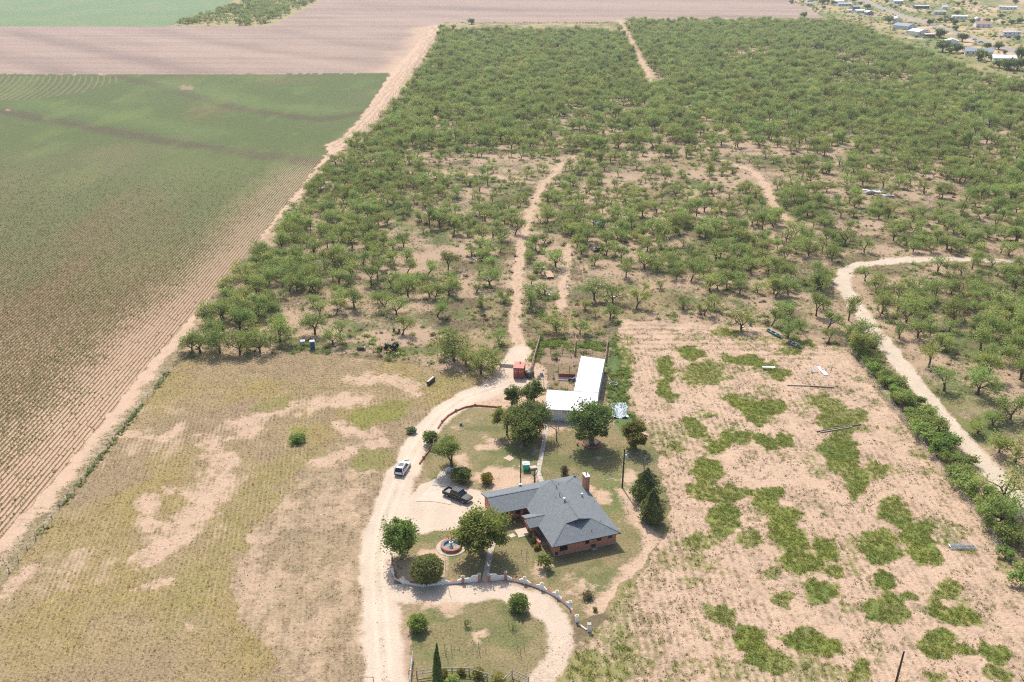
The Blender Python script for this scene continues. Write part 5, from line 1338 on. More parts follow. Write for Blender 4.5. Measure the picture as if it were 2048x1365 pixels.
def fountain():
    q = at(902.5, 1095)
    t = thing('fountain', 'round brick fountain with blue basin and fish statue on a concrete disc', 'fountain', (q.x, q.y, 0))
    b = MB(); b.lathe([(2.62, 0), (2.62, .08), (.05, .08)], 40); b.build('concrete_disc', CONC(), t)
    n = 34
    for lay in range(2):
        for i in range(n):
            a = 6.283 * (i + .5 * lay) / n; k = MB()
            r0, r1 = 1.42, 1.86; da = 6.283 / n * .47; z0, z1 = .08 + lay * .26, .33 + lay * .26
            P = [(r * math.cos(a + s), r * math.sin(a + s)) for r, s in ((r0, -da), (r1, -da), (r1, da), (r0, da))]
            k.prism(P, z0, z1); k.build('brick', mat('fountain_brick', (.43, .17, .105), .9, var=.2, scale=3), t)
    b = MB(); b.lathe([(1.41, .08), (1.41, .56), (1.36, .56), (1.36, .12), (.02, .12)], 36); b.build('basin', mat('blue_basin_paint', (.12, .36, .55), .6, var=.15), t)
    b = MB(); b.lathe([(1.05, .13), (.02, .135)], 30); b.build('basin_floor', mat('dry_leaf_litter', (.30, .22, .16), .9, var=.45, scale=3), t)
    b = MB(); b.lathe([(.34, .13), (.30, .4), (.18, .5), (.16, .95), (.2, 1.0)], 14); b.box((0, -.62, .25), (.34, .5, .26)); b.build('pedestal', mat('pale_blue_paint', (.22, .45, .56), .6), t)
    b = MB(); b.lathe([(.12, .98), (.34, 1.08), (.38, 1.15), (.34, 1.15), (.1, 1.05)], 18); b.build('upper_bowl', WHITEP(), t)
    b = MB(); b.tube([(0, 0, 1.1), (.02, 0, 1.35), (.10, 0, 1.55), (.02, 0, 1.8), (-.12, 0, 1.95)], [.10, .17, .15, .08, .02], 8); b.add([(-.12, 0, 1.93), (-.28, .02, 2.12), (-.05, .02, 2.13), (-.16, -.03, 2.02)], [(0, 1, 3), (0, 3, 2), (1, 2, 3), (0, 2, 1)]); b.build('fish_statue', mat('blue_statue', (.16, .38, .52), .5), t)
    q = at(892, 1160); t = thing('flagpole', 'bare white flagpole standing inside the garden wall by the fountain', 'flagpole', (q.x, q.y, 0))
    b = MB(); b.tube([(0, 0, 0), (0, 0, 5.9)], [.055, .035], 8); b.build('pole', WHITEP(), t); b = MB(); b.lathe([(.02, 5.9), (.07, 5.96), (.02, 6.03)], 8); b.build('finial', CHROME(), t)

# ------------------------------------------------------------------ paving
def paving():
    t = thing('garden_path', 'straight path of worn concrete slabs from the barn to the house', 'path', (0, 0, 0))
    W = [at(*p) for p in ((1094, 849), (1088, 885), (1080, 925), (1076, 945), (1085, 968))]
    for a, b in zip(W[:-1], W[1:]):
        n = max(1, round((b - a).length / 1.5))
        for i in range(n):
            p, q = a.lerp(b, (i + .02) / n), a.lerp(b, (i + .985) / n); k = MB(); z = random.uniform(.04, .07)
            k.bar((p.x, p.y, z / 2), (q.x, q.y, z / 2), .95 + random.uniform(-.04, .04), z); k.build('slab', CONC(), t)
    t = thing('front_path', 'concrete slab path from the front gate gap up under the pecan', 'path', (0, 0, 0))
    W = [at(*p) for p in ((969, 1164), (974, 1140), (979, 1112), (986, 1085))]
    for a, b in zip(W[:-1], W[1:]):
        n = max(1, round((b - a).length / 1.4))
        for i in range(n):
            p, q = a.lerp(b, (i + .02) / n), a.lerp(b, (i + .98) / n); k = MB(); z = random.uniform(.04, .07)
            k.bar((p.x, p.y, z / 2), (q.x, q.y, z / 2), 1.0, z); k.build('slab', CONC(), t)
    t = thing('porch_path', 'short pale slab path from the pecan to the porch terrace', 'path', (0, 0, 0))
    for p0, p1, w in [((1008, 1077), (1018, 1074), 1.0), ((1019, 1074), (1029, 1070), 1.0)]:
        a, b = at(*p0), at(*p1); k = MB(); k.bar((a.x, a.y, .03), (b.x, b.y, .03), w, .06); k.build('slab', CONC2(), t)
    z5 = lambda x, y: at(1000 + x / 7.184, 930 + y / 7.184)
    k = MB(); k.prism([tuple(z5(*p)[:2]) for p in ((205, 940), (250, 1000), (265, 1050), (430, 1010), (392, 960), (370, 905))][::1], 0, .07); tag(k.build('terrace', CONC2()), 'pale concrete terrace slab in front of the porch', 'terrace')
    k = MB(); k.prism([tuple(at(*p)[:2]) for p in ((864, 971), (900, 975), (909, 947), (881, 943))], 0, .09); tag(k.build('concrete_pad', CONC()), 'grey concrete pad under the feathery tree by the propane tank', 'slab')
    k = MB(); k.prism([tuple(at(*p)[:2]) for p in ((832, 1004), (845, 1003), (868, 1004), (902, 1010), (902, 976), (863, 971.5))], 0, .06); tag(k.build('parking_slab', CONC2()), 'dusty concrete parking slab beside the pickup', 'slab')
    k = MB(); k.prism([tuple(at(*p)[:2]) for p in ((1006, 917), (1020, 923), (1029, 917), (1018, 911))], 0, .06); tag(k.build('septic_lid', mat('sandy_concrete', (.55, .41, .31), .9)), 'pale square concrete lid on the back lawn', 'lid')
    a = at(1066, 938); k = MB(); k.box((0, 0, .22), (1.5, .9, .44), .3); tag(k.build('concrete_block', CONC2(), None, (a.x, a.y, 0)), 'pale concrete block beside the turquoise box', 'block')

# ------------------------------------------------------------------ poles and wires
def catenary(a, b, sag, n=14): return [a.lerp(b, i / n) - Vector((0, 0, sag * 4 * (i / n) * (1 - i / n))) for i in range(n + 1)]
def poles():
    q = at(1244.5, 976); t = thing('utility_pole', 'dark wooden utility pole with grey transformer right of the house', 'utility pole', (q.x, q.y, 0))
    b = MB(); b.tube([(0, 0, -.2), (.05, 0, 8.6)], [.17, .12], 8); b.build('pole', WOODP(), t)
    b = MB(); b.lathe([(.25, 0), (.28, .1), (.28, .8), (.2, .92), (.05, .95)], 12, (.42, -.1, 6.5)); tr = b.build('transformer', mat('grey_transformer', (.50, .58, .62), .45, .2), t)
    b = MB()
    for s in (-.1, .1): b.lathe([(.05, 0), (.06, .1), (.03, .22)], 6, (.42 + s, -.1, 7.42))
    b.build('bushing', mat('porcelain', (.6, .55, .5), .3), tr)
    b = MB(); b.bar((.05, -.5, 8.1), (.05, .5, 8.1), .09); b.build('crossarm', WOODP(), t)
    top = q + Vector((.05, 0, 8.4))
    q2 = at(1790, 1372); t2 = thing('utility_pole', 'dark wooden pole cut by the bottom edge in the sandy field', 'utility pole', (q2.x, q2.y, 0))
    b = MB(); b.tube([(0, 0, -.2), (.25, 0, 6.3)], [.17, .13], 8); b.build('pole', WOODP(), t2)
    b = MB(); b.lathe([(.1, 6.3), (.1, 6.34), (.02, 6.4)], 8, (.25, 0, 0)); b.build('cap', GALV(), t2)
    top2 = q2 + Vector((.25, 0, 6.1))
    b = MB()
    b.tube(catenary(top, top2 + Vector((0, 0, .2)), 2.6), .018, 4, cap=False); b.tube(catenary(top - Vector((0, 0, 1.0)), top2 - Vector((0, 0, .5)), 2.8), .018, 4, cap=False)
    tag(b.build('power_line', WIREM()), 'pair of thin power lines sagging over the sandy field', 'power line')
    q3 = at(1041.3, 966); t3 = thing('utility_pole', 'thin dark pole behind the house roof by the turquoise box', 'utility pole', (q3.x, q3.y, 0))
    b = MB(); b.tube([(0, 0, -.1), (0, 0, 5.7)], [.13, .10], 8); b.build('pole', WOODP(), t3)
    b = MB(); b.box((-.2, 0, 3.6), (.22, .2, .35)); b.build('light_box', WHITEP(), t3)
    b = MB(); b.tube(catenary(top - Vector((0, 0, .8)), q3 + Vector((0, 0, 5.5)), .9), .016, 4, cap=False); tag(b.build('power_line', WIREM()), 'service wire from the transformer pole to the thin pole behind the house', 'power line')
    for px, py, rz, lb in [(1220.5, 974, .25, 'white clothesline T-post on the green lawn left of the utility pole'), (1253.5, 1020, .2, 'white clothesline T-post below the utility pole')]:
        q = at(px, py); t = thing('clothesline_post', lb, 'clothesline post', (q.x, q.y, 0), rz, 'clothesline posts')
        b = MB(); b.tube([(0, 0, 0), (0, 0, 1.75)], .05, 6); b.build('post', WHITEP(), t)
        b = MB(); b.tube([(-.85, 0, 1.75), (.85, 0, 1.75)], .045, 6); b.build('crossbar', WHITEP(), t)
    q = at(922, 851); t = thing('yard_light', 'small teal garden pump on the north lawn', 'pump', (q.x, q.y, 0)); b = MB(); b.box((0, 0, .35), (.5, .4, .5)); b.build('pump_body', mat('teal_paint', (.05, .20, .22), .5), t); b = MB(); b.tube([(.1, 0, .5), (.4, 0, .75), (.65, 0, .7)], .05, 6); b.build('pipe', GALV(), t); t.name = 'garden_pump'
    b = MB(); pts = [at(*p) for p in ((1140, 1098), (1170, 1118), (1186, 1140), (1192, 1165), (1188, 1190), (1180, 1210))]
    fine = []
    for i in range(len(pts) - 1):
        for k in range(6): fine.append(pts[i].lerp(pts[i + 1], k / 6) + Vector((random.uniform(-.05, .05), random.uniform(-.05, .05), .04)))
    b.tube(fine, .035, 5); tag(b.build('garden_hose', mat('green_hose', (.20, .34, .18), .5)), 'pale green garden hose curving over the lawn right of the house', 'hose')
    b = MB(); pts = [at(1200, 940), at(1206, 936), at(1212, 930)]; b.tube([p + Vector((0, 0, .06)) for p in pts], .07, 6); tag(b.build('yellow_pipe', mat('yellow_plastic', (.55, .42, .05), .5)), 'yellow pipe lying on the grass by the tree ring shadow', 'pipe')

# ------------------------------------------------------------------ fences
def wire_fence(name, label, pts, step, h, pm, wires=4, r=.055, tilt=.03):
    t = thing(name, label, 'fence', (0, 0, 0)); W = [Vector((p[0], p[1], 0)) for p in pts]; posts = []
    for a, b in zip(W[:-1], W[1:]):
        n = max(1, int((b - a).length / step)); posts += [a.lerp(b, i / n) for i in range(n)]
    posts.append(W[-1])
    ms = []
    for k in range(3):
        m = MB(); m.tube([(0, 0, -.1), (random.uniform(-tilt, tilt), random.uniform(-tilt, tilt), h * random.uniform(.9, 1.1))], [r, r * .85], 6); ms.append(m.mesh('fence_post', pm))
    for i, p in enumerate(posts): put('post', ms[i % 3], t, p, random.uniform(0, 6))
    b = MB()
    for k in range(wires): b.tube([p + Vector((0, 0, h * (.25 + .7 * k / max(1, wires - 1)))) for p in posts], .008, 3, cap=False)
    b.build('wire', WIREM(), t); return t
def fences():
    wire_fence('wire_fence', 'barbed wire fence on dark posts between pasture and crop field', ats([(-30, 1206), (0, 1172), (120, 1020), (250, 855), (347, 735)]), 3.1, 1.25, mat('grey_post', (.13, .115, .10), .9, var=.3))
    wire_fence('wire_fence', 'wire fence on pale posts along the hedge right of the sandy field', ats([(1652, 640), (1690, 690), (1830, 876), (1985, 1080), (2060, 1182)]), 4.2, 1.5, mat('pale_post', (.60, .58, .56), .7), r=.06)
    wire_fence('wire_fence', 'distant fence line between sandy two-track and scrub edge', ats([(712, 278), (765, 222), (812, 160), (858, 92), (883, 56)]), 7.0, 1.5, mat('grey_post', (.13, .115, .10), .9), wires=2, r=.09)
    # ranch rail fence at the bottom
    t = thing('rail_fence', 'weathered two-rail ranch fence bending round the bottom garden plants', 'fence', (0, 0, 0))
    top = [(833, 1342), (867, 1337), (904, 1335.5), (938, 1336), (974, 1347), (1007, 1358), (1024, 1340), (1057, 1354), (1046, 1364)]
    W = [at(a, b, 1.25) for a, b in top]
    for i, p in enumerate(W):
        b = MB(); b.tube([(0, 0, -.1), (0, 0, 1.3)], .085, 8); b.build('post', WOODW(), t, (p.x, p.y, 0))
    for a, b in zip(W[:-1], W[1:]):
        for z in (1.2, .62):
            k = MB(); k.tube([(a.x, a.y, z), ((a.x + b.x) / 2, (a.y + b.y) / 2, z - .03), (b.x, b.y, z)], .075, 6); k.build('rail', WOODW(), t)
    q = at(825, 1343, 1.2); q2 = at(832.5, 1343, 1.25)
    t = thing('pipe_gate', 'small rust red pipe frame at the left end of the rail fence', 'gate', (q.x, q.y, 0))
    b = MB(); b.tube([(-.55, 0, 0), (-.55, 0, 1.35)], .05, 6); b.tube([(.6, 0, 0), (.6, 0, 1.35)], .05, 6); b.tube([(-.55, 0, 1.3), (.6, 0, 1.3)], .05, 6); b.build('frame', mat('red_oxide', (.38, .10, .06), .7), t)
    g0, g1 = at(820, 1372), at(825.5, 1318)
    t = thing('farm_gate', 'long grey pipe gate swung open along the drive at the bottom', 'gate', (g0.x, g0.y, 0)); d = g1 - g0
    for z in (.25, .5, .75, 1.0, 1.25):
        b = MB(); b.tube([(0, 0, z), (d.x, d.y, z)], .03, 5); b.build('bar', GALV(), t)
    for s in (0, .33, .66, 1.0):
        b = MB(); b.tube([(d.x * s, d.y * s, .2), (d.x * s, d.y * s, 1.28)], .035, 5); b.build('upright', GALV(), t)
    q = at(747, 1366); t = thing('gate_post', 'rust red pipe gate post left of the drive at the bottom edge', 'post', (q.x, q.y, 0)); b = MB(); b.tube([(0, 0, 0), (0, 0, 1.2)], .06, 6); b.tube([(0, 0, 1.0), (-1.4, .1, 1.0)], .04, 6); b.build('post', mat('red_oxide', (.38, .10, .06), .7), t)
    # cages round saplings
    for px, py, lb, sap in [(934, 1253, 'sapling in a wire cage in the middle of the circle lawn', 1), (1025, 1258, 'thin sapling in a wire cage right of the middle of the circle lawn', 1), (895, 1306, 'empty stake cage left on the lower circle lawn', 0), (962, 1302, 'empty stake cage in the middle of the lower circle lawn', 0), (1042, 1306, 'empty stake cage right on the lower circle lawn', 0), (1050, 1113, 'pair of dark stakes on the front lawn left of the round little tree', 0)]:
        q = at(px, py); t = thing('tree_cage', lb, 'tree cage', (q.x, q.y, 0), random.uniform(0, 1), 'tree cages on the lawns')
        for s in range(3):
            a = 2.09 * s; b = MB(); b.tube([(.6 * math.cos(a), .6 * math.sin(a), 0), (.62 * math.cos(a), .62 * math.sin(a), 1.25)], .03, 5); b.build('stake', mat('grey_post', (.13, .115, .10), .9), t)
        b = MB(); b.tube([(.62 * math.cos(x), .62 * math.sin(x), 1.1) for x in np.linspace(0, 6.283, 9)], .008, 3); b.build('wire_ring', WIREM(), t)
        if sap:
            b = MB(); b.tube([(0, 0, 0), (.02, 0, 1.3)], [.03, .015], 5); b.build('stem', M_BARK(), t)
            put('leaves', bush_mesh('sapling_leaves', px, .42, .42, 160 if px < 1000 else 70, .12, M_SHRUB(), base=.35, lump=.3), t)
def corral():
    z2 = lambda x, y: at(950 + x / 5.055, 660 + y / 5.055)
    def rails(name, lb, pts, zs, step, m, r=.05, h=1.5, wire=False):
        t = thing(name, lb, 'fence', (0, 0, 0)); W = [at(*p) for p in pts]; posts = []
        for a, b in zip(W[:-1], W[1:]):
            n = max(1, round((b - a).length / step)); posts += [a.lerp(b, i / n) for i in range(n)]
        posts.append(W[-1])
        for p in posts:
            b = MB(); b.tube([(0, 0, 0), (0, 0, h)], r * 1.3, 6); b.build('post', m, t, p)
        for z in zs:
            b = MB(); b.tube([p + Vector((0, 0, z)) for p in posts], r, 5, cap=False); b.build('rail', m, t)
        return t
    rails('corral_fence', 'rust pink pipe fence on the left side of the corral', [(1062, 744), (1070, 715), (1080, 680)], (.5, .95, 1.4), 2.4, RUSTP(), .08)
    rails('corral_fence', 'rust red pipe fence along the far left end of the corral', [(1080, 680), (1096, 678.5), (1128, 679)], (.35, .7, 1.05, 1.4), 2.2, RUST(), .08)
    rails('corral_fence', 'grey pipe fence along the far right end of the corral', [(1129, 679), (1150, 680), (1193, 682), (1216, 684)], (.5, .95, 1.4), 2.4, mat('grey_pipe', (.30, .24, .21), .8), .045)
    rails('corral_fence', 'rust pink pipe fence on the right side of the corral by the weeds', [(1216, 684), (1213, 705), (1210.5, 728)], (.5, .95, 1.4), 2.4, RUSTP(), .08)
    rails('corral_fence', 'low pipe fence crossing the corral below the green weeds', [(1076, 710), (1101, 710), (1125, 711), (1149, 712), (1184, 714)], (.5, .95, 1.3), 2.2, mat('dark_pipe', (.14, .09, .075), .85), .04)
    rails('corral_fence', 'short rust pink pipe fence between the two weedy pens', [(1149, 713), (1151, 682)], (.5, .95, 1.4), 2.4, RUSTP(), .08)
    rails('corral_fence', 'small dark wire pen left of the barn yard', [(1090, 757), (1107, 759), (1107, 748), (1090, 746)], (.5, 1.0), 1.6, mat('dark_pipe', (.14, .09, .075), .85), .03, 1.2)
    for px, py in ((1117, 749), (1139, 751)):
        q = at(px, py); b = MB(); b.tube([(0, 0, 0), (0, 0, 2.4)], .07, 6); tag(b.build('pipe_post', mat('dark_pipe', (.14, .09, .075), .85), None, q), 'tall dark pipe post %s the red panel in the barn yard' % ('at the left end of' if px < 1130 else 'behind'), 'post')

# ------------------------------------------------------------------ yard things
def simple(name, label, cat, px, py, fn, m, rz=0.0, group=None):
    q = at(px, py); b = MB(); fn(b); return tag(b.build(name, m, None, (q.x, q.y, 0), rz), label, cat, group)
def yard():
    # shipping container (short side towards the camera)
    q = at(1039.5, 757); t = thing('shipping_container', 'small red shipping container with pale lettering marks at the corral', 'container', (q.x - .1, q.y + 1.6, 0), R(-6))
    rm = mat('red_container', (.33, .075, .055), .7, var=.15); rt = mat('pale_red_roof', (.60, .22, .16), .8, var=.08)  # roof gets a paler red than the body
    b = MB(); b.box((0, 0, 1.5), (2.5, 3.6, 2.5)); b.build('body', rm, t)
    b = MB(); b.slab([(-1.27, -1.82, 2.8), (1.27, -1.82, 2.8), (1.27, 1.82, 2.8), (-1.27, 1.82, 2.8)], .06)
    ro = b.build('roof', rt, t)
    b = MB(); b.tube([(.1, .9, 2.8), (.1, .9, 3.15)], .12, 8); b.lathe([(.2, 3.1), (.2, 3.2), (.02, 3.28)], 8, (.1, .9, 0)); b.build('roof_vent', BLACKP(), ro)
    for s in (-1, 1):
        d = MB(); d.box((s * .6, -1.84, 1.5), (1.12, .06, 2.35)); do = d.build('door', rm, t)
        d = MB()
        for x in (-.25, .25): d.tube([(s * .6 + x, -1.9, .4), (s * .6 + x, -1.9, 2.6)], .03, 5)
        d.build('lock_bar', mat('dark_red_bar', (.20, .05, .04), .6), do)
        d = MB()
        for x, z, w_, h_ in ((-.3, 2.35, .3, .14), (.15, 2.3, .35, .12), (-.28, 1.85, .42, .26), (.25, 1.9, .3, .2), (-.2, 1.45, .16, .18)): d.box((s * .6 + x, -1.885, z), (w_, .012, h_))
        d.build('decal', mat('pale_decal', (.55, .47, .45), .7), do)
    b = MB(); b.box((1.255, 0, 1.5), (.04, 3.4, 2.2))
    for k in range(9): b.box((1.28, -1.6 + k * .4, 1.5), (.06, .14, 2.2))
    b.build('side_rib', rm, t)
    for x in (-1, 1):
        for y in (-1.5, 1.5):
            b = MB(); b.box((x, y, .125), (.4, .4, .25)); b.build('block_foot', mat('dark_block', (.10, .09, .085), .9), t)
    # black tank
    q = at(1059.5, 757); t = thing('water_tank', 'squat black plastic water tank between container and trees', 'tank', (q.x, q.y + .9, 0))
    b = MB(); b.lathe([(1.12, 0), (1.12, 1.25), (1.06, 1.35), (.6, 1.62), (.25, 1.7), (.02, 1.72)], 24); b.build('shell', mat('black_tank', (.045, .05, .055), .45), t, smooth=False)
    b = MB(); b.lathe([(.24, 1.68), (.24, 1.78), (.02, 1.8)], 12); b.build('lid', BLACKP(), t)
    b = MB()
    for k in range(8): a = k * .785; b.bar((.3 * math.cos(a), .3 * math.sin(a), 1.70), (1.05 * math.cos(a), 1.05 * math.sin(a), 1.39), .05)
    b.build('top_rib', mat('black_tank', (.045, .05, .055), .45), t)
    # oval stock tank
    q = at(1226.5, 772); t = thing('stock_tank', 'oval galvanised stock tank in the green weeds right of the barn', 'stock tank', (q.x, q.y, 0))
    b = MB(); b.lathe([(.92, 0), (.95, .6), (.97, .62), (.90, .62), (.88, .1), (.02, .08)], 22, (0, 0, 0), 0, 1.0, .85); b.build('tub', GALV(), t)
    b = MB(); b.lathe([(.87, .14), (.02, .145)], 20, (0, -.0, 0), 0, 1.0, .85); b.build('tub_floor', mat('dry_mud', (.38, .27, .20), .9), t)
    # turquoise box
    q = at(1052, 939); t = thing('well_box', 'turquoise box with pale weathered lid behind the house', 'box', (q.x, q.y, 0), R(4))
    b = MB(); b.loft([[(-.62 * k, -.6 * k, z), (.62 * k, -.6 * k, z), (.62 * k, .6 * k, z), (-.62 * k, .6 * k, z)] for k, z in ((.86, .05), (1.1, 1.35))]); b.build('body', mat('turquoise_plastic', (.03, .55, .46), .5, var=.06), t)
    b = MB(); b.box((0, 0, 1.39), (1.5, 1.45, .08)); b.build('lid', mat('weathered_lid', (.50, .52, .50), .8, var=.3), t)
    b = MB(); b.box((-.2, .1, 1.46), (.5, .4, .06)); b.build('lid_hatch', GALV(), t)
    # propane tank
    q = at(899, 946); t = thing('propane_tank', 'short white propane tank at the foot of the feathery tree', 'propane tank', (q.x, q.y, 0))
    b = MB(); b.tube([(-.85, 0, .7), (-.75, 0, .7), (-.55, 0, .7), (.55, 0, .7), (.75, 0, .7), (.85, 0, .7)], [.05, .28, .40, .40, .28, .05], 14); b.build('tank', mat('silver_white', (.62, .66, .70), .4), t, smooth=True)
    b = MB(); b.lathe([(.2, 1.05), (.2, 1.25), (.12, 1.32), (.02, 1.33)], 12); b.build('valve_dome', mat('silver_white', (.62, .66, .70), .4), t)
    for s in (-.45, .45):
        b = MB(); b.box((s, 0, .18), (.12, .55, .36)); b.build('leg', GALV(), t)
    # ring of brick round the tall tree, red can beside it
    q = at(1183, 888); t = thing('brick_ring', 'round brick planter ring at the foot of the tall dark tree', 'planter', (q.x, q.y, 0)); n = 38
    for i in range(n):
        a = 6.283 * i / n; k = MB(); k.box((1.95 * math.cos(a), 1.95 * math.sin(a), .14), (.24, .29, .28), a); k.build('brick', mat('edging_brick', (.40, .15, .09), .9, var=.25, scale=3), t)
    b = MB(); b.lathe([(1.82, .2), (.02, .24)], 24); tag(b.build('soil_bed', mat('dark_mulch', (.08, .065, .045), .95, var=.4), t), kind=None)
    q = at(1155, 891); t = thing('gas_can', 'small red can on the lawn beside the brick ring', 'can', (q.x, q.y, 0)); b = MB(); b.lathe([(.2, 0), (.22, .1), (.22, .4), (.1, .48)], 10); b.build('can', mat('red_plastic', (.45, .02, .06), .4), t); b = MB(); b.tube([(.05, 0, .45), (.2, 0, .62)], .04, 6); b.build('spout', BLACKP(), t)
    # red panel, pipes and barrels by the barn
    q0, q1 = at(1117, 757), at(1150, 758); t = thing('loading_panel', 'dark red steel panel standing in the barn yard', 'panel', (q0.x, q0.y, 0)); d = q1 - q0
    b = MB(); b.bar((0, 0, .75), (d.x, d.y, .75), .08, 1.0); b.build('plate', mat('oxide_red_plate', (.26, .05, .035), .75, var=.2), t)
    b = MB()
    for k in range(4): b.box((d.x * (k + .3) / 4, d.y * (k + .3) / 4 - .07, .65), (.1, .1, 1.3))
    b.build('upright', RUST(), t)
    for k, (y, r_, m, lb) in enumerate([(758.5, .19, mat('tan_pipe', (.50, .42, .35), .7), 'tan culvert pipe lying nearest the red panel'), (761.5, .15, mat('white_pipe', (.62, .60, .58), .6), 'pale thin pipe lying in front of the tan culvert pipe')]):
        a, c = at(1116.5, y), at(1139, y + 1); b = MB(); b.tube([a + Vector((0, 0, r_)), c + Vector((0, 0, r_))], r_, 10); tag(b.build('culvert_pipe', m), lb, 'pipe')
    for k, (px, py, m, lb) in enumerate([(1139, 763, mat('navy_drum', (.02, .03, .07), .5), 'navy drum lying at the pipe ends in the barn yard'), (1145, 764, mat('dark_grey_drum', (.06, .065, .07), .5), 'dark grey drum between the navy and blue drums'), (1148.5, 762, mat('blue_drum', (.03, .16, .50), .4), 'bright blue drum against the barn wall')]):
        simple('drum', lb, 'drum', px, py, lambda b: b.lathe([(.26, 0), (.29, .05), (.29, .42), (.31, .44), (.29, .46), (.29, .82), (.25, .86)], 12), m)
    # pump gear at the top of the trees
    simple('wood_crate', 'weathered wooden crate standing in the small pen', 'crate', 1083, 751, lambda b: (b.box((0, 0, .4), (.75, 1.1, .75)), b.box((0, 0, .82), (.85, 1.2, .06))), WOODW())
    q = at(1078, 758); t = thing('pump_set', 'grey metal pump on a pale base beside the crate', 'pump', (q.x, q.y, 0)); b = MB(); b.box((0, 0, .12), (1.1, .9, .24)); b.build('base', CONC2(), t); b = MB(); b.tube([(-.4, 0, .55), (.4, 0, .55)], .24, 10); b.lathe([(.2, .7), (.25, .95), (.05, 1.05)], 10, (.1, .1, 0)); b.build('motor', mat('grey_motor', (.28, .32, .36), .5), t)
    q = at(1088, 778); t = thing('leaning_pipes', 'bent white stand pipe above the dark trees at the barn', 'pipe', (q.x, q.y, 0)); b = MB(); b.tube([(0, 0, 0), (-.05, .2, 1.5), (-.15, .8, 2.4)], .11, 8); b.build('stand_pipe', WHITEP(), t); b = MB(); b.tube([(.1, -.3, .3), (1.4, .9, .75)], .09, 8); b.build('side_pipe', GALV(), t)
    # cattle guard
    q0, q1 = at(1000, 735), at(1027, 737); t = thing('cattle_guard', 'dark steel cattle guard grid left of the red container', 'cattle guard', (q0.x, q0.y, 0)); d = q1 - q0
    for k in range(7):
        b = MB(); b.bar((0, k * .3, .05), (d.x, d.y + k * .3, .05), .12, .08); b.build('bar', mat('dark_bar', (.17, .14, .125), .8), t)
    b = MB(); b.bar((0, -.2, .4), (0, 2.0, .4), .1, .8); b.build('wing', mat('dark_bar', (.17, .14, .125), .8), t)
    # crumpled grey-blue sheeting behind the tall tree
    r = np.random.default_rng(9); q = at(1238, 822); n = 16; V = []; F = []
    for j in range(n + 1):
        for i in range(n + 1):
            u, v = i / n - .5, j / n - .5; e = 1 - .25 * abs(math.sin(5 * v + 2))
            V.append((u * 4.2 * e + .5 * v, v * 7.2, max(.05, .22 + .14 * math.sin(9 * u + 3 * v) + .18 * r.normal() * .6)))
    for j in range(n):
        for i in range(n): a = j * (n + 1) + i; F.append((a, a + 1, a + n + 2, a + n + 1))
    b = MB(); b.add(V, F); tag(b.build('tarp', mat('grey_blue_tarp', (.30, .37, .44), .6, var=.35, scale=.9, col2=(.55, .58, .60)), None, (q.x, q.y, 0)), 'crumpled grey-blue tarp in the weeds right of the tall dark tree', 'tarp')
    # sheets, lumber, beams in the sandy field
    q = at(1537, 739); t = thing('metal_bench', 'pale sheet metal table on short legs in a grass patch', 'table', (q.x, q.y, 0), R(-3)); b = MB(); b.box((0, 0, .62), (3.1, .75, .08)); b.build('table_top', WHITEM(), t)
    for s in (-1.3, 1.3):
        for y in (-.28, .28):
            b = MB(); b.box((s, y, .29), (.08, .08, .58)); b.build('leg', GALV(), t)
    q = at(1626, 741); t = thing('lumber_pile', 'pile of pale boards lying beside the white sheets', 'lumber', (q.x, q.y, 0))
    for k in range(9):
        x = -.9 + k * .2; b = MB(); l0 = random.uniform(-1.7, -1.2); l1 = random.uniform(.2, 2.6); b.box((x + random.uniform(-.05, .05), (l0 + l1) / 2, .06 + (k % 3) * .09), (.17, l1 - l0, .07), random.uniform(-.06, .06)); b.build('board', mat('pale_board', (.50, .42, .36), .9, var=.2), t)
    q = at(1644, 742); t = thing('sheet_stack', 'long stack of white metal sheets beside the lumber pile', 'sheet stack', (q.x, q.y, 0), R(5))
    for x, y0, y1 in ((-.3, -2.6, 2.6), (.05, -2.9, 2.2), (.35, -2.6, 1.2)):
        b = MB(); b.box((x, (y0 + y1) / 2, .10 + .06 * (x > 0)), (.38, y1 - y0, .06), random.uniform(-.03, .03)); b.build('sheet', WHITEM(), t)
    b = MB(); b.box((.3, .5, .22), (.14, 1.1, .08), .1); b.build('strap_board', mat('dark_red_board', (.16, .06, .06), .8), t)
    for p0, p1, lb, m, w in [((1574, 771.5), (1618, 773), 'pale end of the long beam lying across the sandy field', mat('pale_beam', (.52, .42, .32), .9), .22), ((1619, 773.5), (1668, 776.5), 'dark end of the long beam lying across the sandy field', mat('dark_beam', (.22, .17, .13), .9), .2), ((1633, 864.5), (1722, 850), 'long dark beam slanting over the lower grass patch', mat('dark_beam', (.22, .17, .13), .9), .2), ((1640, 866.5), (1704, 855.5), 'thin pale board lying along the slanting dark beam', mat('pale_beam', (.52, .42, .32), .9), .14), ((1661, 742), (1663, 728), 'short pale board on the sand right of the white sheets', mat('pale_beam', (.52, .42, .32), .9), .16), ((1745, 905), (1757, 930), 'thin pale pole lying in the long grass band', mat('pale_beam', (.52, .42, .32), .9), .12)]:
        a, c = at(*p0), at(*p1); b = MB(); b.bar((a.x, a.y, .16), (c.x, c.y, .16), w, .2); tag(b.build('beam', m), lb, 'beam')
    q0, q1 = at(1898, 1095), at(1952, 1096); t = thing('gate_stack', 'stack of grey pipe gate panels lying by the right fence', 'gate panels', (q0.x, q0.y, 0)); d = q1 - q0
    for k in range(6):
        b = MB(); b.tube([(d.x * .02 * k, -.75 + k * .3, .2 + .05 * (k % 2)), (d.x * (1 - .01 * k), d.y - .75 + k * .3, .2 + .05 * (k % 2))], .055, 6); b.build('bar', GALV(), t)
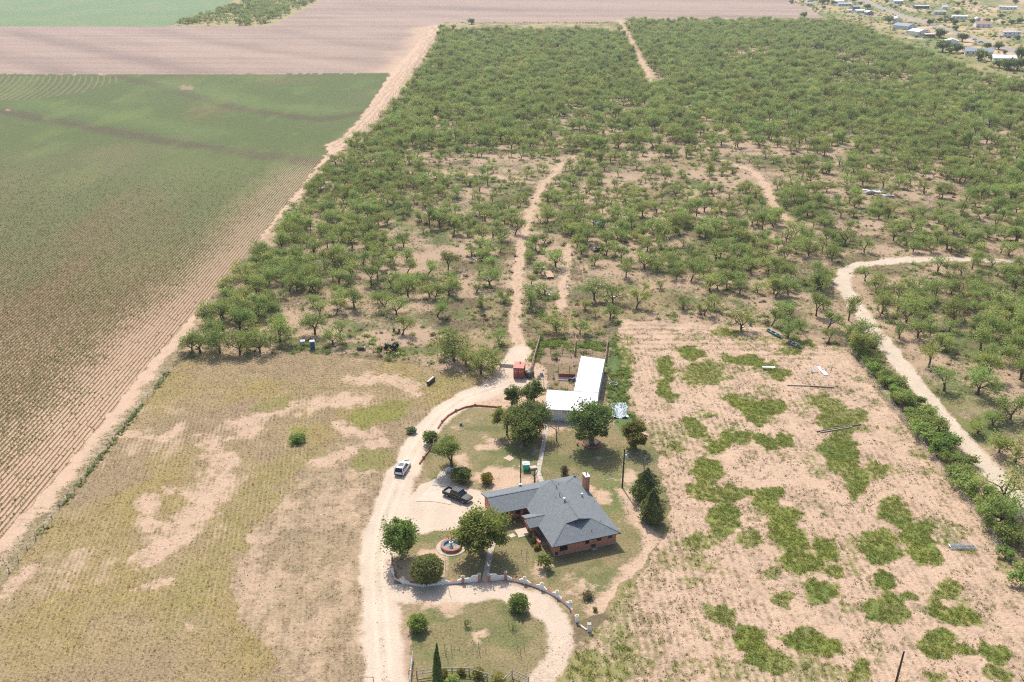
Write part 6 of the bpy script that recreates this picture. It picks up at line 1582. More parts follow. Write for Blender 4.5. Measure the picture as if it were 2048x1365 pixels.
    for s in (.05, .35, .65, .95):
        b = MB(); b.tube([(d.x * s, -.75, .14), (d.x * s, .8, .14)], .045, 5); b.build('crossbar', GALV(), t)
    # troughs / boats at the top of the sandy field
    def boat(name, lb, p0, p1, w, m, mi):
        a, c = at(*p0), at(*p1); d = c - a; L_ = d.length; t = thing(name, lb, 'boat', tuple((a + c) / 2), math.atan2(d.y, d.x))
        rings = []
        for s, kw, z0 in ((-.5, .55, .15), (-.42, .9, .05), (0, 1, 0), (.35, .9, .05), (.5, .25, .28)):
            rings.append([(s * L_, -w / 2 * kw, .55), (s * L_, -w / 2 * kw * .75, z0), (s * L_, w / 2 * kw * .75, z0), (s * L_, w / 2 * kw, .55)])
        b = MB(); n = 4; V = [q for r_ in rings for q in r_]; F = []
        for i in range(4):
            for k in range(3): F.append((i * 4 + k, i * 4 + k + 1, i * 4 + 5 + k, i * 4 + 4 + k))
        F += [(3, 2, 1, 0), (16, 17, 18, 19)]; b.add(V, F); b.build('hull', m, t)
        b = MB()
        for s in (-.25, .1): b.box((s * L_, 0, .42), (.28, w * .9, .06))
        b.build('seat', mi, t)
        b = MB()
        for sg in (-1, 1): b.tube([(r_[0][0], sg * abs(r_[0][1]), .56) for r_ in rings], .04, 5)
        b.build('gunwale', mi, t); return t
    boat('trough_boat', 'long teal flat boat lying left under the leaning mesquite', (1534, 662), (1562, 677), .95, mat('teal_hull', (.04, .22, .24), .6, var=.15), mat('pale_teal', (.35, .48, .48), .6))
    boat('rowing_boat', 'grey rowing boat lying below the teal flat boat', (1577, 686.5), (1601, 698), 1.15, mat('grey_hull', (.20, .23, .26), .6), mat('pale_grey', (.45, .47, .48), .6))
    simple('barrel', 'upright blue barrel beside the mesquite at the field top', 'barrel', 1501, 652, lambda b: b.lathe([(.3, 0), (.34, .1), (.34, .45), (.36, .5), (.34, .55), (.34, .95), (.28, 1.0)], 12), mat('blue_drum', (.03, .16, .50), .4))
    simple('white_tub', 'white tub on the ground left of the blue barrel', 'tub', 1481.5, 655, lambda b: (b.lathe([(.3, 0), (.42, .5), (.38, .5), (.28, .06)], 12), b.box((.5, 0, .1), (.5, .3, .2))), WHITEP())
    # left edge of the scrub: toilet, tote, tractor, bits
    q = at(625.5, 698); t = thing('portable_toilet', 'blue portable toilet with pale roof at the edge of the scrub', 'portable toilet', (q.x, q.y, 0), R(12))
    b = MB(); b.box((0, 0, 1.08), (1.25, 1.25, 2.16)); b.build('cabin', mat('slate_blue_plastic', (.10, .19, .27), .6), t); b = MB(); b.box((0, 0, 2.22), (1.35, 1.35, .12), top=.8); b.build('roof', mat('pale_blue_roof', (.55, .62, .66), .6), t); b = MB(); b.box((.05, -.64, 1.0), (.75, .04, 1.8)); do = b.build('door', mat('dark_blue_door', (.05, .10, .15), .5), t); b = MB(); b.tube([(.5, .5, 2.2), (.5, .5, 2.55)], .06, 6); b.build('vent_pipe', GALV(), t)
    q = at(606, 690); t = thing('water_tote', 'white plastic water tote in a cage left of the portable toilet', 'tote', (q.x, q.y, 0), R(10))
    b = MB(); b.box((0, 0, .7), (1.15, 1.05, 1.0)); b.build('bottle', mat('milky_plastic', (.66, .70, .72), .5), t); b = MB()
    for x in (-.6, -.2, .2, .6):
        for y in (-.55, .55): b.bar((x, y, .15), (x, y, 1.25), .04)
    for z in (.35, .75, 1.15):
        for y in (-.56, .56): b.bar((-.6, y, z), (.6, y, z), .035)
    b.build('cage', GALV(), t); b = MB(); b.box((0, 0, .1), (1.2, 1.1, .16)); b.build('pallet', WOODW(), t); b = MB(); b.lathe([(.12, 1.2), (.12, 1.28), (.02, 1.3)], 8); b.build('cap', mat('black_plastic', (.025, .025, .028), .5), t)
    q = at(723, 700); t = thing('metal_bin', 'long rusty bin lying in the weeds left of the old tractors', 'bin', (q.x, q.y, 0), R(-4)); b = MB(); b.box((0, 0, .45), (1.9, .9, .8)); b.build('body', mat('brown_rust', (.12, .06, .055), .8, var=.3), t); b = MB(); b.box((.93, 0, .5), (.08, 1.0, .95)); b.build('end_frame', GALV(), t)
    def tractor(name, lb, px, py, rz, m, sc, wheels=True):
        q = at(px, py); t = thing(name, lb, 'tractor', (q.x, q.y, 0), rz)
        b = MB(); b.box((.75, 0, .95), (1.7, .55, .55)); b.box((1.5, 0, .85), (.2, .6, .75)); b.box((-.25, 0, .8), (.9, .5, .5)); b.build('bonnet', m, t)
        b = MB(); b.box((-.75, 0, 1.05), (.5, .5, .1)); b.box((-.98, 0, 1.25), (.08, .5, .4)); b.build('seat', BLACKP(), t)
        b = MB(); b.tube([(-.1, 0, 1.1), (-.35, 0, 1.45)], .03, 5); b.lathe([(.2, 0), (.2, .04), (.16, .04), (.16, 0)], 10, (-.38, 0, 1.45)); b.build('steering_wheel', BLACKP(), t)
        b = MB(); b.tube([(.9, .1, 1.2), (.9, .1, 1.8)], .05, 6); b.build('exhaust', RUST(), t)
        for x, y, r_, w_ in ((-.6, .75, .72, .35), (-.6, -.75, .72, .35), (1.35, .5, .38, .2), (1.35, -.5, .38, .2)):
            b = MB(); rr = [(.001 + r_ * .5, -w_ / 2), (r_ * .93, -w_ / 2), (r_, -w_ * .3), (r_, w_ * .3), (r_ * .93, w_ / 2), (r_ * .5, w_ / 2)]; b.lathe(rr, 16); o = b.build('wheel', RUBBER(), t, (x, y, r_)); o.rotation_euler = (math.pi / 2, 0, 0)
            b = MB(); b.lathe([(r_ * .52, -w_ * .3), (r_ * .52, w_ * .3)], 12); b.build('rim', mat('pale_rim', (.40, .36, .22), .6), o)
        b = MB(); b.box((-.6, .72, 1.3), (.9, .4, .06)); b.box((-.6, -.72, 1.3), (.9, .4, .06)); b.build('fender', m, t)
        t.scale = (sc, sc, sc); return t
    tractor('tractor', 'old dark green tractor parked in the weeds', 784, 699, R(165), mat('old_green_paint', (.04, .075, .03), .7, var=.3), 1.15)
    tractor('garden_tractor', 'small rust red tractor just left of the green tractor', 760, 701, R(80), mat('dull_red_paint', (.17, .04, .03), .7, var=.3), .62)
    q = at(779, 708); t = thing('rusty_implement', 'rusty orange and black implement in front of the green tractor', 'implement', (q.x, q.y, 0), R(60)); b = MB(); b.box((0, 0, .5), (1.3, .4, .4)); b.box((.3, 0, .85), (.5, .35, .3)); b.build('hopper', mat('orange_rust', (.38, .15, .06), .8), t); b = MB(); b.bar((-1.1, 0, .3), (1.0, .1, .5), .14); b.bar((-.5, -.5, .25), (-.5, .5, .25), .12); b.build('frame', BLACKP(), t)
    for y in (-.5, .5):
        b = MB(); b.lathe([(.1, -.08), (.33, -.08), (.33, .08), (.1, .08)], 12); o = b.build('wheel', RUBBER(), t, (-.4, y, .33)); o.rotation_euler = (math.pi / 2, 0, 0)
    simple('white_bucket', 'white bucket in the weeds right of the rusty implement', 'bucket', 796, 709, lambda b: (b.lathe([(.25, 0), (.33, .45), (.3, .45), (.22, .05)], 10), b.box((-.4, .1, .12), (.5, .3, .2))), WHITEP())
    q = at(862, 766); t = thing('feed_trough', 'long dark trough with pale lid standing by the pasture', 'trough', (q.x, q.y, 0), R(66)); b = MB(); b.box((0, 0, .55), (3.0, .7, .75)); b.build('body', mat('dark_trough', (.06, .05, .045), .8), t); b = MB(); b.box((0, .1, .95), (3.05, .4, .06)); b.build('lid', mat('pale_lid', (.55, .50, .46), .7), t)
    for s in (-1.2, 1.2):
        b = MB(); b.box((s, 0, .09), (.2, .6, .18)); b.build('leg', WOODP(), t)
    q = at(902, 722); t = thing('pipe_gate', 'white pipe gate frame under the big mesquite clump', 'gate', (q.x, q.y, 0)); b = MB(); b.tube([(-.8, 0, 0), (-.8, 0, 1.5), (.9, 0, 1.5), (.9, 0, 0)], .06, 6); b.tube([(-.8, 0, .1), (.9, 0, 1.4)], .05, 6); b.build('frame', WHITEP(), t)
    # odd bits
    for px, py, lb, kx in [(788, 663, 'dark barrel left of the leaning mesquite above the tractors', (.06, .09, .06)), (798.5, 664, 'brown barrel right beside the leaning mesquite trunk', (.16, .08, .05))]:
        simple('barrel', lb, 'barrel', px, py, lambda b: b.lathe([(.28, 0), (.32, .1), (.32, .8), (.26, .9)], 10), mat('barrel_%d' % px, kx, .7))
    simple('tyre', 'black tyre lying right of the two-track near the corral', 'tyre', 1082, 622, lambda b: (b.lathe([(.25, 0), (.45, .02), (.5, .12), (.45, .24), (.25, .24)], 14), b.lathe([(.2, .24), (.42, .26), (.45, .4), (.3, .48)], 14, (.3, .1, 0))), RUBBER())
    # junk in the scrub
    q = at(1098, 552); t = thing('plank_stack', 'stack of bare planks on bearers right of the two-track', 'plank stack', (q.x, q.y, 0), R(8))
    for k in range(8):
        b = MB(); b.box((-1.0 + k * .28, random.uniform(-.15, .15), .55 + (k % 2) * .03), (.25, 5.6, .10)); b.build('plank', PLANK(), t)
    for y in (-2, 0, 2):
        b = MB(); b.box((0, y, .25), (2.3, .25, .5)); b.build('bearer', WOODP(), t)
    q = at(1080, 538); b = MB(); b.box((0, 0, .4), (3.2, .8, .12)); b.box((-1.3, 0, .17), (.1, .6, .34)); b.box((1.3, 0, .17), (.1, .6, .34)); tag(b.build('metal_sheet', GALV(), None, (q.x, q.y, 0)), 'grey metal sheet on blocks beside the plank stack', 'sheet')
    q = at(1198, 455); t = thing('tin_shed', 'small shed with pale blue tin roof half hidden in the scrub', 'shed', (q.x, q.y, 0), R(15)); t.scale = (.72, .72, .8); b = MB(); b.box((0, 0, 1.0), (4.0, 5.0, 2.0)); b.build('wall', mat('grey_boards', (.30, .30, .30), .9), t); b = MB(); b.slab([(-2.3, -2.8, 2.05), (2.3, -2.8, 2.05), (2.3, 2.8, 2.4), (-2.3, 2.8, 2.4)], .06); b.build('roof', mat('pale_blue_tin', (.36, .45, .52), .5, var=.2), t); b = MB(); b.box((0, -2.53, .9), (1.0, .06, 1.8)); b.build('door', WOODW(), t)
    simple('rusty_barrel', 'rust brown barrel left of the pale blue shed roof', 'barrel', 1181, 437, lambda b: b.lathe([(.35, 0), (.38, .1), (.38, 1.1), (.3, 1.2)], 10), RUST())
    q = at(1196, 503); t = thing('car_wreck', 'black car wreck under the mesquites right of the two-track', 'car wreck', (q.x, q.y, 0), R(200)); b = MB(); b.loft([[(x, -w_, .25), (x, w_, .25), (x, w_ * .95, z), (x, -w_ * .95, z)] for x, w_, z in ((-1.8, .7, .6), (-1.6, .8, .85), (1.4, .8, .85), (1.8, .65, .6))]); b.build('body', BLACKP(), t); b = MB(); b.loft([[(x, -w_, .85), (x, w_, .85), (x + dx, w_ * .8, 1.35), (x + dx, -w_ * .8, 1.35)] for x, w_, dx in ((-1.2, .72, .3), (.9, .72, -.4))]); b.build('cabin', GLASS(), t)
    for x in (-1.15, 1.15):
        for y in (-.75, .75):
            b = MB(); b.lathe([(.1, -.1), (.32, -.1), (.32, .1), (.1, .1)], 12); o = b.build('wheel', RUBBER(), t, (x, y, .32)); o.rotation_euler = (math.pi / 2, 0, 0)
    def chair(lb, px, py, rz):
        q = at(px, py); t = thing('lawn_chair', lb, 'chair', (q.x, q.y, 0), rz, 'white lawn chairs in the scrub'); b = MB(); b.box((0, 0, .45), (.6, .6, .08)); b.build('seat', WHITEP(), t); b = MB(); b.box((0, .3, .8), (.6, .08, .65)); b.build('backrest', WHITEP(), t)
        for x in (-.26, .26):
            for y in (-.26, .26):
                b = MB(); b.box((x, y, .21), (.07, .07, .42)); b.build('leg', WHITEP(), t)
    chair('upper white lawn chair beside the two-track scrub trees', 1097, 584, .4); chair('lower white lawn chair beside the two-track scrub trees', 1098, 592, 2.0); chair('white chair on the sandy strip right of the lawn chairs', 1134, 576, 1.0)
    for px, py, lb in [(1200, 571, 'white pipe lying on the bare spot below the plank stack'), (1222, 596, 'white sheet lying under the mesquite right of the chairs')]:
        q = at(px, py); b = MB(); b.bar((-1.1, -.1, .18), (1.1, .2, .22), .35, .16); tag(b.build('scrap_sheet', WHITEP(), None, (q.x, q.y, 0)), lb, 'scrap')
    q = at(950, 520); b = MB(); b.tube([(-.6, .8, .25), (0, 0, .2), (.8, -1.2, .12)], .14, 6); b.box((-.7, .9, .2), (.6, .6, .4)); tag(b.build('pipe_junk', WHITEP(), None, (q.x, q.y, 0)), 'white bent pipe junk left of the two-track', 'scrap')
    q = at(1174, 610); t = thing('water_trough', 'dark grey trough under the wide mesquite right of the track', 'trough', (q.x, q.y, 0)); b = MB(); b.lathe([(.7, 0), (.75, .5), (.7, .5), (.66, .1), (.02, .1)], 14); b.build('tub', mat('dark_grey_drum', (.06, .065, .07), .5), t)
    q = at(1745, 388); t = thing('aircraft_wreck', 'pale wrecked light aircraft fuselage and wings lying in the scrub', 'aircraft', (q.x, q.y, 0), R(25)); b = MB(); b.tube([(-4, 0, .6), (-3.3, 0, .8), (-1, 0, .95), (1.5, 0, .8), (4.5, 0, .7)], [.1, .5, .75, .5, .12], 10); b.build('fuselage', mat('pale_grey', (.45, .47, .48), .6), t); b = MB(); b.box((-.8, 0, 1.35), (1.2, 7.5, .12), .5); b.build('wing', WHITEM(), t); b = MB(); b.box((-1.6, 0, 1.3), (1.0, .8, .4), top=.7); b.build('canopy', mat('blue_canopy', (.10, .16, .30), .3), t); b = MB(); b.box((4.2, 0, 1.2), (.8, .08, 1.0)); b.box((4.2, 0, .8), (.7, 2.2, .07)); b.build('tail', WHITEM(), t)
    q = at(1768, 392); b = MB(); b.box((0, 0, .4), (7.5, 1.0, .16), -.25); b.box((1, -1.2, .3), (4, .7, .14), .2); b.box((0, 0, .16), (.3, .8, .32)); tag(b.build('wing_panel', WHITEM(), None, (q.x, q.y, 0)), 'loose white wing panels lying right of the aircraft wreck', 'wing')
    simple('white_bag', 'white bag in the scrub near the right lane end', 'bag', 2012, 494, lambda b: b.lathe([(.3, 0), (.5, .3), (.4, .6), (.1, .8)], 8), WHITEP())

# ------------------------------------------------------------------ vehicles
def vehicle_parts(t, L_, W_, H_, paint, kind, detail=True):
    """x forward; kinds: suv, pickup, sedan, van"""
    wr = .36 if kind != 'pickup' else .42
    zb, belt = .30 if kind != 'pickup' else .42, (1.02 if kind == 'suv' else 1.16 if kind == 'pickup' else .88)
    h = L_ / 2; w = W_ / 2
    hood = belt - (.10 if kind != 'pickup' else .06)
    st = [(-h, w * .80, zb + .18, belt - .28), (-h + .08, w * .93, zb + .05, belt - .08), (-h + .4, w, zb, belt), (-.1 * L_, w, zb, belt), (.14 * L_, w, zb, belt), (h - 1.3, w, zb, hood + .02), (h - .45, w * .96, zb, hood - .05), (h - .1, w * .86, zb + .05, hood - .18), (h, w * .72, zb + .15, hood - .36)]
    if kind == 'pickup': st[0] = (-h, w * .96, zb + .1, belt - .02); st[1] = (-h + .06, w * .98, zb, belt); st[-2] = (h - .08, w * .92, zb + .05, hood - .1); st[-1] = (h, w * .84, zb + .1, hood - .22)
    rings = [[(x, -hw * .92, z0), (x, -hw, z0 + .14), (x, -hw, (z0 + z1) / 2 + .05), (x, -hw * .95, z1 - .06), (x, -hw * .85, z1), (x, hw * .85, z1), (x, hw * .95, z1 - .06), (x, hw, (z0 + z1) / 2 + .05), (x, hw, z0 + .14), (x, hw * .92, z0)] for x, hw, z0, z1 in st]
    b = MB()
    if kind == 'pickup':
        bed0, bed1 = -h + .1, -h + .30 * L_
        rr = [r for r, s in zip(rings, st)]
        # front part as a loft from the bed bulkhead forward, bed as open tray
        x1 = bed1 + .02
        rr2 = [[(x1, y, z) for (_, y, z) in rings[3]]] + rings[4:]
        b.loft(rr2)
        b.box(((-h + x1) / 2, 0, zb + .17), (x1 + h, W_ * .95, .34))
        for s in (-1, 1): b.box(((-h + x1) / 2, s * (w - .09), (zb + belt) / 2 + .1), (x1 + h - .02, .16, belt - zb - .2))
        b.box((-h + .05, 0, (zb + belt) / 2 + .1), (.1, W_ * .86, belt - zb - .24))
    else: b.loft(rings)
    body = b.build('body', paint, t, smooth=False)
    if kind == 'pickup':
        b = MB(); b.box(((-h + bed1) / 2 + .06, 0, zb + .37), (bed1 + h - .25, W_ - .42, .05)); b.build('bed_liner', mat('bed_liner', (.30, .29, .28), .8), t)
    cab = {'suv': (-h + .12, -h + .55, h - 2.35, h - 1.55), 'pickup': (-h + .30 * L_ + .05, -h + .30 * L_ + .22, h - 2.25, h - 1.45), 'sedan': (-h + .55, -h + 1.2, h - 2.3, h - 1.35), 'van': (-h + .08, -h + .3, h - 1.6, h - .75)}[kind]
    xb, xr1, xr2, xf = cab; wb, wt = w * .90, w * .74
    zt = H_ - .06
    b = MB(); b.loft([[(xb, -wb, belt - .03), (xr1, -wt, zt), (xr1, wt, zt), (xb, wb, belt - .03)], [(xf, -wb, belt - .03), (xr2, -wt, zt), (xr2, wt, zt), (xf, wb, belt - .03)]]); b.build('window_glass', GLASS(), t)
    b = MB(); b.loft([[(x, -wt * 1.03, zt - .02), (x, -wt * .94, zt + .06), (x, wt * .94, zt + .06), (x, wt * 1.03, zt - .02)] for x in (xr1 - .04, (xr1 + xr2) / 2, xr2 + .03)]); ro = b.build('roof', paint, t)
    if detail:
        if kind == 'suv': b = MB(); b.box(((xr1 + xr2) / 2 + .15, 0, zt + .075), (1.25, wt * 1.3, .02)); b.build('sunroof', mat('sunroof_glass', (.10, .12, .14), .1), ro)
        b = MB()
        for s in (-1, 1): b.bar((xr1 + .1, s * wt * .86, zt + .12), (xr2 - .15, s * wt * .86, zt + .12), .04)
        if kind == 'pickup':
            for x in np.linspace(xr1 + .15, xr2 - .2, 4): b.bar((x, -wt * .86, zt + .13), (x, wt * .86, zt + .13), .05)
        b.build('roof_rack', mat('rack_grey', (.16, .17, .18), .5), ro)
        b = MB()
        for s in (-1, 1):
            b.bar((xf, s * wb, belt), (xr2, s * wt, zt), .07); b.bar((xb, s * wb, belt), (xr1, s * wt, zt), .09 if kind != 'suv' else .2)
            xm = (xr1 + xr2) / 2; b.bar((xm, s * wb, belt), (xm, s * wt, zt), .08)
            if kind == 'suv': xm = xr1 + .5; b.bar((xm - .1, s * wb, belt), (xm, s * wt, zt), .12)
        b.build('pillar', paint, t)
        for s in (-1, 1):
            b = MB(); b.box((xf - .25, s * (w + .08), belt + .08), (.14, .2, .16)); b.build('mirror', paint, t)
            b = MB(); b.box((h - .16, s * w * .68, hood - .24), (.2, .36, .14)); b.build('headlight', mat('lamp_glass', (.75, .75, .75), .1), t)
            b = MB(); b.box((-h + .05, s * w * .80, belt - .26), (.14, .22, .24 if kind != 'pickup' else .34)); b.build('tail_light', mat('red_lamp', (.40, .02, .02), .2), t)
            for x in ((xr1 + xr2) / 2 + .45, (xr1 + xr2) / 2 - .5):
                b = MB(); b.box((x, s * (w + .004), (zb + belt) / 2 + .02), (.92, .012, belt - zb - .26)); d = b.build('door', paint, t); b = MB(); b.box((x - .3, s * (w + .02), belt - .2), (.16, .03, .03)); b.build('handle', CHROME() if kind == 'pickup' else paint, d)
        b = MB(); b.box((h - .02, 0, zb + .42), (.06, W_ * .5, .26)); b.build('grille', BLACKP(), t)
        b = MB(); b.box((h - .02, 0, zb + .16), (.16, W_ * .78, .18)); b.build('front_bumper', CHROME() if kind == 'pickup' else paint, t)
        b = MB(); b.box((-h, 0, zb + .14), (.16, W_ * .84, .18)); b.build('rear_bumper', BLACKP(), t)
        b = MB(); b.box((-h - .02, 0, belt - .3), (.02, .34, .16)); b.build('number_plate', WHITEP(), t)
    ax = (h - .95, -h + 1.0) if kind != 'pickup' else (h - 1.0, -h + 1.15)
    wm = MB(); wm.lathe([(.18, -.12), (wr * .92, -.12), (wr, -.08), (wr, .08), (wr * .92, .12), (.18, .12)], 14); wme = wm.mesh('wheel', RUBBER())
    rm = MB(); rm.lathe([(.23, -.125), (.23, .125)], 10); rme = rm.mesh('rim', mat('wheel_rim', (.35, .35, .36), .35, .6))
    for x in ax:
        for s in (-1, 1):
            o = put('wheel', wme, t, (x, s * (w - .10), wr)); o.rotation_euler = (math.pi / 2, 0, 0)
            if detail: put('rim', rme, o)
def vehicles():
    d = Vector((.235, .972, 0)); q = Vector((-21.77, 162.87, 0))
    t = thing('suv_car', 'white large sport utility vehicle driving up the dirt drive', 'suv', q, math.atan2(d.y, d.x)); vehicle_parts(t, 5.0, 2.0, 1.76, mat('white_car_paint', (.80, .80, .80), .25, coat=.5, var=.02), 'suv')
    d = Vector((.823, -.568, 0)); q = Vector((-10.3, 152.9, 0))
    t = thing('pickup_truck', 'black crew cab pickup with roof rack parked on the concrete apron', 'pickup', q, math.atan2(d.y, d.x)); vehicle_parts(t, 5.9, 2.05, 1.92, mat('black_car_paint', (.022, .024, .030), .32, coat=0, var=.05, spec=.35), 'pickup')

# ------------------------------------------------------------------ the settlement far off on the right
def far_house(lb, px, py, w, d, h, roof, wall, rz=0.0, cat='house', rh=1.2, name='far_house', shed=False):
    h, rh, d = h * 1.22, rh * 1.45, d * 1.2
    q = at(px, py); t = thing(name, lb, cat, (q.x, q.y + d / 2, 0), rz, 'buildings of the far settlement')
    b = MB(); b.box((0, 0, h / 2), (w, d, h)); b.build('wall', wall, t)
    b = MB(); o = .35
    if shed: b.slab([(-w / 2 - o, -d / 2 - o, h + .05), (w / 2 + o, -d / 2 - o, h + .05), (w / 2 + o, d / 2 + o, h + .5), (-w / 2 - o, d / 2 + o, h + .5)], .12)
    elif w >= d:
        b.slab([(-w / 2 - o, -d / 2 - o, h), (w / 2 + o, -d / 2 - o, h), (w / 2 + o, 0, h + rh), (-w / 2 - o, 0, h + rh)], .14); b.slab([(w / 2 + o, d / 2 + o, h), (-w / 2 - o, d / 2 + o, h), (-w / 2 - o, 0, h + rh), (w / 2 + o, 0, h + rh)], .14)
    else:
        b.slab([(-w / 2 - o, -d / 2 - o, h), (0, -d / 2 - o, h + rh), (0, d / 2 + o, h + rh), (-w / 2 - o, d / 2 + o, h)][::1], .14); b.slab([(0, -d / 2 - o, h + rh), (w / 2 + o, -d / 2 - o, h), (w / 2 + o, d / 2 + o, h), (0, d / 2 + o, h + rh)], .14)
    b.build('roof', roof, t)
    if not shed:
        b = MB()
        if w >= d:
            for s in (-1, 1): b.add([(s * w / 2, -d / 2, h), (s * w / 2, d / 2, h), (s * w / 2, 0, h + rh - .12)], [(0, 1, 2)])
        else:
            for s in (-1, 1): b.add([(-w / 2, s * d / 2, h), (w / 2, s * d / 2, h), (0, s * d / 2, h + rh - .12)], [(0, 1, 2)])
        b.build('gable', wall, t)
    n = max(1, int(w / 4))
    for i in range(n):
        x = -w / 2 + w * (i + .5) / n
        if i == n // 2 and n > 1:
            b = MB(); b.box((x, -d / 2 - .03, 1.0), (1.0, .06, 2.0)); b.build('door', mat('far_door', (.25, .22, .2), .7), t)
        else:
            b = MB(); b.box((x, -d / 2 - .03, h * .58), (1.3, .06, 1.1)); b.build('window', GLASS(), t)
    return t
def settlement():
    RW, RG, RB, RR, RL = mat('far_white_roof', (.80, .80, .80), .5), mat('far_grey_roof', (.30, .31, .34), .8), mat('far_blue_roof', (.26, .31, .38), .7), mat('far_red_roof', (.45, .28, .22), .8), mat('far_pale_roof', (.58, .60, .63), .6)
    WW, WC, WB, WD = mat('far_white_wall', (.85, .85, .84), .8), mat('far_cream_wall', (.72, .66, .56), .8), mat('far_blue_wall', (.56, .66, .74), .8), mat('far_dark_wall', (.16, .17, .20), .8)
    H = far_house
    H('long white roofed carport behind the white trailer', 1679, 8, 12, 7, 2.6, RW, WB, 0, 'carport', .6)
    H('long white trailer home at the far left of the settlement', 1690, 12.5, 17, 5, 2.6, RW, WB, -.05, 'mobile home', .5)
    H('dark grey house behind the two white roofs', 1713, 20, 8, 6, 2.6, RG, WD)
    H('small white shed left of the blue-grey houses', 1699.5, 26, 5, 4, 2.4, RW, WW, 0, 'shed', .5)
    H('flat white roofed house of the blue-grey pair', 1721, 27, 11, 9, 2.6, RW, WB, .1, 'house', .8)
    H('blue-grey house with white roof, right of the pair', 1740, 31, 8, 7, 2.7, RW, mat('far_slate_wall', (.20, .24, .29), .8), .05)
    H('pale blue house at the top edge left of the street bend', 1797, 8, 12, 8, 2.8, RW, WB)
    H('white gabled metal house beside the dark round tree', 1797, 46, 10, 13, 3.0, RW, WW, -.15, 'house', 1.4)
    H('long grey roofed pale blue house right of the white gabled one', 1815, 60, 13, 15, 2.8, RG, WB, .55, 'house', 1.6)
    H('white roofed house with the peach awning', 1841, 71, 13, 11, 2.8, RW, WW, .45, 'house', 1.4)
    H('low dark shed left of the white roofed house', 1823, 69, 5, 3.5, 2.2, RG, WD, 0, 'shed', .4)
    H('peach coloured awning in front of the white roofed house', 1860, 75, 9, 4, 2.2, mat('far_peach_roof', (.70, .52, .40), .7), WD, 0, 'awning', .4, 'awning', True)
    H('white house with grey gable between the dark trees', 1908, 91, 11, 10, 2.8, RL, WW, -.35, 'house', 1.3)
    H('long blue roofed cream house nearest the scrub', 1962, 112, 21, 9, 2.8, RB, WC, -.35, 'house', 1.6)
    H('white roofed house partly behind the row of trees', 2012, 126, 17, 9, 2.8, RW, WW, -.2, 'house', 1.4)
    H('small white shed nearest the camera at the right edge', 2026, 168, 5, 7, 2.4, RW, WB, -.4, 'shed', .7)
    H('white house with a reddish hip roof right of the street', 1968, 55.5, 15, 8, 2.8, RR, WW, -.1, 'house', 1.6)
    H('small white cottage behind the reddish roof', 1956, 44, 5, 5, 2.6, RL, WW)
    H('white mobile home behind the row of bushes', 1921, 39, 16, 6, 2.7, RW, WW, -.2, 'mobile home', .7)
    H('cream house with a low grey roof at the street', 1881, 30, 14, 8, 2.7, mat('far_taupe_roof', (.42, .38, .37), .8), WC, -.1)
    H('dark blue long mobile home at the far street side', 1844, 18, 18, 6, 2.8, RL, mat('far_navy_wall', (.07, .10, .16), .7), 0, 'mobile home', .5)
    H('white domed tent right of the dark blue mobile home', 1890, 18, 6.5, 5, 1.6, RW, WW, 0, 'tent', 1.6)
    H('long white mobile home alone in the far sandy lot', 2018, 20, 20, 6, 2.8, RL, WW, -.5, 'mobile home', .7)
    H('white travel trailer with tall front by the row of cars', 2023, 73, 17, 4, 3.6, RW, WW, .05, 'trailer', .2)
    H('pale bluish trailer at the far top left of the settlement', 1619, 12, 8, 4, 2.6, RL, WB, 0, 'trailer', .3)
    H('white roofed barn at the top edge of the settlement', 1627, 2, 12, 7, 2.8, RW, WB, 0, 'house', .8)
    cw, cd, cg, cb, cr = mat('far_car_white', (.75, .75, .75), .3), mat('far_car_dark', (.03, .03, .035), .3), mat('far_car_silver', (.42, .44, .46), .3, .3), mat('far_car_teal', (.04, .12, .16), .3), mat('far_car_red', (.35, .03, .03), .3)
    cars = [(1767, 14, .5, 'sedan', cw, 'white car driving on the far street'), (1893, 36, 0.1, 'pickup', cd, 'dark pickup left of the white mobile home'), (1849, 76.5, .1, 'sedan', cg, 'silver car in front of the white roofed house'), (1862, 76.5, .1, 'suv', cd, 'black car under the peach awning'), (1948.5, 80.5, .1, 'sedan', cw, 'white car on the bare lot right of the dark round tree'), (1961, 86, .1, 'pickup', cw, 'white pickup with a red front below the white car'), (1988, 74.5, .1, 'pickup', cb, 'dark teal pickup, leftmost in the row by the tall trailer'), (2003, 75, .1, 'sedan', cg, 'silver car, second in the row by the tall trailer'), (2017, 76.5, .2, 'sedan', cd, 'black car, third in the row by the tall trailer'), (2030, 75.5, .1, 'sedan', cg, 'silver car, rightmost in the row by the tall trailer'), (2007, 33, -.6, 'pickup', cb, 'dark blue pickup among the bushes on the right'), (2016, 37.5, 0, 'sedan', cw, 'white car beside the dark blue pickup on the right'), (1838, 53, 0, 'sedan', cd, 'dark car behind the long pale blue house'), (1815, 66, .6, 'sedan', cw, 'white car left of the low dark shed'), (1834, 75, 0, 'sedan', cd, 'dark car left of the silver car at the white roofed house'), (1605, 5, .1, 'sedan', cd, 'dark car at the far top left of the settlement'), (1592, 5.5, .1, 'sedan', cg, 'silver car at the field corner, far top left'), (1815, 14, 0, 'pickup', cw, 'white pickup left of the dark blue mobile home'), (1840, 25.5, .2, 'pickup', cg, 'silver pickup left of the cream house'), (1720, 33, 0, 'sedan', cw, 'white car in front of the blue-grey pair'), (1760, 32, .1, 'sedan', cg, 'silver car on the bare drive right of the blue-grey pair'), (1926, 44, 0, 'pickup', cg, 'grey flatbed in front of the white mobile home'), (1635, 20, .1, 'suv', cb, 'teal car parked below the bluish trailer')]
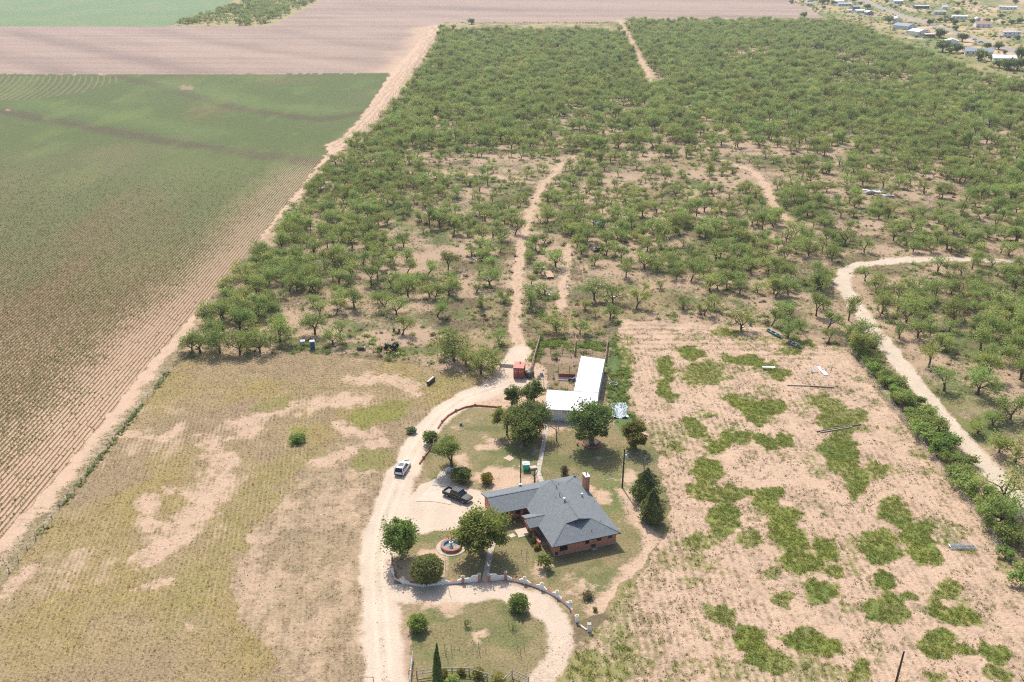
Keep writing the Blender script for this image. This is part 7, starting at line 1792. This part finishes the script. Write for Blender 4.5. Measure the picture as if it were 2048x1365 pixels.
    for px, py, rz, kd, m, lb in cars:
        q = at(px, py); t = thing('parked_car', lb, 'car', (q.x, q.y, 0), rz, 'cars of the far settlement')
        vehicle_parts(t, 5.6 if kd == 'pickup' else 4.8, 1.9, 1.85 if kd != 'sedan' else 1.5, m, kd, False)
    # trees of the settlement
    dk = [tree_meshes('settlement_tree_%d' % i, 700 + i, [6, 5, 4.2][i], [4.3, 3.4, 3.0][i], trunk=1.0, limbs=4, levels=3, flat=.9, fill=.5, nleaf=1500, lsize=.5, thick=.25, leaf=M_OAK() if i < 2 else M_MESQ()) for i in range(3)]
    trees = [(1777, 47.5, 0, 1.35, 'dark round tree left of the white gabled metal house'), (1879, 76, 1, 1.7, 'tall airy tree right of the peach awning'), (1924, 84, 0, 1.3, 'dark round tree between the white house and the street'), (1885, 104, 0, 1.6, 'big dark tree left of the white house with grey gable'), (1914, 106, 1, 1.5, 'dark tree in front of the white house with grey gable'), (1898, 107, 2, 1.2, 'small green tree between the two big dark ones'), (1974, 99, 0, .95, 'round dark tree left of the pair near the street'), (1997, 99.5, 1, 1.3, 'grey-green tree right of the pair near the street'), (1957, 121, 2, 2.0, 'wide light green tree in front of the long cream house'), (1984, 123, 2, 1.2, 'light green tree at the right end of the long cream house'), (2042, 119, 0, 1.6, 'dark tree cut by the right edge behind the white roof'), (1998, 136, 2, 1.5, 'leftmost tree of the dark row below the white roof'), (2016, 140, 1, 1.7, 'middle tree of the dark row below the white roof'), (2034, 141, 0, 1.5, 'rightmost tree of the dark row below the white roof'), (1645, 9, 0, 1.2, 'dark tree left of the white trailer home'), (1655, 7, 1, 1.2, 'dark tree at the end of the white trailer home'), (1666, 10, 0, .9, 'round bush tree in front of the white carport'), (1648, 19, 2, 1.0, 'small green tree below the trailer home'), (1735, 19, 0, 1.1, 'round dark tree right of the dark grey house'), (1721, 10, 1, .8, 'dark bush tree beside the street at the top'), (1780, 14, 2, .9, 'left tree of the small pair above the street'), (1790, 18, 2, 1.0, 'right tree of the small pair above the street'), (1859, 50, 1, 1.2, 'tree at the near street edge by the crossing'), (1859, 29, 2, .9, 'light tree in front of the cream house'), (1914, 31, 0, .9, 'single round dark tree behind the mobile home'), (1880, 45, 0, .8, 'dark bush, leftmost of the row by the mobile home'), (1891, 46, 0, .7, 'dark bush, second of the row by the mobile home'), (1903, 45, 1, 1.1, 'dark tree, third of the row by the mobile home'), (1910, 50, 1, 1.2, 'airy tree in front of the mobile home'), (1945, 46, 1, .9, 'grey-green bush left of the small white cottage'), (1975, 46, 1, 1.0, 'grey-green tree behind the reddish roof'), (1988, 44, 2, 1.0, 'light tree right of the reddish roof'), (2000, 36, 2, 1.1, 'light green tree beside the dark blue pickup'), (2006, 50, 2, 1.0, 'bush in the green lot above the travel trailer'), (2022, 50, 1, 1.1, 'dark bush in the green lot at the right'), (2040, 47, 1, 1.2, 'dark bush at the right edge above the travel trailer'), (1912, 62, 2, 1.3, 'airy light tree standing at the street crossing'), (1916, 12, 1, 1.0, 'dark tree above the mobile home row, left one'), (1927, 8, 2, 1.0, 'slim tree in the far sandy lot, left one'), (1950, 12, 2, 1.2, 'round tree in the far sandy lot, middle one'), (1941, 6, 2, .9, 'slim tree at the top edge beside the round one'), (2031, 8, 1, 1.2, 'dark tree at the top right behind the long mobile home'), (1822, 6, 0, 1.0, 'dark tree at the top edge right of the pale blue house'), (1773, 6, 1, .8, 'small dark tree left of the pale blue house'), (1708, 5, 0, .9, 'dark tree at the top right of the white carport'), (1583, 8, 1, 1.0, 'dark tree at the far field corner'), (1609, 36, 2, 1.6, 'lone tree on the ploughed edge left of the settlement'), (943, 49, 1, 1.2, 'lone tree on the far field edge, right of the corner'), (884, 62, 1, 1.2, 'tall tree at the far corner of the scrub by the track'), (878, 72, 2, 1.0, 'smaller tree below the tall corner tree by the track'), (2035, 80, 1, .8, 'dark bush below the travel trailer'), (2009, 108, 1, .6, 'small bush on the sandy lot below the street')]
    protos = {}
    for px, py, k, s, lb in trees:
        q = at(px, py)
        if k not in protos:
            t = thing('settlement_tree', lb, 'tree', (q.x, q.y, 0), 0, 'trees of the far settlement'); put('trunk', dk[k][0], t); put('crown', dk[k][1], t); protos[k] = t
        else: t = copy_tree(protos[k], (q.x, q.y, 0), None, lb)
        t.rotation_euler = (0, 0, random.uniform(0, 6.28)); t.scale = (s, s, s * .95)
    for px, py, h, lb in [(1703, 37, 9, 'utility pole behind the scrub left of the white gabled house'), (1779, 70, 9, 'utility pole at the scrub edge below the long pale blue house'), (2013, 150, 8, 'left utility pole by the small white shed'), (2046, 160, 8, 'right utility pole by the small white shed'), (1949, 16, 9, 'utility pole in the far sandy lot')]:
        q = at(px, py); b = MB(); b.tube([(0, 0, 0), (0, 0, h)], .17, 6); b.bar((-.9, 0, h - .6), (.9, 0, h - .6), .14); tag(b.build('utility_pole', WOODP(), None, (q.x, q.y, 0)), lb, 'utility pole', 'utility poles of the far settlement')
    for px, py, lb, c in [(1957, 118, 'blue pallet stack in front of the cream house', (.10, .25, .50)), (1882, 97, 'white sign post in front of the big dark tree', (.75, .75, .75)), (1980, 118, 'pile of scrap right of the wide light tree', (.3, .2, .15)), (1990, 122, 'brown rubble heap left of the white roofed house', (.45, .30, .2))]:
        q = at(px, py); b = MB(); b.box((0, 0, .5), (4.5 if c[2] > c[0] else 1.5, 1.5, 1.0 if px != 1882 else 3.2), .1, top=.8); tag(b.build('scrap_heap' if px != 1882 else 'sign_post', mat('scrap_%d' % px, c, .8), None, (q.x, q.y, 0)), lb, 'scrap' if px != 1882 else 'sign')
    # brush row on the far field edge
    pts = np.array([at(px, 46.5 + random.uniform(-1, 1))[:2] for px in np.linspace(890, 1236, 60)])
    scatter('field_edge_brush', pts, K_LOW, 4, RNG.uniform(.8, 2.2, len(pts)), 'thin line of brush along the far field edge', 'brush')
    q = cand(2200, 330, 620, 700, 1400); px, py = sight(q[:, 0], q[:, 1]); q = q[inside(px, py, P_VILLAGE) & (dline(q[:, 0], q[:, 1], W_STREET) > 7)]
    scatter('settlement_brush', q, K_LOW, 4, RNG.uniform(.9, 2.9, len(q)), 'scattered brush and weeds on the lots of the far settlement', 'brush')

# ------------------------------------------------------------------ haze
def haze():
    m, N, L = nt_of('haze_air'); out = N.new('ShaderNodeOutputMaterial'); v = N.new('ShaderNodeVolumePrincipled')
    v.inputs['Color'].default_value = (.86, .92, 1.0, 1); v.inputs['Density'].default_value = HAZE_D; v.inputs['Anisotropy'].default_value = .3
    L.new(v.outputs[0], out.inputs['Volume'])
    b = MB(); b.box((0, 3400, 52), (24000, 8000, 106)); tag(b.build('haze', m), 'thin pale haze hanging over the whole plain', kind='stuff')
HAZE_D = .00011

house(); barn(); garden_wall(); fountain(); paving(); poles(); fences(); corral(); yard(); vehicles(); settlement()
plant_cover(); plant_scrub(); plant_garden()
haze()
